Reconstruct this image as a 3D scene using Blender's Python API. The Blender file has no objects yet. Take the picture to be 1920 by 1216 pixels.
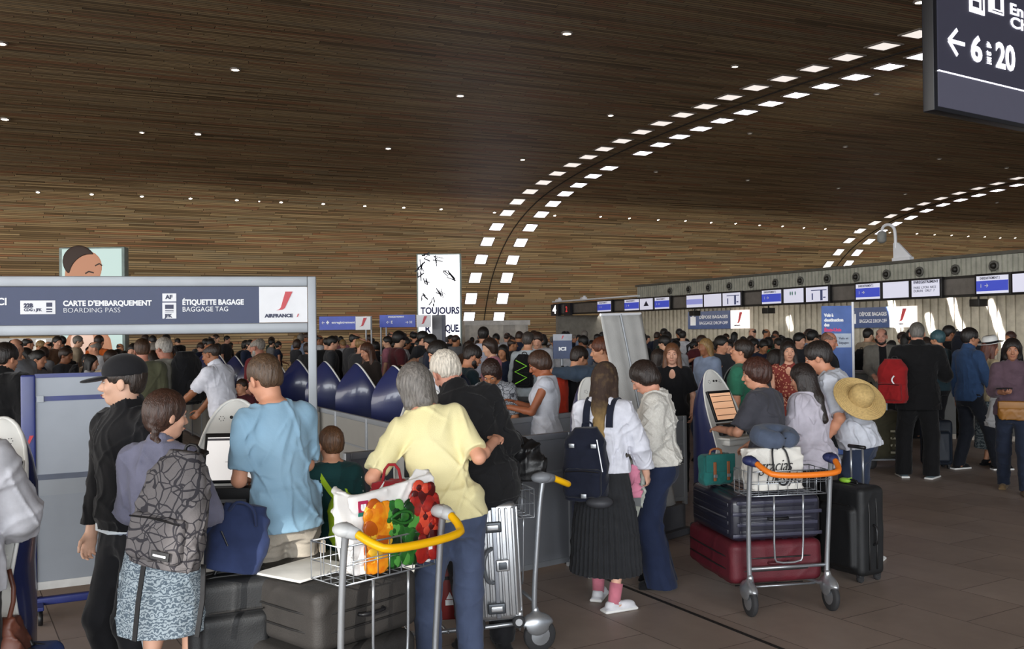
import bpy, math, random
import numpy as np
import openvdb as vdb
from mathutils import Vector, Matrix, Euler
random.seed(7)
SC = bpy.context.scene
COL = SC.collection
PI = math.pi
R_ = math.radians

# ------------------------------------------------------------------ camera
F = 1784.0; CAMH = 1.82
TH = R_(23.96)
cam_d = bpy.data.cameras.new('camera'); cam = bpy.data.objects.new('camera', cam_d); COL.objects.link(cam)
cam_d.sensor_width = 36; cam_d.lens = F/1920*36; cam_d.clip_end = 300; cam_d.clip_start = .05
CM = Matrix.Translation((0, 0, CAMH)) @ Matrix.Rotation(R_(90+.385), 4, 'X') @ Matrix.Rotation(R_(-.672), 4, 'Z')
cam.matrix_world = CM
SC.camera = cam
SC.view_settings.view_transform = 'Standard'; SC.view_settings.look = 'None'
SC.view_settings.gamma = 1; SC.view_settings.use_curve_mapping = False
SC.view_settings.exposure = 0.45

def pix(px, py, d):
    "world point seen at photo pixel (px,py) at depth d along the view"
    return CM @ Vector(((px-960)/F*d, (608-py)/F*d, -d))
def gp(px, py, d):
    p = pix(px, py, d); return (p.x, p.y)
def todepth(s): return F/s
def proj(p):
    q = CM.inverted() @ Vector(p)
    return 960+q.x/-q.z*F, 608-q.y/-q.z*F, -q.z

# ------------------------------------------------------------------ materials
def lin(c):
    if isinstance(c, str):
        c = c.lstrip('#'); c = [int(c[i:i+2], 16)/255 for i in (0, 2, 4)]
    return tuple(((x/12.92) if x <= .04045 else ((x+.055)/1.055)**2.4) for x in c)
MATS = {}
def mat(name, col, rough=.6, metal=0, var=.12, vs=6, bump=0, bs=60, emit=None, es=1, stretch=(1, 1, 1), coat=0, spec=.5, col2=None, sheen=0, sss=0):
    if name in MATS: return MATS[name]
    m = bpy.data.materials.new(name); m.use_nodes = True
    nt = m.node_tree; N = nt.nodes; L = nt.links
    b = N['Principled BSDF']
    c = lin(col)
    b.inputs['Roughness'].default_value = rough; b.inputs['Metallic'].default_value = metal
    b.inputs['Specular IOR Level'].default_value = spec
    b.inputs['Coat Weight'].default_value = coat
    b.inputs['Sheen Weight'].default_value = sheen
    b.inputs['Base Color'].default_value = (*c, 1)
    tc = N.new('ShaderNodeTexCoord'); mp = N.new('ShaderNodeMapping'); mp.inputs['Scale'].default_value = stretch
    L.new(tc.outputs['Object'], mp.inputs['Vector'])
    if var or col2:
        nz = N.new('ShaderNodeTexNoise'); nz.inputs['Scale'].default_value = vs; nz.inputs['Detail'].default_value = 4
        L.new(mp.outputs[0], nz.inputs['Vector'])
        mx = N.new('ShaderNodeMix'); mx.data_type = 'RGBA'
        cr = N.new('ShaderNodeMapRange'); cr.inputs[1].default_value = .35; cr.inputs[2].default_value = .65
        L.new(nz.outputs[0], cr.inputs[0]); L.new(cr.outputs[0], mx.inputs[0])
        c2 = lin(col2) if col2 else tuple(x*(1-var) for x in c)
        c1 = c if col2 else tuple(min(1, x*(1+var)) for x in c)
        mx.inputs[6].default_value = (*c1, 1); mx.inputs[7].default_value = (*c2, 1)
        L.new(mx.outputs[2], b.inputs['Base Color'])
    if bump:
        n2 = N.new('ShaderNodeTexNoise'); n2.inputs['Scale'].default_value = bs; n2.inputs['Detail'].default_value = 3
        L.new(mp.outputs[0], n2.inputs['Vector'])
        bp = N.new('ShaderNodeBump'); bp.inputs['Strength'].default_value = bump; bp.inputs['Distance'].default_value = .01
        L.new(n2.outputs[0], bp.inputs['Height']); L.new(bp.outputs[0], b.inputs['Normal'])
    if emit is not None:
        b.inputs['Emission Color'].default_value = (*lin(emit), 1); b.inputs['Emission Strength'].default_value = es
    MATS[name] = m
    return m
def cloth(col, **k):
    kw = dict(rough=.85, var=.1, vs=14, bump=.22, bs=26, spec=.2, sheen=.1); kw.update(k)
    return mat('cloth_'+str(col)+('_'+str(k.get('col2')) if k.get('col2') else ''), col, **kw)
def skin(col='#c98f72'):
    return mat('skin_'+col, col, rough=.5, var=.06, vs=9, bump=.05, bs=120, spec=.35)
def hairm(col):
    return mat('hair_'+col, col, rough=.45, var=.35, vs=40, stretch=(3, 3, .35), bump=.5, bs=90, spec=.5)

# ------------------------------------------------------------------ objects
def tag(o, label=None, cat=None, group=None, kind=None):
    if label: o['label'] = label
    if cat: o['category'] = cat
    if group: o['group'] = group
    if kind: o['kind'] = kind
    return o
def empty(name, label, cat, loc=(0, 0, 0), rz=0, group=None):
    o = bpy.data.objects.new(name, None); COL.objects.link(o)
    o.location = loc; o.rotation_euler = (0, 0, rz); o.empty_display_size = .1
    return tag(o, label, cat, group)
def mkobj(name, verts, faces, m, parent=None, smooth=True, midx=None, sharp=None):
    me = bpy.data.meshes.new(name)
    me.from_pydata([tuple(map(float, v)) for v in verts], [], [tuple(map(int, f)) for f in faces]) if not isinstance(verts, np.ndarray) or not isinstance(faces, np.ndarray) else fastmesh(me, verts, faces)
    for mm in (m if isinstance(m, (list, tuple)) else [m]): me.materials.append(mm)
    if midx is not None: me.polygons.foreach_set('material_index', np.array(midx, dtype=np.int32))
    me.polygons.foreach_set('use_smooth', np.full(len(me.polygons), bool(smooth)))
    if sharp: me.set_sharp_from_angle(angle=R_(sharp))
    me.update()
    o = bpy.data.objects.new(name, me); COL.objects.link(o)
    if parent: o.parent = parent
    return o
def fastmesh(me, v, f):
    n = f.shape[1]
    me.vertices.add(len(v)); me.vertices.foreach_set('co', v.astype(np.float32).ravel())
    me.loops.add(f.size); me.loops.foreach_set('vertex_index', f.astype(np.int32).ravel())
    me.polygons.add(len(f)); me.polygons.foreach_set('loop_start', np.arange(0, f.size, n, dtype=np.int32))
    me.polygons.foreach_set('loop_total', np.full(len(f), n, dtype=np.int32))
    me.update(calc_edges=True)

def V3(p): return np.array(p, dtype=float)
def nrm(v):
    v = V3(v); n = np.linalg.norm(v); return v/n if n > 1e-9 else v
def smooth_path(pts, it=2):
    pts = [V3(p) for p in pts]
    for _ in range(it):
        q = [pts[0]]
        for a, b in zip(pts[:-1], pts[1:]): q += [a*.75+b*.25, a*.25+b*.75]
        q.append(pts[-1]); pts = q
    return pts

class MB:
    def __init__(s): s.v = []; s.f = []; s.m = []; s.M = None; s.mi = 0
    def addmesh(s, v, f):
        b = len(s.v)
        if s.M is not None: v = [tuple(s.M @ Vector(p)) for p in v]
        s.v += [tuple(p) for p in v]; s.f += [tuple(i+b for i in q) for q in f]; s.m += [s.mi]*len(f)
        return s
    def box(s, c, size, rz=0, bev=0, rot=None):
        x, y, z = [a/2 for a in size]
        Rm = rot if rot is not None else Matrix.Rotation(rz, 3, 'Z')
        if bev > 0:
            v, f = rbox((x, y, z), min(bev, x*.99, y*.99, z*.99))
        else:
            v = [(i*x, j*y, k*z) for i in (-1, 1) for j in (-1, 1) for k in (-1, 1)]
            f = [(0, 1, 3, 2), (4, 6, 7, 5), (0, 4, 5, 1), (2, 3, 7, 6), (0, 2, 6, 4), (1, 5, 7, 3)]
        v = [tuple(Vector(c) + Rm @ Vector(p)) for p in v]
        return s.addmesh(v, f)
    def tube(s, pts, r, n=8, sm=0, closed=False, caps=True):
        pts = smooth_path(pts, sm) if sm else [V3(p) for p in pts]
        if closed and np.linalg.norm(pts[0]-pts[-1]) < 1e-6: pts = pts[:-1]
        m = len(pts); rs = [r]*m if not hasattr(r, '__len__') else list(np.interp(np.linspace(0, 1, m), np.linspace(0, 1, len(r)), r))
        T = [nrm((pts[(i+1) % m] if (closed or i < m-1) else pts[i])-(pts[i-1] if (closed or i > 0) else pts[i])) for i in range(m)]
        up = V3((0, 0, 1)) if abs(T[0][2]) < .9 else V3((1, 0, 0))
        a = nrm(np.cross(T[0], up)); v = []
        for i in range(m):
            a = nrm(a-T[i]*np.dot(a, T[i])); b = np.cross(T[i], a)
            for k in range(n):
                t = 2*PI*k/n; v.append(pts[i]+rs[i]*(math.cos(t)*a+math.sin(t)*b))
        f = []
        for i in range(m if closed else m-1):
            j = (i+1) % m
            for k in range(n): f.append((i*n+k, i*n+(k+1) % n, j*n+(k+1) % n, j*n+k))
        if not closed and caps: f += [tuple(range(n))[::-1], tuple((m-1)*n+k for k in range(n))]
        return s.addmesh(v, f)
    def lathe(s, prof, o=(0, 0, 0), ax=(0, 0, 1), n=24, cap=True):
        w = nrm(ax); u = nrm(np.cross(w, (0, 1, 0) if abs(w[1]) < .9 else (1, 0, 0))); t = np.cross(w, u); o = V3(o)
        v = []
        for (r, h) in prof:
            for k in range(n):
                a = 2*PI*k/n; v.append(o+w*h+r*(math.cos(a)*u+math.sin(a)*t))
        f = []
        for i in range(len(prof)-1):
            for k in range(n): f.append((i*n+k, i*n+(k+1) % n, (i+1)*n+(k+1) % n, (i+1)*n+k))
        if cap: f += [tuple(range(n))[::-1], tuple((len(prof)-1)*n+k for k in range(n))]
        return s.addmesh(v, f)
    def ell(s, c, r, n=12, m=8, R=None):
        r = (r, r, r) if not hasattr(r, '__len__') else r
        v = []; f = []
        for i in range(1, m):
            ph = PI*i/m
            for k in range(n):
                a = 2*PI*k/n; v.append((r[0]*math.sin(ph)*math.cos(a), r[1]*math.sin(ph)*math.sin(a), r[2]*math.cos(ph)))
        v += [(0, 0, r[2]), (0, 0, -r[2])]; T = len(v)-2
        for i in range(m-2):
            for k in range(n): f.append((i*n+k, (i+1)*n+k, (i+1)*n+(k+1) % n, i*n+(k+1) % n))
        for k in range(n): f.append((T, k, (k+1) % n)); f.append((T+1, (m-2)*n+(k+1) % n, (m-2)*n+k))
        R = R or Matrix.Identity(3)
        return s.addmesh([tuple(Vector(c)+R @ Vector(p)) for p in v], f)
    def prism(s, poly, th, M=None):
        "poly in local XZ plane, thickness along Y (0..th)"
        n = len(poly); M = M or Matrix.Identity(4)
        v = [tuple(M @ Vector((x, 0, z))) for x, z in poly]+[tuple(M @ Vector((x, th, z))) for x, z in poly]
        f = [tuple(range(n)), tuple(range(2*n-1, n-1, -1))]+[(i, i+n, (i+1) % n+n, (i+1) % n) for i in range(n)]
        return s.addmesh(v, f)
    def strip(s, pts, w, th, right):
        "flat strap: rectangle section swept along pts; right = width direction(s)"
        pts = [V3(p) for p in pts]; m = len(pts); v = []
        for i in range(m):
            T = nrm(pts[min(i+1, m-1)]-pts[max(i-1, 0)])
            rr = V3(right[i]) if hasattr(right[0], '__len__') else V3(right)
            rr = nrm(rr-T*np.dot(rr, T)); nn = np.cross(T, rr)
            for a, b in ((-1, -1), (1, -1), (1, 1), (-1, 1)): v.append(pts[i]+rr*a*w/2+nn*b*th/2)
        f = [(i*4+k, i*4+(k+1) % 4, (i+1)*4+(k+1) % 4, (i+1)*4+k) for i in range(m-1) for k in range(4)]
        f += [(3, 2, 1, 0), tuple((m-1)*4+k for k in range(4))]
        return s.addmesh(v, f)
    def build(s, name, m, parent=None, smooth=False, sharp=None, **k):
        o = mkobj(name, s.v, s.f, m, parent, smooth or bool(sharp), s.m if isinstance(m, (list, tuple)) else None, sharp)
        return o
def rbox(h, r, n=3):
    "rounded box: 6 grids pushed to a rounded surface"
    v = []; f = []; key = {}
    def axis(a):
        q = [-a]+[-a+r*(1-math.cos(PI/2*i/n))*1.0 for i in range(1, n+1)]
        return q+[-x for x in q[::-1]]
    A = [axis(a) for a in h]
    def vid(p):
        c = [max(-h[i]+r, min(h[i]-r, p[i])) for i in range(3)]
        d = [p[i]-c[i] for i in range(3)]; L = math.sqrt(sum(x*x for x in d)) or 1
        q = tuple(round(c[i]+d[i]/L*r, 6) for i in range(3))
        if q not in key: key[q] = len(v); v.append(q)
        return key[q]
    for ax in range(3):
        i1, i2 = (ax+1) % 3, (ax+2) % 3
        for sg in (-1, 1):
            for i in range(len(A[i1])-1):
                for j in range(len(A[i2])-1):
                    q = []
                    for (a, b) in ((i, j), (i+1, j), (i+1, j+1), (i, j+1)):
                        p = [0, 0, 0]; p[ax] = sg*h[ax]; p[i1] = A[i1][a]; p[i2] = A[i2][b]; q.append(vid(p))
                    q2 = []
                    for x in q:
                        if x not in q2: q2.append(x)
                    if len(q2) > 2: f.append(tuple(q2 if sg > 0 else q2[::-1]))
    return v, f
def boxobj(name, c, size, m, parent=None, rz=0, bev=0, label=None, cat=None, kind=None, group=None):
    o = MB().box((0, 0, 0), size, bev=bev).build(name, m, parent, sharp=40 if bev else None)
    o.location = c; o.rotation_euler = (0, 0, rz); return tag(o, label, cat, group, kind)

def text(body, size, m, parent, M, name='lettering', bold=.0, ext=.001, align='LEFT', sx=1.0, shear=0, spacing=1.0):
    cu = bpy.data.curves.new(name, 'FONT'); cu.body = body; cu.size = size; cu.align_x = align; cu.align_y = 'CENTER'
    cu.extrude = ext; cu.offset = bold; cu.shear = shear; cu.space_character = spacing; cu.resolution_u = 3
    t = bpy.data.objects.new('tmp', cu); COL.objects.link(t)
    dg = bpy.context.evaluated_depsgraph_get(); dg.update()
    me = bpy.data.meshes.new_from_object(t.evaluated_get(dg)); me.name = name
    bpy.data.objects.remove(t); me.materials.clear(); me.materials.append(m)
    o = bpy.data.objects.new(name, me); COL.objects.link(o); o.parent = parent
    # text lies in local XY; stand it up: X right, Y -> Z, facing -Y
    o.matrix_basis = M @ Matrix.Rotation(PI/2, 4, 'X') @ Matrix.Diagonal((sx, 1, 1, 1))
    return o

# ------------------------------------------------------------------ SDF modelling
def rotm(rx=0, ry=0, rz=0):
    return np.array(Euler((R_(rx), R_(ry), R_(rz)), 'XYZ').to_matrix())
class Field:
    def __init__(s, lo, hi, vox):
        s.vox = vox; s.lo = V3(lo)-vox*3; n = np.ceil((V3(hi)-s.lo)/vox).astype(int)+4
        s.n = n; s.a = np.full(n, 1.0, np.float32)
        s.ax = [(s.lo[i]+np.arange(n[i])*vox).astype(np.float32) for i in range(3)]
    def sl(s, lo, hi, pad):
        i0 = np.maximum(0, np.floor((V3(lo)-pad-s.lo)/s.vox).astype(int)); i1 = np.minimum(s.n, np.ceil((V3(hi)+pad-s.lo)/s.vox).astype(int)+1)
        if np.any(i1 <= i0): return None
        S = tuple(slice(i0[k], i1[k]) for k in range(3))
        P = np.meshgrid(*[s.ax[k][S[k]] for k in range(3)], indexing='ij', sparse=True)
        return S, P
    def add(s, pr, k=.01, sub=False):
        lo, hi = pr.bb(); r = s.sl(lo, hi, k+3*s.vox)
        if r is None: return s
        S, P = r; d = pr.d(*P).astype(np.float32)
        for (pt, nn) in pr.clips:
            d = np.maximum(d, (P[0]-pt[0])*nn[0]+(P[1]-pt[1])*nn[1]+(P[2]-pt[2])*nn[2])
        a = s.a[S]
        if sub:
            d = -d
            if k > 0: h = np.clip(.5-.5*(d-a)/k, 0, 1); s.a[S] = d+(a-d)*h+k*h*(1-h)
            else: s.a[S] = np.maximum(a, d)
        elif k > 0: h = np.clip(.5+.5*(a-d)/k, 0, 1); s.a[S] = a+(d-a)*h-k*h*(1-h)
        else: s.a[S] = np.minimum(a, d)
        return s
    def cut(s, pt, nn):
        X, Y, Z = np.meshgrid(*s.ax, indexing='ij', sparse=True)
        s.a = np.maximum(s.a, (X-pt[0])*nn[0]+(Y-pt[1])*nn[1]+(Z-pt[2])*nn[2]).astype(np.float32)
    def wrinkle(s, amp, wl=.12, seed=0, st=(1, 1, 1), mask=None):
        rng = np.random.default_rng(seed)
        X, Y, Z = np.meshgrid(*s.ax, indexing='ij', sparse=True)
        w = 0
        for i in range(5):
            kv = rng.normal(size=3)*np.array((1, 1, .55)); kv = kv/np.linalg.norm(kv)*2*PI/(wl*rng.uniform(.8, 1.9))*np.array(st); k2 = rng.normal(size=3)*2*PI/(wl*2.5)/1.7
            q = np.sin(.5*(X*kv[0]+Y*kv[1]+Z*kv[2])+rng.uniform(0, 6)+1.1*np.sin(X*k2[0]+Y*k2[1]+Z*k2[2]+rng.uniform(0, 6)))
            m = .5+.5*np.sin(X*k2[1]*1.7+Y*k2[2]*1.7+Z*k2[0]*1.7+rng.uniform(0, 6))
            w = w-m*np.maximum(0, 1-np.abs(q)*2.2)**1.4
        w = ((w*1.15+.5)*amp).astype(np.float32)
        if mask is not None: w = w*mask(X, Y, Z)
        s.a = s.a+w
    def mesh(s):
        b = 3*s.vox; g = vdb.FloatGrid(b); g.copyFromArray(np.clip(s.a, -b, b))
        p, t, q = g.convertToPolygons(isovalue=0.0)
        return (s.lo+p*s.vox), q[:, ::-1]
    def obj(s, name, m, parent=None, **k):
        v, q = s.mesh(); return mkobj(name, v, q, m, parent, **k)
class Pr:
    clips = ()
    def clip(s, pt, nn): s.clips = tuple(s.clips)+((V3(pt), nrm(nn)),); return s
class Cone(Pr):
    def __init__(s, a, b, ra, rb=None): s.A = V3(a); s.B = V3(b); s.ra = ra; s.rb = ra if rb is None else rb
    def bb(s): r = max(s.ra, s.rb); return np.minimum(s.A, s.B)-r, np.maximum(s.A, s.B)+r
    def d(s, X, Y, Z):
        w = s.B-s.A; L2 = max(np.dot(w, w), 1e-9); x, y, z = X-s.A[0], Y-s.A[1], Z-s.A[2]
        t = np.clip((x*w[0]+y*w[1]+z*w[2])/L2, 0, 1)
        return np.sqrt((x-t*w[0])**2+(y-t*w[1])**2+(z-t*w[2])**2)-(s.ra+t*(s.rb-s.ra))
class Ell(Pr):
    def __init__(s, c, r, R=None): s.c = V3(c); s.r = V3(r if hasattr(r, '__len__') else (r,)*3); s.R = np.eye(3) if R is None else np.array(R)
    def bb(s): e = np.sqrt((s.R**2) @ (s.r**2)); return s.c-e, s.c+e
    def d(s, X, Y, Z):
        x, y, z = X-s.c[0], Y-s.c[1], Z-s.c[2]; R = s.R
        q = [x*R[0, i]+y*R[1, i]+z*R[2, i] for i in range(3)]
        k0 = np.sqrt(sum((q[i]/s.r[i])**2 for i in range(3))); k1 = np.sqrt(sum((q[i]/s.r[i]**2)**2 for i in range(3)))
        return k0*(k0-1)/np.maximum(k1, 1e-6)
class Box(Pr):
    def __init__(s, c, h, r=.01, R=None): s.c = V3(c); s.h = V3(h); s.r = r; s.R = np.eye(3) if R is None else np.array(R)
    def bb(s): e = np.abs(s.R) @ s.h; return s.c-e, s.c+e
    def d(s, X, Y, Z):
        x, y, z = X-s.c[0], Y-s.c[1], Z-s.c[2]; R = s.R
        q = [np.abs(x*R[0, i]+y*R[1, i]+z*R[2, i])-(s.h[i]-s.r) for i in range(3)]
        return np.sqrt(sum(np.maximum(a, 0)**2 for a in q))+np.minimum(np.maximum(q[0], np.maximum(q[1], q[2])), 0)-s.r
class Loft(Pr):
    "stations (h, halfwidth, halfdepth, fwd offset) along axis w from origin o; r = right; mod(theta,h)->radial factor"
    def __init__(s, o, w, r, st, infl=0, mod=None, ex=2.0):
        s.o = V3(o); s.w = nrm(w); s.r = nrm(V3(r)-s.w*np.dot(V3(r), s.w)); s.f = np.cross(s.w, s.r)
        st = sorted(st); h = np.array([a[0] for a in st])
        hh = np.linspace(h[0], h[-1], 60); k = np.ones(7)/7
        def sm(i):
            y = np.interp(hh, h, [a[i] for a in st]); return np.convolve(np.pad(y, 3, 'edge'), k, 'valid')
        s.hh = hh; s.hw = sm(1)+infl; s.hd = sm(2)+infl; s.fo = sm(3); s.mod = mod; s.ex = ex
    def bb(s):
        m = max(s.hw.max(), s.hd.max())*1.15+abs(s.fo).max(); a = s.o+s.w*s.hh[0]; b = s.o+s.w*s.hh[-1]
        return np.minimum(a, b)-m, np.maximum(a, b)+m
    def d(s, X, Y, Z):
        x, y, z = X-s.o[0], Y-s.o[1], Z-s.o[2]
        h = x*s.w[0]+y*s.w[1]+z*s.w[2]; u = x*s.r[0]+y*s.r[1]+z*s.r[2]; v = x*s.f[0]+y*s.f[1]+z*s.f[2]
        hc = np.clip(h, s.hh[0], s.hh[-1])
        a = np.interp(hc, s.hh, s.hw); b = np.interp(hc, s.hh, s.hd); v = v-np.interp(hc, s.hh, s.fo)
        e = s.ex; k = ((np.abs(u)/a)**e+(np.abs(v)/b)**e)**(1/e)
        if s.mod is not None: k = k/s.mod(np.arctan2(v, u), hc)
        d = (k-1)*np.minimum(a, b); zr = np.abs(h-hc)
        return np.where(zr > 0, np.sqrt(np.maximum(d, 0)**2+zr**2), d)
def field_for(prims, vox, pad=.02):
    bs = [p.bb() for p in prims]
    return Field(np.min([b[0] for b in bs], axis=0)-pad, np.max([b[1] for b in bs], axis=0)+pad, vox)
# ------------------------------------------------------------------ people
MALE = [(.80, .115, .09, 0), (.86, .155, .108, -.01), (.92, .168, .118, -.012), (.98, .160, .112, -.004), (1.05, .148, .104, .004), (1.12, .145, .102, .004),
        (1.20, .152, .106, .002), (1.30, .170, .116, .002), (1.37, .176, .112, -.004), (1.42, .165, .095, -.008), (1.46, .12, .075, -.012), (1.50, .065, .056, -.012)]
FEM = [(.80, .115, .09, 0), (.86, .160, .110, -.012), (.92, .172, .118, -.012), (.98, .155, .104, -.004), (1.05, .128, .09, .004), (1.12, .125, .088, .004),
       (1.20, .138, .098, .006), (1.28, .150, .118, .014), (1.34, .152, .108, .006), (1.40, .145, .085, -.006), (1.45, .105, .066, -.012), (1.50, .055, .050, -.012)]
def ik(S, T, l1, l2, pole):
    S = V3(S); T = V3(T); d = T-S; L = np.linalg.norm(d); mx = (l1+l2)*.995
    if L > mx: T = S+d/L*mx; L = mx; d = T-S
    u = d/L; a = (l1*l1-l2*l2+L*L)/(2*L); h = math.sqrt(max(0, l1*l1-a*a))
    p = V3(pole); p = nrm(p-u*np.dot(p, u))
    return S+u*a+p*h, T
def hand_prims(W, dirv, palm, side, k, curl=35, spread=1.0, thumb=25):
    "W wrist, dirv pointing dir, palm normal (towards grip), side +1 right hand (thumb on the side given by cross)"
    h = nrm(dirv); n = nrm(V3(palm)-h*np.dot(V3(palm), h)); t = np.cross(h, n)*side   # t: thumb side
    R = np.array([t, n, h]).T
    pr = [(Ell(W+h*.048*k+n*.002, (.038*k, .015*k, .052*k), R), .012)]
    pr.append((Cone(W-h*.02*k, W+h*.02*k, .024*k, .022*k), .015))
    lens = [.068, .077, .072, .056]
    for i, L in enumerate(lens):
        off = (.0285-.019*i)*spread
        p = W+h*(.085-.004*abs(i-1.2))*k+t*off*k
        ang = curl+i*4
        dd = nrm(h+t*off*1.2)
        for j, fr in enumerate((.45, .3, .25)):
            a = R_(ang*(j*.8+.6)); d = math.cos(a)*dd+math.sin(a)*n; q = p+d*L*fr*k
            pr.append((Cone(p, q, (.0088-.0008*j)*k, (.0080-.0008*j)*k), .004 if j else .007)); p = q
    p = W+h*.022*k+t*.024*k; d = nrm(h*.75+t*.65+n*.35)
    q = p+d*.042*k; pr.append((Cone(p, q, .0125*k, .0105*k), .012))
    d = nrm(h*.9+t*.25+n*math.sin(R_(thumb))); q2 = q+d*.030*k; pr.append((Cone(q, q2, .010*k, .009*k), .004))
    d = nrm(h*.95+n*.35); pr.append((Cone(q2, q2+d*.022*k, .009*k, .0075*k), .003))
    return pr

def human(name, label, x, y, face, H=1.72, sex='m', lean=0, side=0, twist=0, head=(8, 0, 0), armL=None, armR=None,
          poleL=None, poleR=None, palmL=None, palmR=None, curlL=35, curlR=35, feet=None, build=1.0, vox=.0065, skinc='#bf8c74',
          top=None, bottom=None, hair=None, shoes=None, extra=(), group=None, crouch=0, wide=1.0, z=0, eyes=None, cat='person', seed=None):
    k = H/1.75; seed = seed if seed is not None else int(abs(x*977+y*131)) % 10000
    root = empty('person', label, cat, (x, y, z), -R_(face), group)
    J = {'root': root, 'k': k}
    ST = [(h*k, w*k*build, d*k*(build**1.3), o*k) for h, w, d, o in (MALE if sex == 'm' else FEM)]
    hz = (.93-crouch)*k; HC = V3((0, 0, hz))
    dz = V3((0, 0, -crouch*k))
    RT = np.array((Matrix.Rotation(R_(-twist), 3, 'Z') @ Matrix.Rotation(R_(side), 3, 'Y') @ Matrix.Rotation(R_(-lean), 3, 'X')))
    RP = np.array((Matrix.Rotation(R_(-twist*.3), 3, 'Z') @ Matrix.Rotation(R_(side*.4), 3, 'Y') @ Matrix.Rotation(R_(-lean*.35), 3, 'X')))
    T = lambda p: HC+RT @ (V3(p)*k+dz-HC)
    TP = lambda p: HC+RP @ (V3(p)*k+dz-HC)
    sx = (.178 if sex == 'm' else .155)*wide
    NB = T((0, -.012, 1.47)); NT = T((0, .012, 1.565))
    RH = np.array((Matrix.Rotation(R_(-head[1]), 3, 'Z') @ Matrix.Rotation(R_(head[2]), 3, 'Y') @ Matrix.Rotation(R_(-head[0]), 3, 'X')))
    fwd_lean = RT @ V3((0, 0, 1))
    base = T((0, .005, 1.535)); HD = base+RH @ V3((0, .018*k, .10*k))
    J.update(RT=RT, RH=RH, HD=HD, T=T)
    hs = k*(1.0 if H > 1.5 else 1.0+(1.5-H)*.45)   # children have larger heads
    hp = lambda p: HD+RH @ (V3(p)*hs)
    # joints
    arms = []
    for s_, tgt, pole, palm, curl in ((-1, armL, poleL, palmL, curlL), (1, armR, poleR, palmR, curlR)):
        S = T((s_*sx, -.008, 1.415))
        if tgt is None: tgt = (s_*(sx+.075), .04, .86)
        W0 = V3(tgt)*k+dz
        if pole is None: pole = (s_*.5, -1, -.3)
        E, W = ik(S, W0, .285*k, .255*k, V3(pole))
        if palm is None: palm = (-s_, .15, 0) if W[2] < 1.0*k else (-s_*.4, 0, -1)
        arms.append((s_, S, E, W, palm, curl))
    J['arms'] = arms
    if feet is None: feet = ((-.10, 0, 0), (.10, .02, 0))
    legs = []
    for s_, ft in zip((-1, 1), feet):
        hpj = TP((s_*.088, 0, .90)); A = V3((ft[0], ft[1], .085+ft[2]))*k
        yaw = ft[3] if len(ft) > 3 else s_*8
        fd = V3((math.sin(R_(yaw)), math.cos(R_(yaw)), 0))
        K, A2 = ik(hpj, A, .43*k, .41*k, fd+V3((0, .2, 0)))
        legs.append((s_, hpj, K, A, fd))
    J['legs'] = legs
    lower = [a for a in ST if a[0] <= 1.06*k]; upper = [a for a in ST if a[0] >= .97*k]
    def torso(infl=0, hem=None, mod=None, hemflare=0, top_z=None):
        lo = [(h-hz-crouch*k, w+(hemflare*max(0, (1.02*k-h)/(.2*k)) if h < 1.02*k else 0), d+(hemflare*.8*max(0, (1.02*k-h)/(.2*k)) if h < 1.02*k else 0), o) for h, w, d, o in lower]
        if hem is not None and hem < .80:
            w0, d0 = lo[0][1], lo[0][2]; lo = [(hem*k-.03-hz-crouch*k, .172*k*build+hemflare*1.4, .125*k*build+hemflare*1.2, 0)]+[a for a in lo if a[0] > (.9*k-hz-crouch*k)]
        up = [(h-hz-crouch*k, w, d, o) for h, w, d, o in upper if top_z is None or h < top_z*k]
        a = Loft(HC, RP @ V3((0, 0, 1)), RP @ V3((1, 0, 0)), lo, infl, mod); b = Loft(HC, RT @ V3((0, 0, 1)), RT @ V3((1, 0, 0)), up, infl, mod)
        return [(a, .05*k), (b, .06*k)]
    r = k*(build**.7)*(1.0 if sex == 'm' else .88)
    def arm_prims(i, a0=.052, a1=.038, a2=.029):
        s_, S, E, W, palm, curl = arms[i]
        m = E+(W-E)*.3
        return [(Cone(S, E, a0*r, a1*r), .04), (Cone(E, m, a1*r, a1*.98*r), .02), (Cone(m, W, a1*.98*r, a2*r), .02)]
    # ---------------- body: one continuous skin
    B = torso(-.004)
    B += [(Cone(NB, NT, .060*r, .053*r), .04), (Cone(NT, hp((0, -.02, -.05)), .053*r, .052*r), .02)]
    for s_ in (-1, 1): B.append((Cone(NB+V3((0, 0, -.01)), T((s_*sx*.85, -.01, 1.43)), .045*r, .045*r), .05))
    for i in (0, 1): B += arm_prims(i)
    for (s_, h0, K, A, fd) in legs:
        c = K+(A-K)*.3-fd*.012*k
        B += [(Cone(h0, K, .078*r*build, .050*r), .05), (Cone(K, c, .050*r, .052*r), .03), (Cone(c, A, .052*r, .034*r), .03), (Cone(A+V3((0, 0, -.03*k)), A+fd*.13*k+V3((0, 0, -.055*k)), .034*k, .024*k), .03)]
    jawr = 1.0 if sex == 'm' else .93
    Hh = [(Ell(hp((0, -.012, .030)), V3((.074, .094, .086))*hs, RH), .02), (Ell(hp((0, .026, -.030)), V3((.058*jawr, .064, .080))*hs, RH), .03),
          (Ell(hp((0, .054, -.088)), V3((.028*jawr, .028, .022))*hs, RH), .03), (Cone(hp((0, .086, .008)), hp((0, .108, -.030)), .008*hs, .0125*hs), .012),
          (Ell(hp((0, .096, -.036)), V3((.019, .012, .009))*hs, RH), .008), (Ell(hp((0, .078, .024)), V3((.048, .014, .009))*hs, RH), .015),
          (Ell(hp((-.038, .058, -.03)), V3((.022, .02, .02))*hs, RH), .02), (Ell(hp((.038, .058, -.03)), V3((.022, .02, .02))*hs, RH), .02)]
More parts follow.
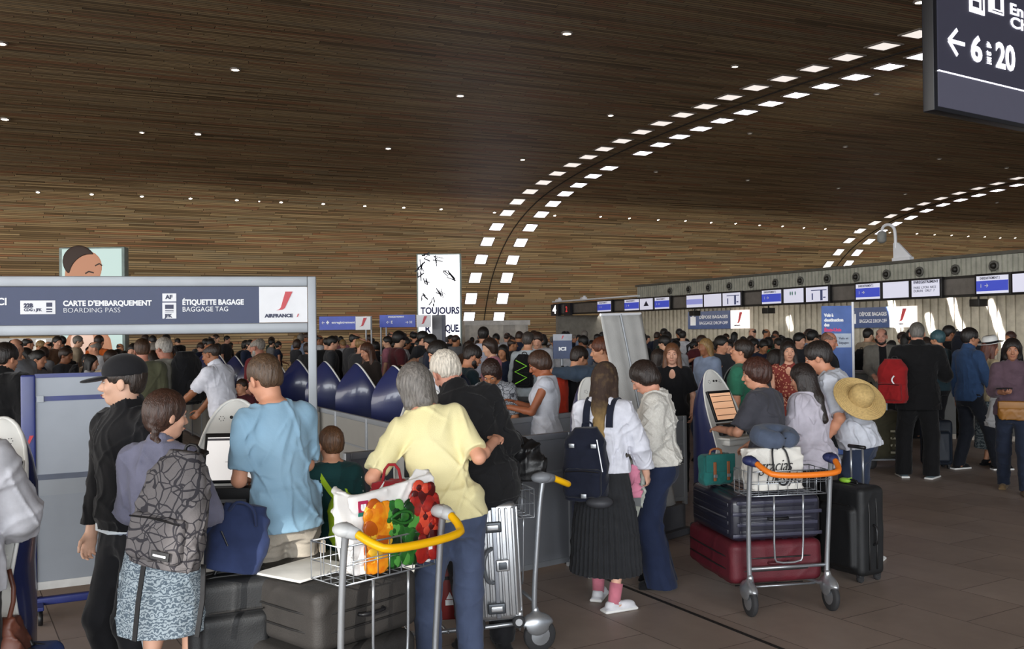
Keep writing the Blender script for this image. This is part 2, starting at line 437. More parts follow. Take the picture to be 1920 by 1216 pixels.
    for s_ in (-1, 1): Hh.append((Ell(hp((s_*.077, -.008, -.012)), V3((.0095, .021, .033))*hs, RH @ rotm(0, 0, s_*18)), .006))
    B += Hh
    f = field_for([p for p, _ in B]+[Ell(a[3], .2*k) for a in arms], vox)
    for p, kk in B: f.add(p, kk)
    if vox < .011:
        for s_ in (-1, 1): f.add(Ell(hp((s_*.031, .098, .004)), V3((.017, .016, .011))*hs, RH), .012, sub=True)
        f.add(Ell(hp((0, .092, -.060)), V3((.023, .010, .0055))*hs, RH), .004); f.add(Ell(hp((0, .090, -.070)), V3((.019, .010, .006))*hs, RH), .004)
    for (s_, S, E, W, palm, curl) in arms:
        fa = nrm(W-E)
        for p, kk in hand_prims(W, fa, palm, s_, k*(1 if sex == 'm' else .92), curl): f.add(p, kk if vox < .011 else max(kk, .006))
    f.obj('body', skin(skinc), root)
    # ---------------- eyes and brows
    if eyes is not False and vox < .011:
        mb = MB(); mb.mi = 0
        for s_ in (-1, 1): mb.ell(hp((s_*.031, .0775, .002)), V3((.0125, .0105, .0052))*hs, 10, 8, Matrix(RH.tolist()))
        mb.mi = 1
        gz = RH @ nrm((0, 1, -.12))
        for s_ in (-1, 1): mb.ell(hp((s_*.031, .0775, .003))+gz*.0058*hs, V3((.0062, .0055, .0052))*hs, 8, 6)
        mb.build('eyes', [mat('eye_white', '#b3a79f', rough=.3, var=0), mat('eye_dark', '#20140e', rough=.15, var=0)], root, smooth=True)
        mb = MB()
        hc = hair['c'] if hair and 'c' in hair else '#3a2a20'
        for s_ in (-1, 1): mb.tube([hp((s_*.016, .0905, .022)), hp((s_*.031, .0905, .028)), hp((s_*.048, .079, .024))], [.0022*hs, .0036*hs, .0016*hs], 6, sm=1)
        mb.build('eyebrows', hairm(hc), root, smooth=True)
        mb = MB(); mb.tube([hp((-.021, .097, -.0645)), hp((-.009, .1025, -.0625)), hp((.009, .1025, -.0625)), hp((.021, .097, -.0645))], [.0015*hs, .0035*hs, .0035*hs, .0015*hs], 6, sm=1)
        mb.build('lips', mat('lips', '#9a5046', rough=.4), root, smooth=True)
    # ---------------- hair
    if hair:
        st = hair.get('st', 'short'); hc = hair['c']; th = hair.get('th', .008)
        HP = [(Ell(hp((0, -.016, .034)), V3((.076+th, .096+th, .088+th))*hs, RH), .01)]
        if st in ('bob', 'long', 'ponytail', 'braid', 'bun'): HP.append((Ell(hp((0, -.045, .0)), V3((.074+th, .062+th, .10))*hs, RH), .02))
        if st == 'short': HP.append((Ell(hp((0, -.05, -.01)), V3((.068+th*.5, .055, .075))*hs, RH), .02))
        if st == 'bob':
            L = hair.get('len', .14); HP += [(Cone(hp((s_*.055, -.02, .02)), hp((s_*.062, -.015, -L+.03)), .045*hs, .036*hs), .03) for s_ in (-1, 1)]
            HP += [(Cone(hp((0, -.06, .02)), hp((0, -.068, -L+.02)), .06*hs, .05*hs), .04)]
        if st == 'long':
            L = hair.get('len', .32); down = V3((0, 0, -1)); off = hair.get('fall', (0, -.02, 0))
            a0 = hp((0, -.055, -.02)); nb = T((0, -.075, 1.44)); e = T(V3((off[0], -.11+off[1], 1.44-L+.08)))
            HP += [(Cone(a0, nb, .072*hs, .062*hs), .04), (Cone(nb, e, .062*hs, .038*hs), .03)]
            for s_ in (-1, 1):
                s0 = hp((s_*.066, -.012, .0)); s1 = T((s_*.085, -.02+hair.get('front', 0), 1.43)); s2 = T((s_*.085+off[0], -.05+hair.get('front', 0)*2.2, 1.44-L*.8+.08))
                HP += [(Cone(s0, s1, .033*hs, .036*hs), .03), (Cone(s1, s2, .036*hs, .022*hs), .03)]
        if st == 'bun': HP.append((Ell(hp((0, -.115, .03)), V3((.042, .038, .042))*hs, RH), .01))
        if st == 'ponytail':
            a = hp((0, -.115, .02)); b = hp((0, -.155, -.05)); c = b+V3((0, -.01, -.14))*k; HP += [(Cone(a, b, .026*hs, .030*hs), .01), (Cone(b, c, .030*hs, .015*hs), .02)]
        if st == 'braid':
            a = hp(hair.get('b0', (.045, -.085, -.04)));
            for i in range(8):
                q = a+(RH @ V3(hair.get('bd', (.012, -.004, 0)))*hs*(i*1.0))+V3((0, 0, -.024*i))*k
                HP.append((Ell(q+V3(((-1)**i*.006, 0, 0)), (.019, .016, .019)), .006))
        if st == 'curly':
            HP = [(Ell(hp((0, -.03, .03)), V3((.10+th, .115+th, .11+th))*hs, RH), .01), (Ell(hp((0, -.05, -.05)), V3((.10, .07, .09))*hs, RH), .03)]
        f = field_for([p for p, _ in HP], min(vox, .007) if vox < .011 else vox)
        for p, kk in HP: f.add(p, kk)
        fringe = hair.get('fringe', .0)
        f.add(Ell(hp((0, .105, -.045+fringe*0)), V3((.072, .085, .098-fringe))*hs, RH), .012, sub=True)
        if st in ('short',):
            up = RH @ V3((0, 0, 1)); f.add(Box(hp((0, .03, -.11)), V3((.11, .075, .10))*hs, .01, RH), .01, sub=True)
            f.add(Box(hp((0, -.06, -.165)), V3((.12, .10, .10))*hs, .01, RH), .02, sub=True)
        if st == 'balding': f.add(Ell(hp((0, .02, .11)), V3((.068, .085, .075))*hs, RH), .01, sub=True); f.add(Box(hp((0, .03, -.10)), V3((.11, .075, .11))*hs, .01, RH), .01, sub=True); f.add(Box(hp((0, -.06, -.165)), V3((.12, .10, .10))*hs, .01, RH), .02, sub=True)
        if vox < .011:
            rng = np.random.default_rng(seed); X, Y, Z = np.meshgrid(*f.ax, indexing='ij', sparse=True)
            th_ = np.arctan2(Y-HD[1], X-HD[0]); am = hair.get('rough', .0022)
            w = np.sin(th_*38+3*np.sin(Z*18)+np.sin(th_*7+1))*.5+np.sin(th_*71+Z*25+2*np.sin(th_*5))*.35+np.sin(th_*17-Z*30)*.5
            if st in ('curly',): w = w+2.2*np.sin(X*170)*np.sin(Y*160)*np.sin(Z*165)
            f.a = f.a+(w*am).astype(np.float32)
        f.obj('hair', hairm(hc), root)
        if hair.get('beard'):
            HP = [(Ell(hp((0, .05, -.088)), V3((.044, .044, .036))*hs, RH), .01), (Ell(hp((-.045, .02, -.062)), V3((.022, .035, .045))*hs, RH), .02), (Ell(hp((.045, .02, -.062)), V3((.022, .035, .045))*hs, RH), .02)]
            f = field_for([p for p, _ in HP], min(vox, .008))
            for p, kk in HP: f.add(p, kk)
            f.add(Ell(hp((0, .10, -.066)), V3((.026, .02, .008))*hs, RH), .004, sub=True)
            f.obj('beard', hairm(hair['beard']), root)
    cv = min(vox*1.1, vox+.001)
    # ---------------- bottom garment
    if bottom:
        bt = bottom.get('t', 'trousers'); infl = bottom.get('infl', .012); P = []; cuts = []
        waist = bottom.get('waist', 1.0)
        up = RP @ V3((0, 0, 1)); Wp = HC+up*((waist-.93)*k)
        if bt in ('trousers', 'shorts'):
            P += [(q, kk) for q, kk in torso(infl)]
            hem = bottom.get('hem', .05); rh = bottom.get('rh', .068); rk = bottom.get('rk', .083); rt = bottom.get('rt', .096)*build
            for (s_, h0, K, A, fd) in legs:
                P.append((Cone(h0, K, rt*k, rk*k), .05))
                e = A+V3((0, 0, -.06*k)) if hem < .3 else K
                c = Cone(K, e, rk*k, rh*k)
                if bt == 'shorts': P[-1] = (Cone(h0, K+V3((0, 0, .02)), rt*k, rh*k).clip(V3((0, 0, hem*k)), (0, 0, -1)), .05)
                else: P.append((c, .03))
            cuts.append((V3((0, 0, hem*k)), (0, 0, -1)))
        else:
            hem = bottom.get('hem', .5); rw = bottom.get('rh', .24); n = bottom.get('pleats', 0); pa = bottom.get('pa', .05)
            mod = (lambda t, h: 1+pa*np.clip((.9*k-hz-h)/(.3*k)+.25, 0, 1)*np.sin(n*t+.8*np.sin(3*t))) if n else None
            P += [(Loft(HC, up, RP @ V3((1, 0, 0)), [(a[0]-hz-crouch*k, a[1], a[2], a[3]) for a in ST if .9*k <= a[0] <= 1.06*k]+[((hem-.93)*k-.02, rw*k, rw*.82*k, 0), ((hem*.4+.9*.6-.93)*k, (rw*.45+.172*.6)*k, (rw*.4+.12*.6)*k, 0)], infl, mod), .02)]
            cuts.append((HC+up*((hem-.93)*k), -up))
        f = field_for([p for p, _ in P], cv)
        for p, kk in P: f.add(p, kk)
        f.wrinkle(bottom.get('wr', .005)*(1 if vox < .011 else .6), bottom.get('wl', .14), seed+5, (1, 1, 1.2))
        f.cut(Wp, up)
        for c_ in cuts: f.cut(*c_)
        f.obj(bottom.get('name', 'trousers' if bt == 'trousers' else bt), bottom['m'], root)
    # ---------------- top garments (list)
    for li, tp in enumerate(top if isinstance(top, (list, tuple)) else ([top] if top else [])):
        infl = tp.get('infl', .014); sl = tp.get('sl', .6); hem = tp.get('hem', .88); P = []
        P += torso(infl, hem=hem, hemflare=tp.get('flare', .012))
        if tp.get('strapless_neck') is None:
            for s_ in (-1, 1):
                P.append((Cone(NB+V3((0, 0, -.022*k)), T((s_*sx*.92, -.01, 1.415)), .045*r+infl*.7, .050*r+infl*.8), .04))
        sr = tp.get('sr', .018)
        for (s_, S, E, W, palm, curl) in arms:
            if sl <= 0: continue
            a0 = .052*r+infl*.9; a1 = .044*r+sr
            if sl < 1: e = S+(E-S)*sl; P.append((Cone(S, E, a0, a1).clip(e, E-S), .035))
            else:
                t2 = sl-1; e = E+(W-E)*t2; a2 = .032*r+tp.get('cuff', .012)
                P.append((Cone(S, E, a0, a1), .035)); P.append((Cone(E, E+(W-E)*(t2+.06), a1, a2).clip(e, W-E), .025))
        if tp.get('collar'): P.append((Cone(NB+V3((0, -.004, .0)), NB+(NT-NB)*tp['collar'], .082*r+.004, .078*r+.002), .01))
        f = field_for([p for p, _ in P], cv)
        for p, kk in P: f.add(p, kk)
        wr = tp.get('wr', .0055)*(1 if vox < .011 else .6)
        f.wrinkle(wr, tp.get('wl', .11), seed+11+li, (1, 1, .8))
        up = RP @ V3((0, 0, 1)); f.cut(HC+up*((hem-.93)*k), -up)
        # neck opening
        if not tp.get('collar'): f.add(Ell(NB+(NT-NB)*.55+RT @ V3((0, .02, 0)), V3((.062, .06, .055))*k, RT), .008, sub=True)
        else: f.add(Cone(NB+(NT-NB)*.22+RT @ V3((0, .008, 0)), NT+(NT-NB)*.4, .060*r, .066*r), .004, sub=True)
        if tp.get('vneck'): f.add(Ell(T((0, .11, 1.42)), V3((.05, .06, tp['vneck']))*k, RT), .01, sub=True)
        if tp.get('open'): f.add(Box(T((0, .12, 1.2)), V3((tp['open'], .09, .4))*k, .01, RT), .015, sub=True)
        f.obj(tp.get('name', 'shirt'), tp['m'], root)
    # ---------------- shoes
    if shoes:
        for (s_, h0, K, A, fd) in legs:
            g = V3((0, 0, A[2]-.085*k)); o = V3((A[0], A[1], g[2])); rt = V3((fd[1], -fd[0], 0)); R = np.array([rt, fd, (0, 0, 1)]).T
            P = [(Box(o+fd*.045*k+V3((0, 0, .016*k)), V3((.042, .130, .014))*k, .012*k, R), .01), (Ell(o+fd*.10*k+V3((0, 0, .035*k)), V3((.042, .075, .036))*k, R), .012),
                 (Cone(o+V3((0, 0, .045*k))-fd*.025*k, o+fd*.02*k+V3((0, 0, shoes.get('h', .085)*k)), .040*k, .040*k), .02)]
            f = field_for([p for p, _ in P], min(vox, .006) if vox < .011 else vox)
            for p, kk in P: f.add(p, kk)
            f.cut(g+V3((0, 0, .001)), (0, 0, -1)); f.cut(o+V3((0, 0, shoes.get('h', .085)*k)), (0, .0, 1))
            sh = f.obj('shoe', shoes['m'], root)
            if shoes.get('sole'):
                mb = MB(); mb.box(tuple(o+fd*.045*k+V3((0, 0, .012*k))), (.094*k, .27*k, .022*k), rz=-math.atan2(fd[0], fd[1]), bev=.010); mb.build('sole', shoes['sole'], sh, sharp=50)
            if shoes.get('sock'):
                MB().tube([A+V3((0, 0, -.03*k)), A+(K-A)*.28], [.043*k, .048*k], 16).build('sock', shoes['sock'], root, smooth=True)
    return J
def wpt(J, p):
    "person-local point -> world"
    r = J['root']; c, s = math.cos(r.rotation_euler.z), math.sin(r.rotation_euler.z); p = V3(p)
    return V3((r.location.x+c*p[0]-s*p[1], r.location.y+s*p[0]+c*p[1], r.location.z+p[2]))
# ------------------------------------------------------------------ room frame: U along the vault axis, V towards the far wall
CU, SU = math.cos(TH), math.sin(TH)
def RU(U, V, Z=0): return Vector((U*CU-V*SU, U*SU+V*CU, Z))
def Vat(px, U):
    a = (px-960)/F; d = U/(a*CU+SU); return d*(-a*SU+CU)
PV = [35.15, 34.95, 34.7, 34.2, 33.6, 32.9, 32.0, 31.0, 30.05, 29.1, 28.1, 27.1, 26.1, 25.1, 24.1, 23.1, 21.2, 19.3, 17.4, 15.5, 13.8, 10, 5, 0, -5, -12]
PZ = [1.9, 2.5, 3.15, 3.95, 4.58, 5.18, 5.7, 6.1, 6.4, 6.6, 6.76, 6.9, 6.99, 7.07, 7.13, 7.18, 7.24, 7.27, 7.26, 7.22, 7.17, 7.0, 6.7, 6.35, 6.0, 5.5]
PV = [1.15*v for v in PV]; PZ = [CAMH+1.15*(z-1.88) for z in PZ]
# resample and smooth the profile
_t = np.concatenate([[0], np.cumsum(np.hypot(np.diff(PV), np.diff(PZ)))])
_s = np.linspace(0, _t[-1], 90); _v = np.interp(_s, _t, PV); _z = np.interp(_s, _t, PZ)
for _ in range(2):
    _v[1:-1] = (_v[:-2]+2*_v[1:-1]+_v[2:])/4; _z[1:-1] = (_z[:-2]+2*_z[1:-1]+_z[2:])/4
def hit_vault(px, py):
    o = Vector((0, 0, CAMH)); d = (pix(px, py, 1)-o)
    prev = None
    for i in range(len(_s)-1, -1, -1) if False else range(len(_s)-1):
        # segment i: intersect ray with the plane strip
        v0, z0, v1, z1 = _v[i], _z[i], _v[i+1], _z[i+1]
        n = Vector((-(z1-z0), (v1-v0)))      # normal in (V,Z)
        dv = -d.x*SU+d.y*CU; du = d.x*CU+d.y*SU
        den = n[0]*dv+n[1]*d.z
        if abs(den) < 1e-9: continue
        t = (n[0]*(v0-0)+n[1]*(z0-CAMH))/den
        if t <= 0: continue
        V = t*dv; Z = CAMH+t*d.z
        L2 = (v1-v0)**2+(z1-z0)**2; w = ((V-v0)*(v1-v0)+(Z-z0)*(z1-z0))/L2
        if -.001 <= w <= 1.001: return t*du, V, Z, Vector((0, 0)), i
    return None
U0, U1 = -26, 78
# wood slat material on UVs in metres
def wood_mat():
    m = bpy.data.materials.new('ceiling_wood'); m.use_nodes = True; nt = m.node_tree; N = nt.nodes; L = nt.links; b = N['Principled BSDF']
    uv = N.new('ShaderNodeUVMap'); uv.uv_map = 'UVMap'
    sp = N.new('ShaderNodeSeparateXYZ'); L.new(uv.outputs[0], sp.inputs[0])
    def math_(op, a, bb=None, c=None):
        n = N.new('ShaderNodeMath'); n.operation = op
        for i, x in enumerate((a, bb, c)):
            if x is None: continue
            if isinstance(x, (int, float)): n.inputs[i].default_value = x
            else: L.new(x, n.inputs[i])
        return n.outputs[0]
    row = math_('FLOOR', math_('DIVIDE', sp.outputs[1], .105))
    wn = N.new('ShaderNodeTexWhiteNoise'); wn.noise_dimensions = '1D'; L.new(row, wn.inputs['W'])
    uo = math_('ADD', math_('DIVIDE', sp.outputs[0], 2.6), math_('MULTIPLY', wn.outputs['Value'], 37.0))
    pl = math_('FLOOR', uo)
    cb = N.new('ShaderNodeCombineXYZ'); L.new(row, cb.inputs[0]); L.new(pl, cb.inputs[1])
    w2 = N.new('ShaderNodeTexWhiteNoise'); w2.noise_dimensions = '2D'; L.new(cb.outputs[0], w2.inputs['Vector'])
    cr = N.new('ShaderNodeValToRGB'); e = cr.color_ramp; e.interpolation = 'LINEAR'
    cols = [(0, '#4a3d2c'), (.25, '#7a664b'), (.45, '#a08a68'), (.6, '#857860'), (.75, '#8d6448'), (.85, '#8d7a5c'), (1, '#bda47c')]
    e.elements[0].position = 0; e.elements[0].color = (*lin(cols[0][1]), 1); e.elements[1].position = 1; e.elements[1].color = (*lin(cols[-1][1]), 1)
    for p, c in cols[1:-1]: q = e.elements.new(p); q.color = (*lin(c), 1)
    # big patches shift the tone
    nz = N.new('ShaderNodeTexNoise'); nz.inputs['Scale'].default_value = .22; nz.inputs['Detail'].default_value = 3
    mp = N.new('ShaderNodeMapping'); mp.inputs['Scale'].default_value = (1, 3.2, 1); L.new(uv.outputs[0], mp.inputs[0]); L.new(mp.outputs[0], nz.inputs['Vector'])
    f = math_('ADD', math_('MULTIPLY', w2.outputs['Value'], .75), math_('MULTIPLY', math_('SUBTRACT', nz.outputs[0], .25), .5))
    L.new(f, cr.inputs[0])
    # gap between slats
    fr = math_('FRACT', math_('DIVIDE', sp.outputs[1], .105)); gap = math_('GREATER_THAN', fr, .80)
    fu = math_('FRACT', uo); g2 = math_('LESS_THAN', fu, .006); gg = math_('MAXIMUM', gap, g2)
    mx = N.new('ShaderNodeMix'); mx.data_type = 'RGBA'; L.new(gg, mx.inputs[0]); L.new(cr.outputs[0], mx.inputs[6]); mx.inputs[7].default_value = (*lin('#3a2e22'), 1)
    L.new(mx.outputs[2], b.inputs['Base Color']); b.inputs['Roughness'].default_value = .6; b.inputs['Specular IOR Level'].default_value = .25
    bp = N.new('ShaderNodeBump'); bp.inputs['Strength'].default_value = .5; bp.inputs['Distance'].default_value = .02
    inv = math_('SUBTRACT', 1.0, gg); L.new(inv, bp.inputs['Height']); L.new(bp.outputs[0], b.inputs['Normal'])
    return m
WOOD = wood_mat()
def vault():
    nu = 40; v = []; f = []; us = np.linspace(U0, U1, nu)
    for i in range(len(_s)):
        for u in us: v.append(RU(u, _v[i], _z[i]))
    for i in range(len(_s)-1):
        for j in range(nu-1): f.append((i*nu+j, i*nu+j+1, (i+1)*nu+j+1, (i+1)*nu+j))
    o = mkobj('ceiling', v, f, WOOD); me = o.data; uvl = me.uv_layers.new(name='UVMap')
    for lp in me.loops:
        i, j = divmod(lp.vertex_index, nu); uvl.data[lp.index].uv = (us[j], _s[i])
    tag(o, kind='structure')
    # lower wall
    v = []; vw = _v[0]
    for z in (0, _z[0]):
        for u in us: v.append(RU(u, vw, z))
    f = [(j, j+1, nu+j+1, nu+j) for j in range(nu-1)]
    o = mkobj('wall_far', v, f, WOOD, smooth=False); uvl = o.data.uv_layers.new(name='UVMap')
    for lp in o.data.loops:
        i, j = divmod(lp.vertex_index, nu); uvl.data[lp.index].uv = (us[j], -_z[0] if i == 0 else 0)
    tag(o, kind='structure')
vault()
# side wall far right, closing the hall
wr = MB(); wr.box((0, 0, 4.5), (.3, 60, 9)).build('wall_right', mat('plaster_warm', '#8c8377', rough=.8)); o = bpy.data.objects['wall_right']; o.location = RU(U1-.2, 15, 0); o.rotation_euler.z = TH; tag(o, kind='structure')
# floor
def floor_mat():
    m = bpy.data.materials.new('floor_stone'); m.use_nodes = True; nt = m.node_tree; N = nt.nodes; L = nt.links; b = N['Principled BSDF']
    tc = N.new('ShaderNodeTexCoord'); mp = N.new('ShaderNodeMapping'); L.new(tc.outputs['Object'], mp.inputs[0]); mp.inputs['Rotation'].default_value = (0, 0, R_(59))
    br = N.new('ShaderNodeTexBrick'); L.new(mp.outputs[0], br.inputs['Vector']); br.offset = .5
    br.inputs['Scale'].default_value = 1; br.inputs['Brick Width'].default_value = .9; br.inputs['Row Height'].default_value = .6; br.inputs['Mortar Size'].default_value = .0035
    br.inputs['Color1'].default_value = (*lin('#a4958b'), 1); br.inputs['Color2'].default_value = (*lin('#94857b'), 1); br.inputs['Mortar'].default_value = (*lin('#5a4f48'), 1)
    nz = N.new('ShaderNodeTexNoise'); nz.inputs['Scale'].default_value = 1.1; nz.inputs['Detail'].default_value = 8; nz.inputs['Roughness'].default_value = .65; L.new(mp.outputs[0], nz.inputs['Vector'])
    mr = N.new('ShaderNodeMapRange'); mr.inputs[1].default_value = .3; mr.inputs[2].default_value = .7; mr.inputs[3].default_value = .8; mr.inputs[4].default_value = 1.12; L.new(nz.outputs[0], mr.inputs[0])
    vm = N.new('ShaderNodeVectorMath'); vm.operation = 'SCALE'; L.new(br.outputs[0], vm.inputs[0]); L.new(mr.outputs[0], vm.inputs['Scale'])
    L.new(vm.outputs[0], b.inputs['Base Color'])
    n2 = N.new('ShaderNodeTexNoise'); n2.inputs['Scale'].default_value = 3; n2.inputs['Detail'].default_value = 5; L.new(mp.outputs[0], n2.inputs['Vector'])
    m3 = N.new('ShaderNodeMapRange'); m3.inputs[3].default_value = .34; m3.inputs[4].default_value = .6; L.new(n2.outputs[0], m3.inputs[0]); L.new(m3.outputs[0], b.inputs['Roughness'])
    b.inputs['Specular IOR Level'].default_value = .45
    return m
fl = MB(); fl.addmesh([RU(U0, -14, 0), RU(U1, -14, 0), RU(U1, _v[0], 0), RU(U0, _v[0], 0)], [(0, 1, 2, 3)])
fl = fl.build('floor', floor_mat()); tag(fl, kind='structure')
# dark joint across the floor
def floor_px(px, py):
    o = Vector((0, 0, CAMH)); d = pix(px, py, 1)-o; t = -CAMH/d.z; return o+d*t
a = floor_px(948, 1010); b = floor_px(1480, 1222); dd = (b-a).normalized(); a = a-dd*1.2; b = b+dd*2
ln = MB(); nn = Vector((-dd.y, dd.x, 0))*.014
ln.addmesh([a+nn, a-nn, b-nn, b+nn, *[Vector((q.x, q.y, .003)) for q in (a+nn, a-nn, b-nn, b+nn)]], [(4, 5, 6, 7), (0, 1, 5, 4), (1, 2, 6, 5), (2, 3, 7, 6), (3, 0, 4, 7)])
tag(ln.build('trim_1', mat('joint_black', '#171412', rough=.7)), kind='structure')
lt = [floor_px(1166, 1010), floor_px(1150, 1216)]

# arch seams
GROOVE = mat('groove', '#1c150f', rough=.9)
def seam(U, name):
    mb = MB(); pts = [RU(U, _v[i]-.02, _z[i]-.01) for i in range(0, 78)]
    mb.strip(pts, .035, .03, tuple(RU(1, 0, 0))); tag(mb.build(name, GROOVE), kind='structure')
UR, UL = 17.25, 15.72
seam((UR+UL)/2, 'trim_2'); seam(35.7, 'trim_3')
RR = [(935,595),(942,559),(950,520),(961,486),(976,454),(994,426),(1015,401),(1037,381),(1060,362),(1085,346),(1112,329),(1142,314),(1205,286),(1238,270),(1274,255),(1314,240),(1354,225),(1398,209),(1445,193),(1493,177),(1548,160),(1605,143),(1667,124),(1730,104)]
LL = [(879,595),(883,559),(891,520),(902,485),(914,452),(931,424),(951,398),(970,377),(994,358),(1019,341),(1045,324),(1073,308),(1103,293),(1133,278),(1166,263),(1203,246),(1240,230),(1280,214),(1323,198),(1368,181),(1417,163),(1470,146),(1527,127),(1589,106),(1657,85),(1723,62)]
R2 = [(1590,494),(1607,473),(1629,452),(1652,434),(1679,419),(1708,407),(1737,394),(1768,383),(1801,374),(1835,365),(1870,356),(1907,346)]
L2 = [(1553,495),(1572,472),(1592,450),(1612,432),(1640,417),(1670,404),(1701,391),(1732,381),(1764,371),(1798,361),(1834,352),(1870,343),(1908,333)]
ORD = ['lowest', 'second', 'third', 'fourth', 'fifth', 'sixth', 'seventh', 'eighth', 'ninth', 'tenth', 'eleventh', 'twelfth', 'thirteenth', 'fourteenth', 'fifteenth', 'sixteenth', 'seventeenth', 'eighteenth', 'nineteenth', 'twentieth', 'twenty-first', 'twenty-second', 'twenty-third', 'twenty-fourth', 'twenty-fifth', 'twenty-sixth']
def tangent(i):
    i = min(max(i, 1), len(_s)-2); t = Vector((0, _v[i+1]-_v[i-1], _z[i+1]-_z[i-1])); a = RU(0, t.y, t.z); return a.normalized()
FRM = mat('lamp_frame', '#6d645c', rough=.5)
def ceil_panel(px, py, where, k, em, w, n):
    h = hit_vault(px, py); U, V, Z, _, i = h
    p = RU(U, V, Z); u = RU(1, 0, 0).normalized(); t = tangent(i); nn = u.cross(t).normalized()
    if nn.z > 0 or (abs(nn.z) < .4 and nn.dot(p-Vector((0, 0, CAMH))) > 0): nn = -nn
    M = Matrix((( u.x, t.x, nn.x, p.x), (u.y, t.y, nn.y, p.y), (u.z, t.z, nn.z, p.z), (0, 0, 0, 1)))
    r = empty('ceiling_light', f'square light panel, {k} from the floor in {where}' if k == 'lowest' else f'square light panel, {k} up from the floor in {where}', 'ceiling light', group=n)
    r.matrix_world = M
    s = w/2
    mb = MB()
    for (c, sz) in (((0, s+.02, .0), (w+.08, .04, .06)), ((0, -s-.02, .0), (w+.08, .04, .06)), ((s+.02, 0, 0), (.04, w, .06)), ((-s-.02, 0, 0), (.04, w, .06))): mb.box(c, sz)
    mb.build('frame', FRM, r)
    MB().box((0, 0, .012), (w, w, .02)).build('diffuser', em, r)
EMW = mat('panel_light', '#ffffff', var=0, emit='#f6efff', es=5.0); EMG = mat('panel_light_soft', '#ffffff', var=0, emit='#e6ddd6', es=.8); EMB = mat('panel_light_mid', '#fff', var=0, emit='#f3ece6', es=.75) if False else EMG
for k, (x, y) in enumerate(RR): ceil_panel(x, y, 'right row of the nearer arch', ORD[k], EMW, .50, 'panel lights along the nearer arch')
for k, (x, y) in enumerate(LL): ceil_panel(x, y, 'left row of the nearer arch', ORD[k], EMW if k < 6 else EMG, .50, 'panel lights along the nearer arch')
for k, (x, y) in enumerate(R2): ceil_panel(x, y, 'right row of the far arch', ORD[k], EMW, .46, 'panel lights along the far arch')
for k, (x, y) in enumerate(L2): ceil_panel(x, y, 'left row of the far arch', ORD[k], EMG, .46, 'panel lights along the far arch')
# downlights
DL = [(1063,61,1),(441,129,1),(863,178,1),(1378,123,.8),(1145,215,.9),(9,222,1.1),(371,250,1),(266,247,.7),(728,277,.9),(980,298,.8),(2,80,1.1),(1725,2,1)]
DR = [(71,359),(172,363),(266,367),(357,371),(444,374),(486,376),(527,378),(606,381),(684,385),(757,388),(827,391),(927,397),(1040,403)]
DR2 = [(1126,405),(1180,408),(1234,411),(1285,413),(1333,416),(1379,418),(1424,421),(1467,423),(1507,426),(1547,428),(1604,432),(1668,435),(1719,437),(1752,439),(1784,440),(1815,442),(1846,443),(1875,445),(1903,445)]
DD = [(1230,321),(1402,337),(1406,249),(1572,352),(1585,274),(1644,175),(1697,363),(1761,297),(1887,314),(1869,379)]
EMD = mat('spot_glow', '#ffffff', var=0, emit='#ffe9d0', es=14.0); EMX = mat('spot_dim', '#9a928a', var=0, emit='#cfc6b8', es=.35)
def downlight(px, py, r, em, lab, g):
    U, V, Z, _, i = hit_vault(px, py); p = RU(U, V, Z); u = RU(1, 0, 0).normalized(); t = tangent(i); nn = u.cross(t).normalized()
    if nn.z > 0 or (abs(nn.z) < .4 and nn.dot(p-Vector((0, 0, CAMH))) > 0): nn = -nn
    o = empty('downlight', lab, 'ceiling light', group=g)
    o.matrix_world = Matrix(((u.x, t.x, nn.x, p.x), (u.y, t.y, nn.y, p.y), (u.z, t.z, nn.z, p.z), (0, 0, 0, 1)))
    MB().lathe([(r*1.05, -.01), (r*1.05, .035), (r*1.45, .04), (r*1.45, -.01)], n=14, cap=False).build('trim_ring', FRM, o, smooth=True)
    MB().lathe([(r, .0), (r, .028)], n=14).build('lamp', em, o)
def nth(k): return (['first', 'second']+ORD[2:])[k]
for k, (x, y, r) in enumerate(sorted(DL)): downlight(x, y, .085*r, EMD, f'bright round downlight high on the wooden vault, {nth(k)} from the left of the scattered ones', 'scattered downlights on the vault')
for k, (x, y) in enumerate(DR): downlight(x, y, .055 if x != 486 else .03, EMD, f'small downlight in the low row left of the nearer arch, {nth(k)} from the left', 'low row of downlights')
for k, (x, y) in enumerate(DR2): downlight(x, y, .048, EMD, f'small downlight in the low row right of the nearer arch, {nth(k)} from the left', 'low row of downlights')
for k, (x, y) in enumerate(sorted(DD)): downlight(x, y, .06, EMX, f'dim unlit downlight between the two arches, {nth(k)} from the left', 'dim downlights between the arches')

# ------------------------------------------------------------------ planes that carry signs
class Plane:
    "vertical plane through P0 (x,y) running along direction (dx,dy) to the picture's right; local X along it, face -Y towards the viewer"
    def __init__(s, P0, d):
        s.P = V3((P0[0], P0[1], 0)); s.d = nrm((d[0], d[1], 0)); s.n = V3((s.d[1], -s.d[0], 0))
        s.rz = math.atan2(s.d[1], s.d[0])
    def hit(s, px, py):
        o = V3((0, 0, CAMH)); d = V3(pix(px, py, 1))-o; t = np.dot(s.P-o, s.n)/np.dot(d, s.n); p = o+d*t
        return np.dot(p-s.P, s.d), p[2]
    def rect(s, x0, y0, x1, y1):
        "(u0,z0,u1,z1) for a pixel box, measured at its middle lines"
        ym, xm = (y0+y1)/2, (x0+x1)/2
        return s.hit(x0, ym)[0], s.hit(xm, y1)[1], s.hit(x1, ym)[0], s.hit(xm, y0)[1]
    def root(s, name, label, cat, u=0, z=0, group=None):
        return empty(name, label, cat, tuple(s.P+s.d*u+V3((0, 0, z))), s.rz, group)
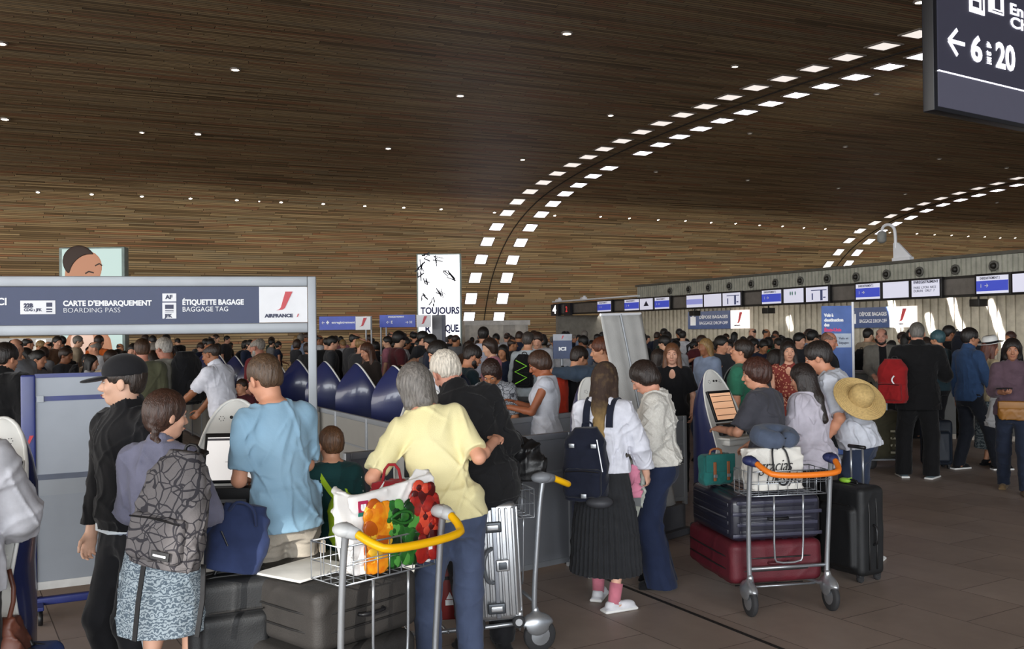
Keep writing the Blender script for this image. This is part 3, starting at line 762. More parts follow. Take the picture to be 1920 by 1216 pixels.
def T_(x=0, y=0, z=0): return Matrix.Translation((x, y, z))
def slab(name, u0, z0, u1, z1, m, parent, y=0, th=.02, bev=0):
    mb = MB().box(((u0+u1)/2, y, (z0+z1)/2), (u1-u0, th, z1-z0), bev=bev); return mb.build(name, m, parent, sharp=40 if bev else None)
ALU = mat('brushed_aluminium', '#94989d', rough=.42, metal=.3, var=.05, vs=3)
GREYP = mat('grey_panel', '#8e9196', rough=.5, var=.04)
NAVY = mat('navy_paint', '#243a6e', rough=.35, var=.04)
SIGNB = mat('sign_blue', '#26345b', rough=.45, var=.03); WHITE = mat('sign_white', '#e9eaee', rough=.45, var=.02)
LETW = mat('letter_white', '#f2f4f8', var=0, rough=.5); LETN = mat('letter_navy', '#262b4d', var=0, rough=.5); LETR = mat('letter_red', '#c63842', var=0, rough=.45)
def redmark(parent, x, z, h, y=-.02, m=None):
    "slanted red tail stripe"
    mb = MB(); pts = [(-.32, -.5), (-.06, -.46), (.14, -.16), (.42, .5), (.02, .5), (-.10, -.05), (-.20, -.32)]
    pts = [(-.42, -.5), (-.08, -.46), (.04, -.36), (.44, .5), (.06, .5), (-.18, -.34), (-.26, -.44)]
    mb.prism([(x+a*h, z+b*h) for a, b in pts], .004, T_(0, y, 0)); return mb.build('logo_stripe', m or LETR, parent)

# ---- gantry sign at left
Pl, Pr_ = gp(0, 574, 9.44), gp(585, 570, 10.1)
G = Plane(Pr_, (Pr_[0]-Pl[0], Pr_[1]-Pl[1]))
g = G.root('gantry_sign', 'long grey-framed overhead sign on a tall post above the check-in kiosks, navy panel', 'sign')
uL = -4.6
zt = G.hit(585, 518)[1]; z1 = G.hit(500, 537)[1]; z0 = G.hit(500, 605)[1]; zb = G.hit(500, 624)[1]
slab('post', -.045, 0, .045, zt, ALU, g, th=.09, bev=.012)
slab('top_beam', uL, z1, -.045, zt, ALU, g, th=.08, bev=.01); slab('bottom_beam', uL, zb, -.045, z0, ALU, g, th=.08, bev=.01)
ul = G.hit(486, 570)[0]
slab('blue_panel', uL, z0, ul, z1, SIGNB, g, th=.03); lp = slab('logo_panel', ul, z0+.004, -.05, z1-.004, WHITE, g, th=.04)
MB().box((uL, 0, zt/2), (.09, .09, zt), bev=.012).build('post', ALU, g, sharp=40)
def ptext(G, body, px, py, hpx, m, parent, y, bold=0, wpx=None, align='LEFT', name='lettering'):
    u, z = G.hit(px, py); size = abs(G.hit(px, py-hpx/2)[1]-G.hit(px, py+hpx/2)[1])/.7
    o = text(body, size, m, parent, T_(u, y, z), name, bold, align=align)
    if wpx:
        w = max(v.co.x for v in o.data.vertices)-min(v.co.x for v in o.data.vertices); tw = abs(G.hit(px+wpx, py)[0]-u)
        o.matrix_basis = o.matrix_basis @ Matrix.Diagonal((tw/w, 1, 1, 1))
    return o
ptext(G, 'CI', -5, 566, 13, LETW, g, -.02, .003)
ptext(G, "CARTE D'EMBARQUEMENT", 119, 569, 9.5, LETW, g, -.02, .003, 166)
ptext(G, 'BOARDING PASS', 119, 582, 9, LETW, g, -.02, -.001, 106)
ptext(G, 'ÉTIQUETTE BAGAGE', 342, 567, 9.5, LETW, g, -.02, .003, 115)
ptext(G, 'BAGGAGE TAG', 342, 580, 9, LETW, g, -.02, .0, 85)
u0, a0, u1, a1 = G.rect(39, 563, 105, 589); ic = slab('boarding_pass_icon', u0, a0, u1, a1, WHITE, g, y=-.018, th=.008, bev=.003)
ptext(G, '22B', 46, 573, 7, LETN, g, -.0235, .004, 18); ptext(G, 'CDG › JFK', 46, 581, 5, LETN, g, -.0235, .002, 34)
for k, (p, q) in enumerate(((567, 575), (578, 581), (583, 585))):
    r = G.rect(88, p, 99, q); slab('barcode', *r, LETN, g, y=-.024, th=.002)
for (p, q) in ((550, 565), (567, 597)):
    r = G.rect(305, p, 331, q); slab('tag_icon', *r, WHITE, g, y=-.018, th=.008)
ptext(G, 'AF', 311, 557, 7, LETN, g, -.0235, .003, 14); ptext(G, 'JFK', 310, 592, 6, LETN, g, -.0235, .003, 15)
for (p, q) in ((571, 579), (581, 582.5), (584, 585)):
    r = G.rect(310, p, 326, q); slab('barcode', *r, LETN, g, y=-.024, th=.002)
u, z = G.hit(533, 564); h = G.hit(533, 547)[1]-G.hit(533, 582)[1]; redmark(g, u, z, h, -.026)
ptext(G, 'AIRFRANCE', 497, 592, 6, LETN, g, -.023, .003, 53); u, z = G.hit(558, 591); redmark(g, u, z, .035, -.026)

# ---- overhead sign, top right
a_ = R_(56.4); O = Plane(gp(1752, 208, 10.5), (math.sin(a_), math.cos(a_)))
og = O.root('overhead_sign', 'dark hanging direction sign with a white arrow and desk numbers 6 to 20', 'sign')
zb = O.hit(1752, 206)[1]; SB = mat('sign_black', '#16161b', rough=.4, var=.03); SD = mat('sign_dark', '#2d2d3a', rough=.35, var=.03, emit='#34343f', es=.55)
SD2 = mat('sign_slate', '#3d3d49', rough=.35, var=.03, emit='#40404c', es=.75)
OW, OT = 3.4, zb+2.2
slab('casing', 0, zb, OW, OT, SB, og, y=.07, th=.14, bev=.01)
zl = O.hit(1764, 133)[1]
slab('face_panel', .07, zl, OW-.07, OT-.07, SD, og, y=-.004, th=.02); slab('lower_panel', .07, zb+.05, OW-.07, zl-.012, SD2, og, y=-.004, th=.02)
LWE = mat('letter_lit', '#ffffff', var=0, emit='#f2f0ff', es=1.6)
slab('divider_line', .07, zl-.012, OW-.07, zl+.002, LWE, og, y=-.01, th=.02)
ptext(O, '6', 1817, 92, 46, LWE, og, -.02, .012, 21); ptext(O, '20', 1864, 105, 46, LWE, og, -.02, .012, 36)
for s_, yy in (('à', 84), ('to', 99), ('至', 114)): ptext(O, s_, 1847, yy, 10, LWE, og, -.02, .003, 9)
ptext(O, 'Enregistrement', 1890, 17, 20, LWE, og, -.02, .004, 150); ptext(O, 'Check-in', 1891, 42, 20, LWE, og, -.02, .004, 95)
u, z = O.hit(1776, 76); mb = MB(); sz = .20
for pts in (((0, 0, 0), (.30, 0, 0)), ((0, 0, 0), (.16, 0, .17)), ((0, 0, 0), (.16, 0, -.17))):
    a, b = [V3((u+p[0]*1.05, -.018, z+p[2]*.85)) for p in pts]; mb.strip([a, b], .042, .006, nrm(np.cross(b-a, (0, 1, 0))))
mb.build('arrow', LWE, og)
for (x0, x1) in ((1815, 1843), (1851, 1879)):
    ua = O.hit(x0, 15)[0]; ub = O.hit(x1, 15)[0]; zz = O.hit(x0, 22)[1]
    slab('pictogram', ua, zz, ub, zz+.30, LWE, og, y=-.018, th=.01, bev=.02)
    mb = MB(); w = ub-ua
    if x0 == 1815: mb.box((ua+w*.38, -.026, zz+.10), (w*.42, .006, .07)); mb.ell((ua+w*.35, -.026, zz+.22), (.03, .004, .03)); mb.box((ua+w*.8, -.026, zz+.13), (w*.08, .006, .16))
    else: mb.box((ua+w*.55, -.026, zz+.12), (w*.36, .006, .14)); mb.box((ua+w*.55, -.026, zz+.025), (w*.7, .006, .012)); mb.ell((ua+w*.5, -.026, zz+.25), (.03, .004, .03))
    mb.build('pictogram_figure', SD, og)
for uu in (.5, 2.8): MB().tube([(uu, .07, OT), (uu, .07, OT+2.6)], .02).build('hanging_rod', ALU, og)

# ---- lit advertising towers
def lightbox(px0, px1, pytop, d, label):
    P = Plane(gp(px0, 600, d), (1, 0)); u0, z1 = P.hit(px0, pytop); u1, _ = P.hit(px1, pytop); _, z1 = P.hit((px0+px1)/2, pytop)
    r = P.root('advertising_lightbox', label, 'advertisement'); w = u1
    slab('case', 0, 0, w, z1, mat('case_grey', '#8b9a95', rough=.4), r, y=.16, th=.3, bev=.02)
    return P, r, w, z1
P, r, w, zt = lightbox(782, 864, 475, 30, 'tall lit white advertising column reading TOUJOURS, against the wooden wall')
slab('screen', .05, .25, w-.05, zt-.04, mat('screen_white', '#ffffff', var=0, emit='#fbfbff', es=1.1), r, y=0, th=.03)
INK = mat('ink', '#23232e', var=0, emit='#20202a', es=.1); INKN = mat('ink_navy', '#24285a', var=0)
ptext(P, 'TOUJOURS', 789, 583, 12, INKN, r, -.04, .012, 73); ptext(P, 'R', 797, 617, 13, INKN, r, -.04, .015, 11); ptext(P, 'QUE.', 835, 616, 13, INKN, r, -.04, .015, 27)
rng = random.Random(3)
for (x, y, L, a) in ((797, 528, 16, -50), (790, 500, 22, 80), (796, 482, 14, 10), (822, 488, 20, -45), (846, 517, 26, -60), (838, 510, 14, -20), (826, 546, 20, -55), (793, 556, 14, -80), (810, 566, 10, 90), (786, 512, 20, 60)):
    u, z = P.hit(x, y); s = .017; mb = MB()
    for k in range(5):
        aa = R_(a+rng.uniform(-40, 40)); l = L*s*rng.uniform(.4, 1); c = V3((u+rng.uniform(-.08, .08), -.02, z+rng.uniform(-.1, .1)))
        dv = V3((math.cos(aa), 0, math.sin(aa))); mb.strip([c-dv*l/2, c+dv*l/2], .03*rng.uniform(.4, 1.5), .004, nrm(np.cross(dv, (0, 1, 0))))
    mb.build('ink_figure', INK, r)
P, r, w, zt = lightbox(111, 233, 463, 27, 'tall lit advertising column showing a face, behind the gantry sign at left')
def portrait_mat():
    return mat('screen_mint', '#5f6e6a', var=0, emit='#cfe6e0', es=.6)
slab('screen', .10, .25, w-.08, zt-.05, portrait_mat(), r, y=0, th=.03)
u, z = P.hit(160, 505)
SKL = mat('ad_skin', '#6b4a3a', var=0, emit='#d89a78', es=.45); SKH = mat('ad_skin_light', '#7a6a60', var=0, emit='#ffd9c4', es=.55); HRL = mat('ad_hair', '#2a1a12', var=0, emit='#2a1a12', es=.4)
f = Field((u-1.0, -.08, z-2.6), (u+1.3, .04, z+1.0), .022)
f.add(Ell((u-.05, -.02, z-.05), (.50, .03, .62), rotm(0, 35, 0)), .02); f.obj('face', SKL, r)
f = Field((u-1.0, -.08, z-1.2), (u+1.2, .04, z+1.2), .022); f.add(Ell((u-.16, -.025, z+.22), (.50, .035, .48), rotm(0, 30, 0)), .01); f.add(Ell((u+.10, -.03, z-.12), (.50, .2, .56), rotm(0, 35, 0)), .02, sub=True); f.obj('dark_hair', HRL, r)
MB().ell((u+.06, -.035, z+.02), (.20, .012, .26), R=Matrix.Rotation(R_(30), 3, 'Y')).build('highlight', SKH, r, smooth=True)
mb = MB(); mb.strip([(u+.02, -.052, z-.12), (u+.12, -.052, z-.06), (u+.26, -.052, z-.10)], .04, .01, (0, 0, 1)); mb.strip([(u+.30, -.052, z+.10), (u+.42, -.052, z+.16), (u+.5, -.052, z+.10)], .035, .01, (0, 0, 1)); mb.build('brow_lines', HRL, r)
u, z = P.hit(160, 655); MB().ell((u+.1, -.025, z), (.68, .03, .75)).build('shoulder', SKL, r, smooth=True); MB().ell((u-.05, -.04, z+.2), (.36, .03, .42)).build('highlight', SKH, r, smooth=True)

# ---- far structures: white kiosks / doors
def far_box(name, px0, px1, pytop, d, col, label, cat, depth=1.5):
    P = Plane(gp(px0, 600, d), (CU, SU)); u1, z1 = P.hit(px1, pytop); r = P.root(name, label, cat)
    m = mat('far_'+col, col, rough=.6); slab('wall_panel', 0, 0, u1, z1, m, r, y=depth/2, th=depth)
    slab('top_fascia', -.05, z1-.18, u1+.05, z1, mat('fascia_white', '#d9d6d0', rough=.5), r, y=-.04, th=.1)
    return P, r, u1, z1
P, r, w, z = far_box('white_booth', 872, 990, 600, 36, '#b9b4ac', 'white doorway booth against the far wooden wall below the arch', 'booth')
for (x0, x1) in ((880, 943), (966, 985)): a = P.rect(x0, 607, x1, 640); slab('door', a[0], 0, a[2], a[3], mat('door_cream', '#cfcac0', rough=.5), r, y=-.02, th=.04)
P, r, w, z = far_box('white_booth', -40, 94, 633, 24, '#b9b4ac', 'plain white booth at the far left behind the crowd, under the gantry', 'booth')
slab('light_column', w-.32, 0, w-.10, z-.05, mat('tube_white', '#ffffff', var=0, emit='#f4f8f4', es=1.3), r, y=-.06, th=.08)

# ---- queue signs on thin posts
def queue_sign(d, bx, wx, y0, y1, label, lines, posts, angle=0):
    P = Plane(gp(bx[0], y0, d), (math.cos(angle), math.sin(angle))); r = P.root('queue_sign', label, 'sign', group=None)
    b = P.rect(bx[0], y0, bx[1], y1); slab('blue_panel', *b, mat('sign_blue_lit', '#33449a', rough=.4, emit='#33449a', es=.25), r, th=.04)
    if wx: b2 = P.rect(wx[0], y0, wx[1], y1); slab('logo_panel', *b2, WHITE, r, th=.045); redmark(r, (b2[0]+b2[2])/2, (b2[1]+b2[3])/2+.02, (b2[3]-b2[1])*.65, -.03)
    for (t, x, y, h, w_) in lines: ptext(P, t, x, y, h, LETW, r, -.022, .002, w_)
    for x in posts: u = P.hit(x, y1)[0]; MB().tube([(u, .03, 0), (u, .03, b[3])], .018).build('post', ALU, r)
queue_sign(20, (599, 667), (667, 695), 593, 618, 'wide blue queue sign with red-striped white end, right of the gantry post', [('← ✚', 603, 605, 6, 14), ('enregistrement', 622, 604.5, 4, 44)], (686, 696))
queue_sign(22, (712, 779), (781, 808), 590, 613, 'dark blue queue sign with arrows left of the TOUJOURS column', [('ENREGISTREMENT', 728, 594, 2.5, 30), ('← E', 724, 604, 5, 12), ('→ H', 760, 604, 5, 12)], (714, 724))
P = Plane(gp(808, 600, 22.6), (1, 0)); r = P.root('display_cabinet', 'plain grey totem standing in front of the TOUJOURS column', 'totem'); a = P.rect(810, 590, 835, 640); slab('body', a[0], 0, a[2], a[3], mat('totem_grey', '#77777c', rough=.4), r, y=.1, th=.2, bev=.01); slab('side_strip', a[2]-.08, .05, a[2], a[3], mat('totem_dark', '#33344c', rough=.4), r, y=-.01, th=.03)
# small stand sign reading ICI
P = Plane(gp(1037, 650, 13.5), (1, .1)); r = P.root('stand_sign', 'navy freestanding sign with white head, in the crowd below desk sign 4', 'sign')
a = P.rect(1037, 626, 1072, 672); hd = P.rect(1037, 626, 1072, 638)
slab('blue_panel', a[0], a[1], a[2], hd[1], mat('stand_navy', '#2e3f66', rough=.45), r, th=.04); slab('head_panel', hd[0], hd[1], hd[2], hd[3], mat('stand_grey', '#a9adb5'), r, th=.042); redmark(r, .13, (hd[1]+hd[3])/2, .05, -.03)
ptext(P, 'ICI', 1047, 654, 6, LETW, r, -.024, .004, 14); MB().tube([(.13, .03, 0), (.13, .03, a[1])], .02).build('post', ALU, r); MB().box((.13, .03, .01), (.3, .3, .02), bev=.006).build('base', ALU, r)

# ---- check-in counters at right
UC = 16.34
def crect(px0, y0, px1, y1):
    return P.rect(px0, y0, px1, y1)
V0, V1 = Vat(1040, UC), Vat(1925, UC)-3.5
P = Plane(tuple(RU(UC, V0))[:2], tuple(-RU(0, 1))[:2]); LEN = V0-V1
FAS = mat('fascia_taupe', '#6e6862', rough=.5); EDGE = mat('edge_black', '#26231f', rough=.5)
zb, zt2, zr = P.hit(1700, 561)[1], P.hit(1700, 524)[1], P.hit(1700, 492)[1]
fr = P.root('bulkhead', 'long dark fascia band carrying the flight screens above the check-in desks', 'fascia')
slab('taupe_band', 0, zb+.05, LEN, zt2-.05, FAS, fr, y=.1, th=.2); slab('lower_edge', 0, zb, LEN, zb+.05, EDGE, fr, y=.08, th=.26); slab('upper_edge', 0, zt2-.05, LEN, zt2, EDGE, fr, y=.08, th=.26)
uR = P.hit(1190, 560)[0]
mb = MB(); n = int((LEN-uR)/.12)
RIB = mat('ribbed_metal', '#b5b4a8', rough=.45, metal=.3)
poly = []
rb = P.root('ribbed_fascia', 'pale ribbed metal band above the flight screens', 'fascia')
mb.box(((uR+LEN)/2, .25, (zt2+zr)/2), (LEN-uR, .25, zr-zt2))
for k in range(n): mb.box((uR+.06+k*.12, .11, (zt2+zr)/2), (.06, .05, zr-zt2-.02))
mb.build('ribs', RIB, rb); slab('cap', uR, zr, LEN, zr+.06, mat('cap_dark', '#57544c'), rb, y=.2, th=.36)
for k, (x, y) in enumerate([(1253,545),(1288,542),(1325,539),(1364,536),(1405,532),(1450,530),(1497,526),(1547,522),(1601,519),(1658,514),(1720,509),(1787,505),(1859,498)]):
    u, z = P.hit(x, y); v = P.root('round_vent', f'black round air nozzle on the ribbed band, {nth(k)} from the left', 'vent', u, z, 'round air nozzles on the ribbed band')
    MB().lathe([(.10, .0), (.11, .03), (.085, .05), (.07, .02)], o=(0, .08, 0), ax=(0, -1, 0), n=16).build('ring', mat('vent_grey', '#5a5852'), v, smooth=True); MB().lathe([(.06, 0), (.05, .05), (.02, .06)], o=(.01, .05, 0), ax=(0, -1, 0), n=12).build('nozzle', EDGE, v, smooth=True)
# screens
SCB = mat('screen_case', '#191718', rough=.4); SW = mat('screen_lit', '#dcdcea', var=0, emit='#c9c9dc', es=.42); SBL = mat('screen_blue', '#3b47a8', var=0, emit='#3c48b0', es=.5); STX = mat('screen_text', '#2c2c3c', var=0)
scr = [(1127,1152,'b'),(1178,1205,'b'),(1207,1231,'a'),(1235,1262,'b'),(1295,1325,'p'),(1328,1360,'w'),(1363,1396,'m'),(1437,1473,'b'),(1478,1515,'g'),(1520,1561,'m'),(1614,1659,'b'),(1665,1713,'w'),(1719,1771,'t'),(1841,1901,'b'),(1909,1972,'w')]
kd = dict(b='blue and white', a='white screen with a dark triangle', p='pale lilac', w='plain pale', m='map', g='green-marked pale', t='text table')
Pf = P
for k, (x0, x1, t) in enumerate(scr):
    xm = (x0+x1)/2; u0 = P.hit(x0, 560)[0]; u1 = P.hit(x1, 560)[0]; zc = (zb+zt2)/2; hh = .175
    s = P.root('flight_screen', f'{kd[t]} flight screen on the fascia, {nth(k)} from the left', 'screen', u0, zc, 'flight screens above the desks'); w = u1-u0; s.location = Vector(s.location)+Vector(P.n)*.07
    slab('case', -.05, -hh-.045, w+.05, hh+.045, SCB, s, y=-.03, th=.08, bev=.008); slab('display', 0, -hh, w, hh, SW, s, y=-.072, th=.01)
    if t == 'b': slab('blue_field', 0, -hh*.72, w, hh*.45, SBL, s, y=-.079, th=.008); text('ENREGISTREMENT 2', .07, STX, s, T_(w*.12, -.085, hh*.72), 'screen_text', .001, .0005).scale.x = w*.75/.75; text('i  →', .11, LETW, s, T_(w*.14, -.088, -.02), 'screen_text', .002, .0005)
    if t == 'p': slab('lilac_field', 0, -hh*.5, w, hh*.35, mat('screen_lilac', '#8d90cc', var=0, emit='#8d90cc', es=.4), s, y=-.079, th=.008)
    if t == 'a': MB().prism([(w*.3, -.06), (w*.7, -.06), (w*.5, .1)], .004, T_(0, -.082, 0)).build('triangle_mark', STX, s)
    if t == 'm': mb = MB(); [mb.box((w*a, -.08, b), (c, .006, d)) for a, b, c, d in ((.6, .1, w*.7, .02), (.72, -.02, w*.1, .26), (.3, -.05, w*.05, .16), (.85, -.08, w*.1, .03))]; mb.build('map_lines', mat('screen_slate', '#5b6490', var=0), s)
    if t == 'g': mb = MB(); [mb.ell((w*a, -.08, .06), (.02, .004, .05)) for a in (.35, .45, .6)]; mb.build('figures', mat('screen_green', '#2e7d5c', var=0), s)
    if t == 't': text('ENREGISTREMENT 2', .08, STX, s, T_(w*.08, -.085, hh*.75), 'screen_text', .002, .0005); text('PARIS  LYON  NICE\nDUBLIN   ORLY  7', .07, STX, s, T_(w*.08, -.085, -.02), 'screen_text', 0, .0005)
# desk number 4 and 2
for (x0, x1, t, em, lab) in ((1041, 1055, '4', '#ffffff', 'small black lit sign with white number 4 at the fascia end'), (1066, 1077, '2', '#c03a3a', 'small dark sign with a red figure beside sign 4')):
    u0 = P.hit(x0, 580)[0]; u1 = P.hit(x1, 580)[0]; z = P.hit(1048, 581)[1]; s = P.root('number_sign', lab, 'sign', u0, z); w = u1-u0; s.location = Vector(s.location)+Vector(P.n)*.07
    slab('case', 0, -.22, w, .22, mat('num_case', '#14141f', rough=.4), s, y=-.06, th=.1); text(t, .42 if t == '4' else .28, mat('num_'+t, em, var=0, emit=em, es=1.4 if t == '4' else .5), s, T_(w*.25, -.115, 0), 'numeral', .01, .002).scale.x = w*.55/.25
# slab above counters and back wall
MB().box((LEN/2, 2.0, zb+.2), (LEN, 3.6, .08)).build('ceiling_counter', mat('soffit', '#8f8a80', rough=.7)); o = bpy.data.objects['ceiling_counter']; o.name = 'ceiling_2'; o.location = P.P; o.rotation_euler.z = P.rz; tag(o, kind='structure')
bw = MB(); bw.box((LEN/2, 3.85, 1.4), (LEN, .1, 2.8))
for k in range(int(LEN/.25)): bw.box((.12+k*.25, 3.78, 1.4), (.12, .05, 2.8))
o = bw.build('wall_counter', mat('ribbed_beige', '#a8a294', rough=.6)); o.name = 'wall_desk'; o.location = P.P; o.rotation_euler.z = P.rz; tag(o, kind='structure')
# end wall closing at far end
slabo = slab('wall_end', -.1, 0, .1, zb-.02, mat('endwall', '#8a867e'), None, y=2, th=3.8); slabo.location = P.P; slabo.rotation_euler.z = P.rz; tag(slabo, kind='structure')
# white pipe ledge with small lamps over fascia's far end
lg = P.root('cable_ledge', 'white cable tray with small fittings above desk sign 4', 'tray'); slab('tray', .0, zt2+.05, uR+.2, zt2+.10, WHITE, lg, y=0, th=.2)
for x in (1049, 1096): u = P.hit(x, 560)[0]; MB().tube([(u, 0, zt2+.05), (u, 0, zt2+.22)], .05).tube([(u-.25, 0, zt2+.12), (u+.1, 0, zt2+.12)], .06).build('fitting', WHITE, lg, smooth=True)
# hanging speakers under fascia
for k, x in enumerate((1287, 1424, 1815)):
    u, z = P.hit(x, 0)[0], zb; s = P.root('ceiling_projector', ['small black box under the fascia above the first baggage sign', 'small black box hanging under the fascia mid-way', 'small black box under the fascia near the right edge'][k], 'projector', P.hit(x, 580)[0], zb)
    slab('body', -.12, -.20, .12, -.05, EDGE, s, y=.3, th=.25, bev=.01); MB().tube([(0, .3, -.06), (0, .3, .05)], .02).build('bracket', EDGE, s)
# baggage drop-off signs on the back wall
B = Plane(tuple(V3(P.P)-P.n*3.70)[:2], P.d)
for (x0, x1, xw, y0, y1, lab) in ((1291, 1371, 1405, 583, 616, 'navy baggage drop-off sign with white logo end, farther one by the cloth banner'), (1592, 1669, 1719, 576, 614, 'navy baggage drop-off sign with lit logo end, behind the blue roll-up banner')):
    s = B.root('baggage_sign', lab, 'sign', group='baggage drop-off signs'); b = B.rect(x0, y0, x1, y1); c = B.rect(x1, y0, xw, y1); c = (b[2], b[1], c[2], b[3])
    slab('navy_panel', *b, mat('bag_navy', '#2b3c63', rough=.4, emit='#2b3c63', es=.3), s, th=.05); slab('logo_panel', *c, mat('bag_white', '#f4f0ee', var=0, emit='#fff4ee', es=.6), s, th=.05)
    redmark(s, (c[0]+c[2])/2, (c[1]+c[3])/2+.05, (c[3]-c[1])*.6, -.04); w = b[2]-b[0]; h = b[3]-b[1]
    lx = b[0]+w*.28
    t1 = text('DÉPOSE BAGAGES', h*.25, LETW, s, T_(lx, -.03, b[1]+h*.66), 'lettering', .003, .002); t2 = text('BAGGAGE DROP-OFF', h*.25, LETW, s, T_(lx, -.03, b[1]+h*.32), 'lettering', .0, .002)
    for t in (t1, t2):
        ww = max(v.co.x for v in t.data.vertices); t.scale.x = w*.66/ww
    mb = MB(); mb.box((b[0]+w*.13, -.03, b[1]+h*.45), (w*.13, .01, h*.5)); mb.box((b[0]+w*.13, -.03, b[1]+h*.78), (w*.05, .01, h*.14)); mb.build('suitcase_icon', LETW, s)
    text('AIRFRANCE', h*.1, LETN, s, T_((c[0]*.8+c[2]*.2), -.03, b[1]+h*.16), 'lettering', .003, .002)
# camera on white gooseneck above fascia
u, z = P.hit(1680, 492); s = P.root('security_camera', 'white gooseneck security camera on top of the ribbed band', 'camera', u, zr+.06)
MB().box((.0, .2, .04), (.5, .14, .08), bev=.01).prism([(-.25, .08), (.25, .08), (-.12, .42), (-.25, .42)], .05, T_(0, .18, 0)).build('mount', WHITE, s)
MB().tube([(-.2, .2, .3), (-.2, .2, .62), (-.24, .2, .78), (-.38, .2, .86), (-.55, .2, .84), (-.6, .2, .72)], .035, sm=2).build('arm', WHITE, s, smooth=True)
MB().lathe([(.06, 0), (.10, .04), (.10, .22), (.05, .27)], o=(-.6, .2, .72), ax=(0, 0, -1), n=16).build('camera_dome', mat('cam_grey', '#8d8d88'), s, smooth=True)

# ---- low desks
def desk(px0, px1, d0, d1, z, col, label, base=True):
    a, b = gp(px0, 750, d0), gp(px1, 750, d1); Pd = Plane(a, (b[0]-a[0], b[1]-a[1])); L = math.hypot(b[0]-a[0], b[1]-a[1]); r = Pd.root('service_desk', label, 'desk')
    slab('front_panel', 0, .08, L, z-.04, mat('desk_'+col, col, rough=.5), r, y=.3, th=.6); slab('desk_top', -.03, z-.04, L+.03, z, mat('desk_edge', '#4a4640', rough=.4), r, y=.3, th=.68, bev=.01)
    slab('plinth', 0, 0, L, .08, mat('plinth_pale', '#a79d90'), r, y=.31, th=.6)
desk(1540, 1792, 15.9, 15.3, 1.08, '#45433f', 'long dark grey service desk behind the man in the black suit')
desk(1800, 1990, 15.2, 14.6, 1.15, '#3b3733', 'dark service desk behind the pair at the right edge')
desk(1272, 1350, 18.8, 18.8, 1.08, '#59554e', 'dark grey desk between cloth banner and right kiosk')
# ---- blue roll-up banner
P = Plane(gp(1541, 640, 13.2), (1, -.05)); r = P.root('roll_up_banner', 'blue roll-up banner with pale band and white pole, reading Vols à destination', 'banner')
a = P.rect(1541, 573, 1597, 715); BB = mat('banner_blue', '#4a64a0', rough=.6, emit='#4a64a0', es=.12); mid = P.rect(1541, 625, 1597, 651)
slab('fabric', a[0], .06, a[2], a[3], BB, r, th=.012); slab('pale_band', a[0]+.01, mid[1], a[2]-.01, mid[3], mat('band_pale', '#b9c6d8'), r, y=-.01, th=.004)
MB().tube([(a[2]+.02, 0, .02), (a[2]+.02, 0, a[3]+.05)], .018).build('pole', WHITE, r); MB().box(((a[0]+a[2])/2, 0, .03), (a[2]-a[0], .2, .06), bev=.01).build('base', ALU, r)
for t, y, m_, w_ in (('Vols à', 591, LETW, 18), ('destination', 600, LETW, 36), ('des', 609, LETW, 10), ('États-Unis', 618.5, mat('letter_pink', '#e0487c', var=0), 32)): ptext(P, t, 1545, y, 5.5, m_, r, -.012, .004, w_)
ptext(P, 'Vols et', 1572, 634, 4.5, LETN, r, -.018, .0, 18); ptext(P, 'bagages', 1572, 642, 4.5, LETN, r, -.018, .0, 18)
# ---- leaning cloth banner back
a, b = pix(1125, 590, 8.3), pix(1200, 588, 8.7)
bt0, bt1 = pix(1200, 815, 8.1), pix(1268, 815, 8.5)
bt0.z = .25; bt1.z = .25
r = empty('display_banner', 'tall leaning pale grey fabric banner behind the two girls', 'banner', ((bt0.x+bt1.x)/2, (bt0.y+bt1.y)/2, 0))
o_ = Vector(r.location); A, Bq, C, D = [p-o_ for p in (a, b, bt1, bt0)]; nn = ((Bq-A).cross(D-A)).normalized()
v = []; f = []; n1, n2 = 24, 14
for i in range(n1):
    for j in range(n2):
        s, t = i/(n1-1), j/(n2-1); p = A.lerp(Bq, t).lerp(D.lerp(C, t), s); p = p+nn*(.006*math.sin(t*17+s*3)+.004*math.sin(s*11+t*5)+.012*math.cos(2*PI*t*2)*s); v.append(p)
for i in range(n1-1):
    for j in range(n2-1): f.append((i*n2+j, i*n2+j+1, (i+1)*n2+j+1, (i+1)*n2+j))
fb = mkobj('fabric', v, f, mat('banner_grey', '#b4b3b0', rough=.7, var=.06, bump=.2, bs=60), r); md = fb.modifiers.new('thick', 'SOLIDIFY'); md.thickness = .006
mb = MB(); t = .47; mb.tube([A.lerp(Bq, t)-nn*.015, D.lerp(C, t)-nn*.015, ((D.lerp(C, t)-nn*.015).x, (D.lerp(C, t)-nn*.015).y, .02)], .009).build('pole', ALU, r)
MB().tube([A-nn*.005, Bq-nn*.005], .013).build('top_rail', WHITE, r); mc = (C+D)/2; MB().box((mc.x, mc.y, .03), (.7, .22, .06), bev=.01, rz=math.atan2(C.y-D.y, C.x-D.x)).box((mc.x, mc.y, .15), (.66, .1, .22), rz=math.atan2(C.y-D.y, C.x-D.x)).build('base', mat('banner_base', '#55565a'), r)

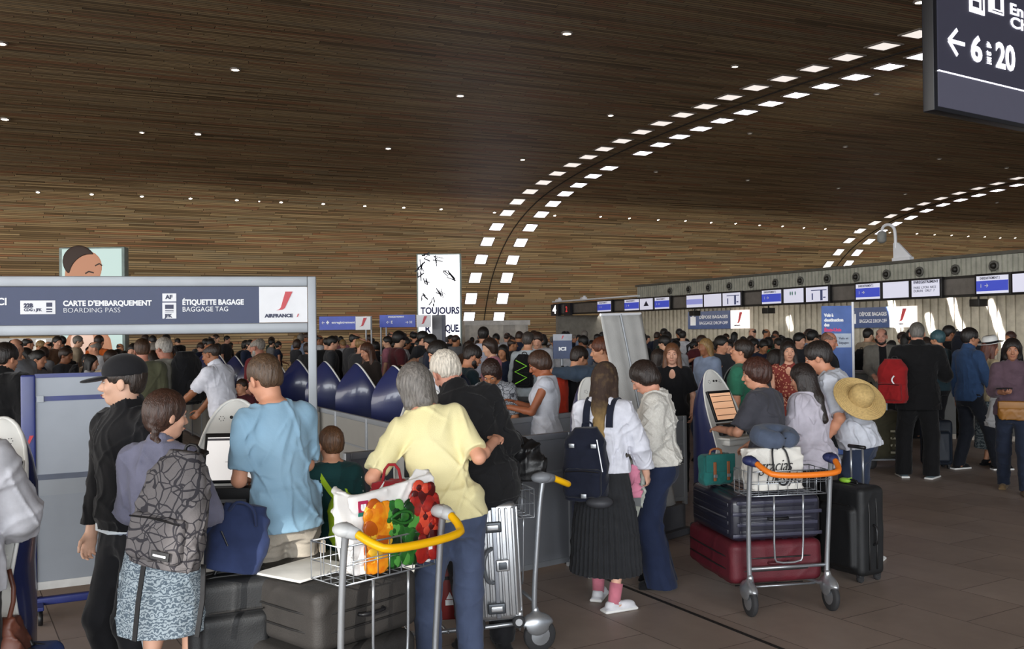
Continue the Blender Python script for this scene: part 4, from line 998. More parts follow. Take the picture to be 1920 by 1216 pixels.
# ------------------------------------------------------------------ lights
w = bpy.data.worlds.new('world'); SC.world = w; w.use_nodes = True; bg = w.node_tree.nodes['Background']; bg.inputs[0].default_value = (.80, .88, 1, 1); bg.inputs[1].default_value = .4
def area(name, loc, tgt, size, sy, e, col=(1, 1, 1), spread=180):
    l = bpy.data.lights.new(name, 'AREA'); l.shape = 'RECTANGLE'; l.size = size; l.size_y = sy; l.energy = e; l.color = col; l.spread = R_(spread)
    o = bpy.data.objects.new(name, l); COL.objects.link(o); o.location = loc; d = Vector(tgt)-Vector(loc); o.rotation_euler = d.to_track_quat('-Z', 'Y').to_euler(); return o
area('window_daylight', RU(-8, -12, 4.4), RU(0, 14, -1.5), 30, 5.5, 4600, (.93, .97, 1))  # added area lamp standing in for assumed windows behind the camera
area('side_window_daylight', RU(-25, 10, 4.0), RU(0, 12, 0.2), 34, 6, 3400, (1, .97, .92))  # added area lamp for an assumed glazed opening on the left
area('far_end_daylight', RU(60, 16, 4.0), RU(20, 22, 3), 30, 6, 700, (1, .95, .88))  # added area lamp inside the right end, no window modelled there
area('cove_uplight', RU(19.5, 22, 3.6), RU(19.5, 26, 9), 2, 26, 40, (1, .9, .78))  # added upward fill to lift the vault, no fitting is modelled here
# added fill light, unseen above the crowd, to brighten the low wooden wall
area('wall_washer', RU(14, 33.5, 3.3), RU(14, 40, 4.3), 76, .5, 700, (1, .93, .78), 150)
area('desk_strip_light', RU(18.3, 17, 2.5), RU(19.8, 17, 1.4), 34, .5, 190, (1, .95, .86))  # assumed strip lamp, added to brighten the desk wall; no fitting modelled
def spot(name, loc, tgt, e, ang, col=(1, .96, .88), blend=.25):
    l = bpy.data.lights.new(name, 'SPOT'); l.energy = e; l.spot_size = R_(ang); l.spot_blend = blend; l.color = col; l.shadow_soft_size = .05
    o = bpy.data.objects.new(name, l); COL.objects.link(o); o.location = loc; d = Vector(tgt)-Vector(loc); o.rotation_euler = d.to_track_quat('-Z', 'Y').to_euler(); return o
spot('sunbeam', (-3.2, -9, 5.2), (-.95, 4.45, .60), 9000, 3.2)  # added narrow spot imitating a sun patch on the left trolley load
# slanted sun slivers imitated by lamps added near the ribbed wall behind the desks
for (x, y, L) in ((1674, 590, .9), (1792, 600, 1.5), (1740, 606, .5), (1868, 610, 1.3), (1478, 606, .4)):
    u, z = B.hit(x, y); p = V3(B.P)+B.d*u+B.n*1.2+V3((0, 0, z)); q = V3(B.P)+B.d*u+V3((0, 0, z))
    o = area('sun_sliver', tuple(p), tuple(q), .16, L, 20*L, (1, .98, .95), 6); o.rotation_euler.rotate_axis('Z', R_(22))
# ------------------------------------------------------------------ check-in kiosks
KW = mat('kiosk_white', '#dcdcd8', rough=.35, var=.03, spec=.5); KN = mat('kiosk_navy', '#262d58', rough=.28, var=.08, vs=2, coat=.35); BLK = mat('matt_black', '#131316', rough=.45, var=.05)
def kiosk(x, y, face, label, screen='white', group=None, lod=0):
    r = empty('check_in_kiosk', label, 'kiosk', (x, y, 0), -R_(face), group)
    zs = [0, .1, .3, .6, .82, .95, 1.08, 1.18, 1.27, 1.34, 1.39, 1.425, 1.445, 1.455, 1.457]
    ws = [.14, .155, .175, .198, .208, .209, .203, .190, .165, .138, .108, .078, .050, .025, .006]
    def yf(z): return .145-(z-.85)/.607*.245 if z > .85 else (.145 if z > .80 else .10-(.80-z)*.08)
    def yb(z): return -.30 if z < 1.1 else -.30+(.18)*((z-1.1)/.357)**1.6
    n = 9; v = []; f = []; m = []
    for z, w in zip(zs, ws):
        a, b = yf(z), yb(z)
        ring = []
        for i in range(n+1): s = i/n; ring.append((-w*(1-s**2.0), a-(a-b)*s))
        ring2 = [(-p[0], p[1]) for p in ring[:-1]][::-1]
        v += [(p[0], p[1], z) for p in ring+ring2]
    k = 2*n+1
    for i in range(len(zs)-1):
        for j in range(k-1): f.append((i*k+j, i*k+j+1, (i+1)*k+j+1, (i+1)*k+j))
    f.append(tuple(range(k))); 
    hull = mkobj('hull', v, f, KN, r, sharp=50)
    v = []; f = []
    for z, w in zip(zs, ws):
        a = yf(z); v += [(w*t, a+.012*(1-t*t), z) for t in (-1, -.6, 0, .6, 1)]
    for i in range(len(zs)-1):
        for j in range(4): f.append((i*5+j, (i+1)*5+j, (i+1)*5+j+1, i*5+j+1))
    mkobj('face_panel', v, f, KW, r)
    rim = [(-w, yf(z), z) for z, w in zip(zs, ws)]+[(w, yf(z), z) for z, w in list(zip(zs, ws))[::-1][1:]]
    MB().tube(rim, .009, 6).build('rim', KW, r, smooth=True)
    if lod: return r
    tl = math.atan2(.245, .607); Rm = Matrix.Rotation(tl, 3, 'X')
    def onface(x, z, off=0): return (x, yf(z)+.014+off*math.cos(tl), z+off*math.sin(tl))
    c = onface(0, 1.155, -.004); MB().box(c, (.30, .03, .275), rot=Rm, bev=.008).build('screen_bezel', BLK, r, sharp=40)
    sm = {'white': mat('kiosk_screen', '#e6e4e2', var=.02, emit='#e2dedb', es=.55), 'peach': mat('kiosk_screen_peach', '#c89b7a', var=0, emit='#d3a07c', es=.55, col2='#d9b396', vs=5, stretch=(.5, 1, 5)), 'off': mat('kiosk_screen_off', '#101014', rough=.1)}[screen]
    sc = MB().box(onface(0, 1.15, .010), (.265, .006, .235), rot=Rm).build('display', sm, r)
    if screen == 'white':
        mb = MB()
        for a, b, w, h in ((0, .01, .03, .003), (-.015, -.004, .003, .03), (0, -.02, .06, .002), (0, .105, .265, .012)): q = Vector(onface(0, 1.15, .0145))+Rm @ Vector((a, 0, b)); mb.box(q, (w, .002, h), rot=Rm)
        mb.build('display_marks', mat('disp_mark', '#5c5a60', var=0), r)
    if screen == 'peach':
        mb = MB()
        for b in (-.08, -.02, .04, .09): q = Vector(onface(0, 1.15, .0145))+Rm @ Vector((0, 0, b)); mb.box(q, (.25, .002, .005), rot=Rm)
        mb.build('display_marks', mat('disp_brown', '#4d2f22', var=0), r)
    mb = MB()
    for a in (-.018, .018): mb.lathe([(.009, 0), (.009, .006)], o=onface(a, 1.365, .002), ax=tuple(Rm @ Vector((0, 1, 0))), n=12)
    mb.build('camera_eye', BLK, r)
    mb = MB()
    for a in (-.07, .07):
        for k in range(7): mb.ell(V3(onface(a+.014*math.cos(k), 1.36+.014*math.sin(k)*.9, .001)), .0028, 6, 4)
    mb.build('speaker_grille', mat('grille_grey', '#77777a'), r)
    MB().box((0, .10, .965), (.30, .12, .10), bev=.006).build('printer_slot', BLK, r, sharp=40)
    MB().box((0, .175, .895), (.36, .16, .022), bev=.010).box((0, .17, .86), (.30, .12, .05), bev=.012).build('tray', KW, r, sharp=40)
    MB().box((0, .155, .945), (.20, .02, .02), bev=.004).build('ticket_reader', mat('grey_plastic', '#6e7074'), r)
    return r
k5x, k5y = gp(1352, 1005, 8.2); kiosk(k5x, k5y, 142, 'white and navy kiosk with peach screen, used by the woman in the charcoal tee', 'peach')
x, y = gp(438, 900, 5.15); kiosk(x, y, 176, 'white-faced kiosk with lit white screen, in front of the man in the light blue tee')
x, y = gp(-22, 900, 4.15); kiosk(x, y, 188, 'white-faced kiosk cut by the left picture edge', 'white')
x, y = gp(800, 780, 6.1); kiosk(x, y, 172, 'white-faced kiosk mostly hidden behind the couple in yellow and black', 'white')
x, y = gp(1122, 900, 7.1); kiosk(x, y, 142, 'white and navy kiosk in front of the long-haired girl with navy backpack', 'white')
for k in range(11):
    t = k*1.075; kiosk(-1.17-.515*t, 10.35+.857*t, 62, f'navy kiosk seen from behind, {nth(k)} from the right in the row behind the fence', group='row of kiosks seen from behind', lod=1).scale = (1.25, 1.3, 1)

# ------------------------------------------------------------------ low fences
FPM = mat('fence_panel', '#8b8984', rough=.55, var=.03); FPL = mat('fence_panel_grey', '#7e8187', rough=.5, var=.03)
def fence(a, b, z, mod, label, m=FPM, z0=.06):
    Pf_ = Plane(a, (b[0]-a[0], b[1]-a[1])); L = math.hypot(b[0]-a[0], b[1]-a[1]); r = Pf_.root('barrier_fence', label, 'barrier'); n = max(1, round(L/mod)); w = L/n
    for i in range(n+1): slab('post', i*w-.02, 0, i*w+.02, z, ALU, r, th=.05, bev=.006)
    for i in range(n):
        slab('panel', i*w+.02, z0, (i+1)*w-.02, z-.05, m, r, th=.018); slab('top_rail', i*w+.02, z-.05, (i+1)*w-.02, z, ALU, r, th=.04, bev=.008); slab('middle_rail', i*w+.02, z-.30, (i+1)*w-.02, z-.285, ALU, r, th=.026)
        slab('bottom_rail', i*w+.02, z0-.02, (i+1)*w-.02, z0+.02, ALU, r, th=.03)
    return r
fence(gp(345, 705, 18.0), gp(760, 795, 8.0), 1.03, .95, 'long beige panel fence running in front of the row of navy kiosks')
fence(gp(650, 849, 6.2), gp(1066, 808, 7.35), 1.04, .85, 'nearer grey panel fence crossing behind the couple, beside the boy', FPL)
fence(gp(944, 786, 8.4), gp(1075, 771, 9.1), 1.04, .5, 'short grey fence behind the man in black, in front of the woman in white', FPL)
fence(gp(1180, 850, 9.6), gp(1283, 850, 9.9), .92, .55, 'short grey fence behind the two girls, right of the leaning banner', FPL)

# ------------------------------------------------------------------ partition board on casters
a, b = gp(40, 900, 6.05), gp(232, 900, 6.33); Pb = Plane(a, (b[0]-a[0], b[1]-a[1])); W = math.hypot(b[0]-a[0], b[1]-a[1]); r = Pb.root('partition_board', 'wheeled navy-framed grey partition board behind the man in the black cap', 'partition')
LG = mat('board_grey', '#9ea4ad', rough=.55, var=.03); LG2 = mat('board_grey_low', '#898e95', rough=.55, var=.03)
NV = mat('frame_navy', '#2b3573', rough=.35)
slab('post', 0, .12, .085, 1.575, NV, r, th=.06, bev=.012); slab('post', W-.05, .12, W, 1.59, NV, r, th=.06, bev=.012); slab('top_rail', .08, 1.555, W-.04, 1.58, NV, r, th=.04)
slab('upper_panel', .085, .93, W-.05, 1.555, LG, r, th=.02); slab('middle_rail', .085, 1.405, W-.05, 1.435, NV, r, th=.035); slab('clip', .09, 1.40, .13, 1.44, ALU, r, y=-.02, th=.02)
slab('seam_rail', .05, .90, W, .935, mat('board_dark', '#5b6170'), r, th=.03); slab('seam_rail', .05, .80, W, .90, ALU, r, th=.026)
slab('lower_panel', .05, .25, W, .80, LG2, r, th=.02); slab('bottom_strip', .05, .20, W, .25, mat('strip_silver', '#c6c5c2'), r, th=.03)
slab('base_bar', .0, .10, W+.06, .15, NV, r, th=.05, bev=.01)
redmark(r, .045, 1.16, .06, -.036)
for u in (.10, W-.05):
    c = MB().lathe([(.045, -.015), (.048, 0), (.045, .015)], o=(u, -.12, .048), ax=(1, 0, 0), n=16).lathe([(.045, -.015), (.048, 0), (.045, .015)], o=(u, .12, .048), ax=(1, 0, 0), n=16); c.mi = 0
    MB().box((u, 0, .11), (.04, .3, .025), bev=.006).build('foot', NV, r)
    for yy in (-.12, .12): MB().lathe([(.02, -.014), (.045, -.014), (.048, 0), (.045, .014), (.02, .014)], o=(u, yy, .048), ax=(1, 0, 0), n=16).build('caster', BLK, r, smooth=True)

# ------------------------------------------------------------------ luggage trolleys
STEEL = mat('trolley_steel', '#a9adb2', rough=.3, metal=.75, var=.04); RUB = mat('rubber', '#2c2c2e', rough=.8); YEL = mat('handle_yellow', '#f2b705', rough=.4, var=.03); ORA = mat('handle_orange', '#e87b22', rough=.4, var=.03)
def trolley(x, y, face, label, grip, knob, W=.56, b0=.74, b1=.90, rack=True):
    r = empty('luggage_trolley', label, 'luggage trolley', (x, y, 0), -R_(face)); h = W/2
    for s in (-1, 1):
        MB().tube([(s*h*.95, .02, .10), (s*h*.97, .03, .30), (s*h, .01, .60), (s*h, -.01, .85), (s*h, -.03, .97)], [.017, .016, .015, .016, .018], 10, sm=2).build('upright', STEEL, r, smooth=True)
        MB().ell((s*h, -.02, .985), (.045, .062, .032), 16, 10).tube([(s*h, -.02, .985), (s*h*.96, -.10, .975)], [.036, .024], 10).build('handle_end', knob, r, smooth=True)
        wh = MB().lathe([(.03, -.018), (.088, -.016), (.095, -.008), (.095, .008), (.088, .016), (.03, .018)], o=(s*h, .0, .095), ax=(1, 0, 0), n=24).build('wheel', RUB, r, smooth=True)
        MB().lathe([(.012, -.022), (.055, -.018), (.055, .018), (.012, .022)], o=(s*h, .0, .095), ax=(1, 0, 0), n=18).build('hub', STEEL, wh)
        f = Field((s*h-.06, -.14, .03), (s*h+.06, .16, .26), .006); f.add(Ell((s*h, .02, .15), (.042, .105, .075)), .01); f.add(Box((s*h, .0, .07), (.026, .115, .085), .01), .01, sub=True); f.add(Cone((s*h*.96, .02, .12), (s*h*.96, .02, .24), .024, .02), .02); f.obj('wheel_guard', STEEL, r)
    MB().tube([(-h*.96, -.10, .975), (-h*.90, -.17, .945), (-h*.74, -.235, .915), (h*.74, -.235, .915), (h*.90, -.17, .945), (h*.96, -.10, .975)], .0185, 12, sm=2).build('handle_grip', grip, r, smooth=True)
    # wire basket
    mb = MB(); d0, d1 = .02, .24; e = h-.01; q = .0028
    for z in (b0, b1): mb.tube([(-e, d0, z), (e, d0, z), (e, d1, z), (-e, d1, z), (-e, d0, z)], .0045 if z == b1 else .004, 6, closed=True)
    mb.tube([(-e, -.03, b1-.055), (e, -.03, b1-.055)], .003, 5)
    for i in range(9): xx = -e+2*e*i/8; mb.tube([(xx, d0, b1), (xx, d0, b0), (xx, d1, b0), (xx, d1, b1)], q, 5)
    for i in range(4): yy = d0+(d1-d0)*i/3; mb.tube([(-e, yy, b1), (-e, yy, b0), (e, yy, b0), (e, yy, b1)], q, 5)
    mb.tube([(-e, d0, (b0+b1)/2), (e, d0, (b0+b1)/2), (e, d1, (b0+b1)/2), (-e, d1, (b0+b1)/2)], q, 5, closed=True)
    mb.build('basket', STEEL, r, smooth=True)
    MB().tube([(-.10, .012, b0), (-.10, .02, .36), (-.08, .02, .32), (.08, .02, .32), (.10, .02, .36), (.10, .012, b0)], .0065, 8, sm=1).build('back_frame', STEEL, r, smooth=True)
    MB().tube([(-h*.97, .03, .29), (h*.97, .03, .29)], .011, 8).build('cross_bar', STEEL, r, smooth=True)
    mb = MB()
    for s in (-1, 1): mb.tube([(s*h*.93, .0, .19), (s*h*.85, .10, .155), (s*h*.7, .75, .15), (s*h*.35, .86, .15)], .014, 8, sm=1)
    for yy in (.12, .32, .52, .72): mb.tube([(-h*.84, yy, .15), (h*.84, yy, .15)], .008, 6)
    mb.tube([(-h*.35, .86, .15), (h*.35, .86, .15)], .014, 8); mb.build('platform', STEEL, r, smooth=True)
    MB().lathe([(.02, -.02), (.055, -.018), (.06, 0), (.055, .018), (.02, .02)], o=(0, .84, .06), ax=(1, 0, 0), n=18).tube([(0, .84, .06), (0, .84, .15)], .015).build('front_caster', RUB, r, smooth=True)
    return r
def local_m(r, x, y, z, rz=0, rx=0, ry=0):
    return Matrix.Translation(r.location) @ Matrix.Rotation(r.rotation_euler.z, 4, 'Z') @ Matrix.Translation((x, y, z)) @ Euler((R_(rx), R_(ry), R_(rz)), 'XYZ').to_matrix().to_4x4()

# ------------------------------------------------------------------ suitcases (local: upright, wide side along X, front -Y, base z=0)
def suitcase(label, w, d, h, m, M, style='hard', wheels=4, tele=0, ridge=None, hm=BLK, n=9, group=None, trim=None):
    r = empty('suitcase', label, 'suitcase', group=group); r.matrix_basis = M; z0 = .045 if wheels else 0
    if style == 'soft':
        f = Field((-w/2-.03, -d/2-.05, z0-.02), (w/2+.03, d/2+.03, h+.03), .0085); f.add(Box((0, 0, (z0+h)/2), (w/2, d/2, (h-z0)/2), .045), 0); f.add(Box((0, -d/2, (z0+h)/2-.05), (w/2-.05, .035, (h-z0)/2-.10), .03), .02); f.wrinkle(.003, .25, int(w*1e4)); f.obj('shell', m, r)
        mb = MB()
        for yy in (-d*.18, d*.12):
            e = .003; mb.tube([(-w/2-e, yy, z0+.05), (-w/2-e, yy, h-.05), (-w/2+.05, yy, h+e), (w/2-.05, yy, h+e), (w/2+e, yy, h-.05), (w/2+e, yy, z0+.05)], .0055, 6, sm=1)
        mb.build('zip_piping', mat('zip_dark', '#1c1b1b', rough=.5), r, smooth=True)
        MB().tube([(-w/2+.08, -d/2-.036, h-.13), (w/2-.08, -d/2-.036, h-.13)], .004, 6).build('pocket_zip', mat('zip_dark', '#1c1b1b', rough=.5), r)
    else:
        MB().box((0, 0, (z0+h)/2), (w, d, h-z0), bev=.05).build('shell', m, r, sharp=60)
        mb = MB(); rg = ridge or 'v'
        for k in range(n):
            t = -1+2*(k+.5)/n
            if rg == 'v':
                xx = t*(w/2-.045)
                for s in (-1, 1): mb.box((xx, s*(d/2), (z0+h)/2), ((w-.09)/n*.5, .012, h-z0-.11), bev=.005)
            else:
                zz = (z0+h)/2+t*((h-z0)/2-.05)
                for s in (-1, 1): mb.box((0, s*(d/2), zz), (w-.12, .012, (h-z0-.1)/n*.45), bev=.005)
        if rg == 'v':
            for k in range(4):
                yy = (-1+2*(k+.5)/4)*(d/2-.03)
                for s in (-1, 1): mb.box((s*(w/2), yy, (z0+h)/2), (.012, (d-.06)/4*.5, h-z0-.11), bev=.005)
                mb.box((0, yy, h), (w-.11, (d-.06)/4*.5, .010), bev=.004)
        mb.build('ridges', m, r, sharp=60)
        MB().tube([(-w/2-.004, 0, z0+.05), (-w/2-.004, 0, h-.05), (-w/2+.05, 0, h+.004), (w/2-.05, 0, h+.004), (w/2+.004, 0, h-.05), (w/2+.004, 0, z0+.05)], .006, 8, sm=1).build('closing_seam', trim or hm, r, smooth=True)
    MB().tube([(-.07, 0, h), (-.06, 0, h+.028), (.06, 0, h+.028), (.07, 0, h)], .009, 8, sm=1).build('top_handle', hm, r, smooth=True)
    MB().tube([(w/2, 0, h*.5-.07), (w/2+.03, 0, h*.5-.055), (w/2+.03, 0, h*.5+.055), (w/2, 0, h*.5+.07)], .009, 8, sm=1).build('side_handle', hm, r, smooth=True)
    if tele:
        mb = MB()
        for s in (-1, 1): mb.tube([(s*.055, d*.3, h-.05), (s*.055, d*.3, h+tele)], .008, 8)
        th = mb.build('telescopic_handle', STEEL, r, smooth=True); MB().tube([(-.075, d*.3, h+tele), (.075, d*.3, h+tele)], .014, 10).build('grip', BLK, th, smooth=True)
    if wheels:
        for sx in (-1, 1):
            for sy in ((-1, 1) if wheels == 4 else (1,)):
                c = (sx*(w/2-.05), sy*(d/2-.04), .026)
                MB().lathe([(.008, -.016), (.022, -.016), (.026, -.01), (.026, .01), (.022, .016), (.008, .016)], o=c, ax=(1, 0, 0), n=16).box((c[0], c[1], .05), (.045, .045, .03), bev=.01).build('wheel', RUB, r, sharp=50)
    return r

# --- right trolley group (orange handle)
A_, B_ = floor_px(1407, 1155), floor_px(1558, 1144); mid = (A_+B_)/2; ang = math.degrees(math.atan2(-(B_-A_).y, (B_-A_).x))
t3 = trolley(mid.x, mid.y, ang, 'luggage trolley with orange grip carrying navy and burgundy suitcases', ORA, mat('knob_navy', '#28305c', rough=.5), W=(B_-A_).length, b0=.75, b1=.905)
BUR = mat('burgundy_fabric', '#581420', rough=.6, var=.12, vs=8, bump=.15, bs=150); NVS = mat('navy_shell', '#23232f', rough=.32, var=.05, coat=.2)
def lying(r, x, y, z, w, d, h, rz=0): return local_m(r, x, y, z+d/2, rz) @ Matrix.Rotation(R_(90), 4, 'X') @ Matrix.Translation((0, 0, -h/2))
# lying: local Y(depth) -> up, local Z (height) -> towards viewer(-Y)
suitcase('large burgundy soft suitcase lying lowest on the orange-handled trolley', .64, .27, .80, BUR, lying(t3, -.035, .50, .17, .64, .27, .80), 'soft', wheels=2, hm=mat('burg_dark', '#48101a'))
nv = suitcase('navy ribbed hard suitcase lying on the burgundy suitcase', .63, .29, .74, NVS, lying(t3, -.035, .47, .445, .63, .29, .74), 'hard', ridge='v', n=7, wheels=2, trim=mat('seam_grey', '#5d5d66', metal=.5))
mb = MB()
for k in range(4): mb.box((0, -.105+.07*k, .742), (.56 if k % 2 else .62, .024, .012), bev=.005)
mb.build('end_ridges', mat('navy_ridge', '#3c3c4c', rough=.3), nv, sharp=60)
# tote bag
def tote(label, M, w, d, h, m, name='tote_bag', slump=.0, seed=3, wr=.006):
    r = empty(name, label, 'bag'); r.matrix_basis = M
    f = Field((-w/2-.05, -d/2-.05, -.02), (w/2+.05, d/2+.05, h+.04), .0075); st = [(0, w*.46, d*.5, 0), (h*.3, w*.5, d*.52, 0), (h*.8, w*.5, d*.45, 0), (h, w*.5, d*.38, 0)]
    f.add(Loft((0, 0, 0), (0, 0, 1), (1, 0, 0), st, ex=6), 0); f.wrinkle(wr, .13, seed); f.cut((0, 0, h), (0, slump, 1)); f.cut((0, 0, 0), (0, 0, -1)); f.obj('body', m, r); return r
CAN = mat('canvas_white', '#d6d3cc', rough=.8, var=.05, bump=.2, bs=200); SCR = mat('script_black', '#15151a', var=0)
M = local_m(t3, -.055, .115, .775, 3, rx=-4); tb = tote('white canvas tote bag printed gracias in black script, in the trolley basket', M, .40, .16, .27, CAN)
for t, x, z, s in (('gracias', -.14, .155, .10), ('Lifestyle', -.10, .075, .09)): text(t, s, SCR, tb, T_(x, -.089, z), 'printed_script', -.001, .002, shear=.4).scale = (.85, 1.1, 1)
mb = MB()
mb.tube([(-.03, -.075, .27), (-.05, -.10, .23), (-.045, -.105, .10), (.0, -.105, .03), (.05, -.105, .04), (.075, -.10, .14), (.06, -.09, .24), (.04, -.075, .27)], .006, 6, sm=2)
mb.tube([(0, -.08, .26), (.03, -.10, .32), (.06, -.09, .33)], .004, 6, sm=1).tube([(.0, -.08, .26), (-.04, -.10, .31)], .004, 6); mb.build('cord_handle', SCR, tb, smooth=True)
# neck pillow: thick U
r = empty('neck_pillow', 'grey-blue neck pillow resting on top of the white canvas tote', 'pillow'); r.matrix_basis = local_m(t3, -.02, .16, 1.10, 15, rx=12)
f = Field((-.22, -.2, -.1), (.22, .22, .12), .008); pts = [V3((.105*math.cos(a), .085*math.sin(a)+.0, .01)) for a in np.linspace(R_(-60), R_(240), 12)]
for a, b in zip(pts[:-1], pts[1:]): f.add(Cone(a, b, .058, .058), .02)
f.wrinkle(.003, .12, 4); f.obj('pillow', cloth('#4b5568', bs=250), r); MB().tube([p+V3((0, 0, .058)) for p in pts], .003, 6).build('piping', cloth('#3a4354'), r, smooth=True)
# teal satchel
r = empty('satchel', 'teal flap satchel with tan buckle straps on the navy suitcase', 'bag'); r.matrix_basis = local_m(t3, -.26, .56, .745, 12)
TEAL = cloth('#22635f'); TAN = mat('tan_leather', '#8a5130', rough=.5)
f = Field((-.15, -.1, -.02), (.15, .1, .26), .007); f.add(Box((0, 0, .105), (.12, .055, .105), .03), 0); f.wrinkle(.004, .1, 8); f.obj('body', TEAL, r)
MB().box((0, -.058, .155), (.236, .016, .12), bev=.007).build('flap', TEAL, r, sharp=50)
for s in (-.055, .055): st = MB().box((s, -.07, .10), (.024, .007, .13), bev=.003).build('strap', TAN, r, sharp=50); MB().box((s, -.077, .07), (.03, .006, .022), bev=.002).build('buckle', STEEL, st)
MB().tube([(-.05, 0, .205), (-.04, 0, .245), (.04, 0, .245), (.05, 0, .205)], .008, 8, sm=1).build('top_handle', TAN, r, smooth=True)
# grey-green scarf/bag by the kiosk tray
# black suitcase upright right of trolley
c = gp(1596, 1078, 6.95); bl = suitcase('black upright suitcase with extended handle and green tag, right of the orange trolley', .42, .25, .68, mat('black_fabric', '#17181a', rough=.6, var=.15, bump=.15, bs=140), Matrix.Translation((c[0], c[1], 0)) @ Matrix.Rotation(R_(-62), 4, 'Z'), 'soft', tele=.26)
tg = MB().ell((-.02, -.03, .70), (.05, .03, .02)).tube([(-.02, -.03, .71), (.02, .0, .72)], .004).build('luggage_tag', mat('tag_green', '#8fc63a', rough=.5), bl, smooth=True)

# --- left trolley group (yellow handle)
ml, mr = gp(640, 990, 4.05), gp(822, 958, 4.45); ctr = ((ml[0]+mr[0])/2, (ml[1]+mr[1])/2); ang = math.degrees(math.atan2(-(mr[1]-ml[1]), mr[0]-ml[0]))
KG = mat('knob_grey', '#b9bbbc', rough=.45)
t1 = trolley(ctr[0], ctr[1], ang, 'luggage trolley with yellow grip holding the bag of peppers, front left', YEL, KG, W=math.hypot(mr[0]-ml[0], mr[1]-ml[1]), b0=.735, b1=.90)
GRS = mat('charcoal_fabric', '#2b2826', rough=.7, var=.12, vs=8, bump=.2, bs=150)
suitcase('large charcoal soft suitcase lying on top of the load of the yellow-handled trolley', .60, .27, .76, GRS, lying(t1, -.03, .52, .42, .6, .27, .76, 2), 'soft', wheels=2)
suitcase('charcoal soft suitcase lowest on the yellow-handled trolley', .62, .25, .80, mat('charcoal_fabric_dark', '#211f1e', rough=.7, var=.12, vs=8, bump=.2, bs=150), lying(t1, -.08, .50, .17, .62, .25, .8), 'soft', wheels=2)
MB().box((0, 0, 0), (.36, .30, .012), bev=.005).build('paper', mat('paper_white', '#d9d7d2'), None, sharp=50); o = bpy.data.objects['paper']; o.name = 'plastic_folder'; o.matrix_basis = local_m(t1, -.50, .35, .44, 10, ry=-6) if False else local_m(t1, -.12, .50, .703, 10); tag(o, 'thin pale folder lying on the charcoal suitcase of the yellow trolley', 'folder')
# shopping bag with printed peppers
M = local_m(t1, .06, .13, .75, -2); W1 = (mr[0]-ml[0]); bg1 = empty('shopping_bag', 'white shopping bag printed with yellow, green and red peppers in the trolley basket', 'bag'); bg1.matrix_basis = M
BW = mat('bag_woven_white', '#e4e1de', rough=.55, var=.04, bump=.1, bs=30)
f = Field((-.30, -.14, -.02), (.30, .18, .50), .008); f.add(Loft((0, 0, 0), (0, 0, 1), (1, 0, 0), [(0, .21, .085, 0), (.15, .235, .10, 0), (.30, .245, .095, 0), (.42, .235, .085, 0)], ex=7), 0); f.wrinkle(.007, .16, 21)
f.cut((0, 0, .395), (-.12, -.22, 1)); f.add(Loft((0, .01, .12), (0, 0, 1), (1, 0, 0), [(0, .20, .07, 0), (.4, .225, .08, 0)], ex=7), .005, sub=True)
f.obj('body', BW, bg1)
PY = [mat('print_yellow', '#e8981c', rough=.3, vs=25, col2='#d9700f'), mat('print_gold', '#f0bd3a', rough=.3), mat('print_orange', '#b8560c', rough=.3)]; PG = [mat('print_green', '#2a6b29', rough=.3, vs=30, col2='#174a1a'), mat('print_leaf', '#4f9440', rough=.3), mat('print_dark_green', '#0d2a10', rough=.3)]; PR = [mat('print_red', '#a0241a', rough=.3, vs=28, col2='#7c1212'), mat('print_scarlet', '#c8452f', rough=.3), mat('print_dark_red', '#4a0c0c', rough=.3)]
rg = random.Random(5)
def peppers(name, m, x0, x1, z0, z1, n, r0, r1, top=None):
    mb = MB()
    for k in range(n):
        x = rg.uniform(x0, x1); z = rg.uniform(z0, z1 if top is None else min(z1, top(x))); rr = rg.uniform(r0, r1)
        x = min(max(x, x0+rr*.6), x1-rr*.6); z = max(z, z0+rr)
        mb.mi = rg.choice((0, 0, 1, 2)); mb.ell((x, -.101-rg.random()*.007, z), (rr, .006, rr*rg.uniform(.9, 1.3)), 10, 6, R=Matrix.Rotation(rg.uniform(-.5, .5), 3, 'Y'))
    return mb.build(name, m, bg1, smooth=True)
peppers('red_print', PR, .075, .235, .01, .36, 130, .018, .045, lambda x: .40-1.5*abs(x-.15))
peppers('green_print', PG, -.07, .11, .01, .28, 120, .018, .045)
peppers('yellow_print', PY, -.175, -.045, .01, .31, 60, .025, .055, lambda x: .28+.3*(-x-.1))
MB().tube([(-.05, -.115, .235), (.0, -.12, .262), (.06, -.12, .255), (.08, -.115, .215), (.02, -.12, .20), (-.05, -.115, .235)], .007, 8, sm=2).build('green_handle_strap', PG[0], bg1, smooth=True)
mb = MB().box((-.185, -.094, .305), (.05, .006, .05)); mb.mi = 1; mb.box((-.185, -.094, .272), (.05, .006, .018)); mb.build('store_mark', [mat('mark_crimson', '#b02350', var=0), mat('mark_teal', '#1f7a6c', var=0)], bg1)
text('u', .05, LETW, bg1, T_(-.198, -.099, .305), 'mark_letter', .004, .001)
text('E', .035, LETW, bg1, T_(.165, -.118, .075), 'mark_letter', .004, .001)
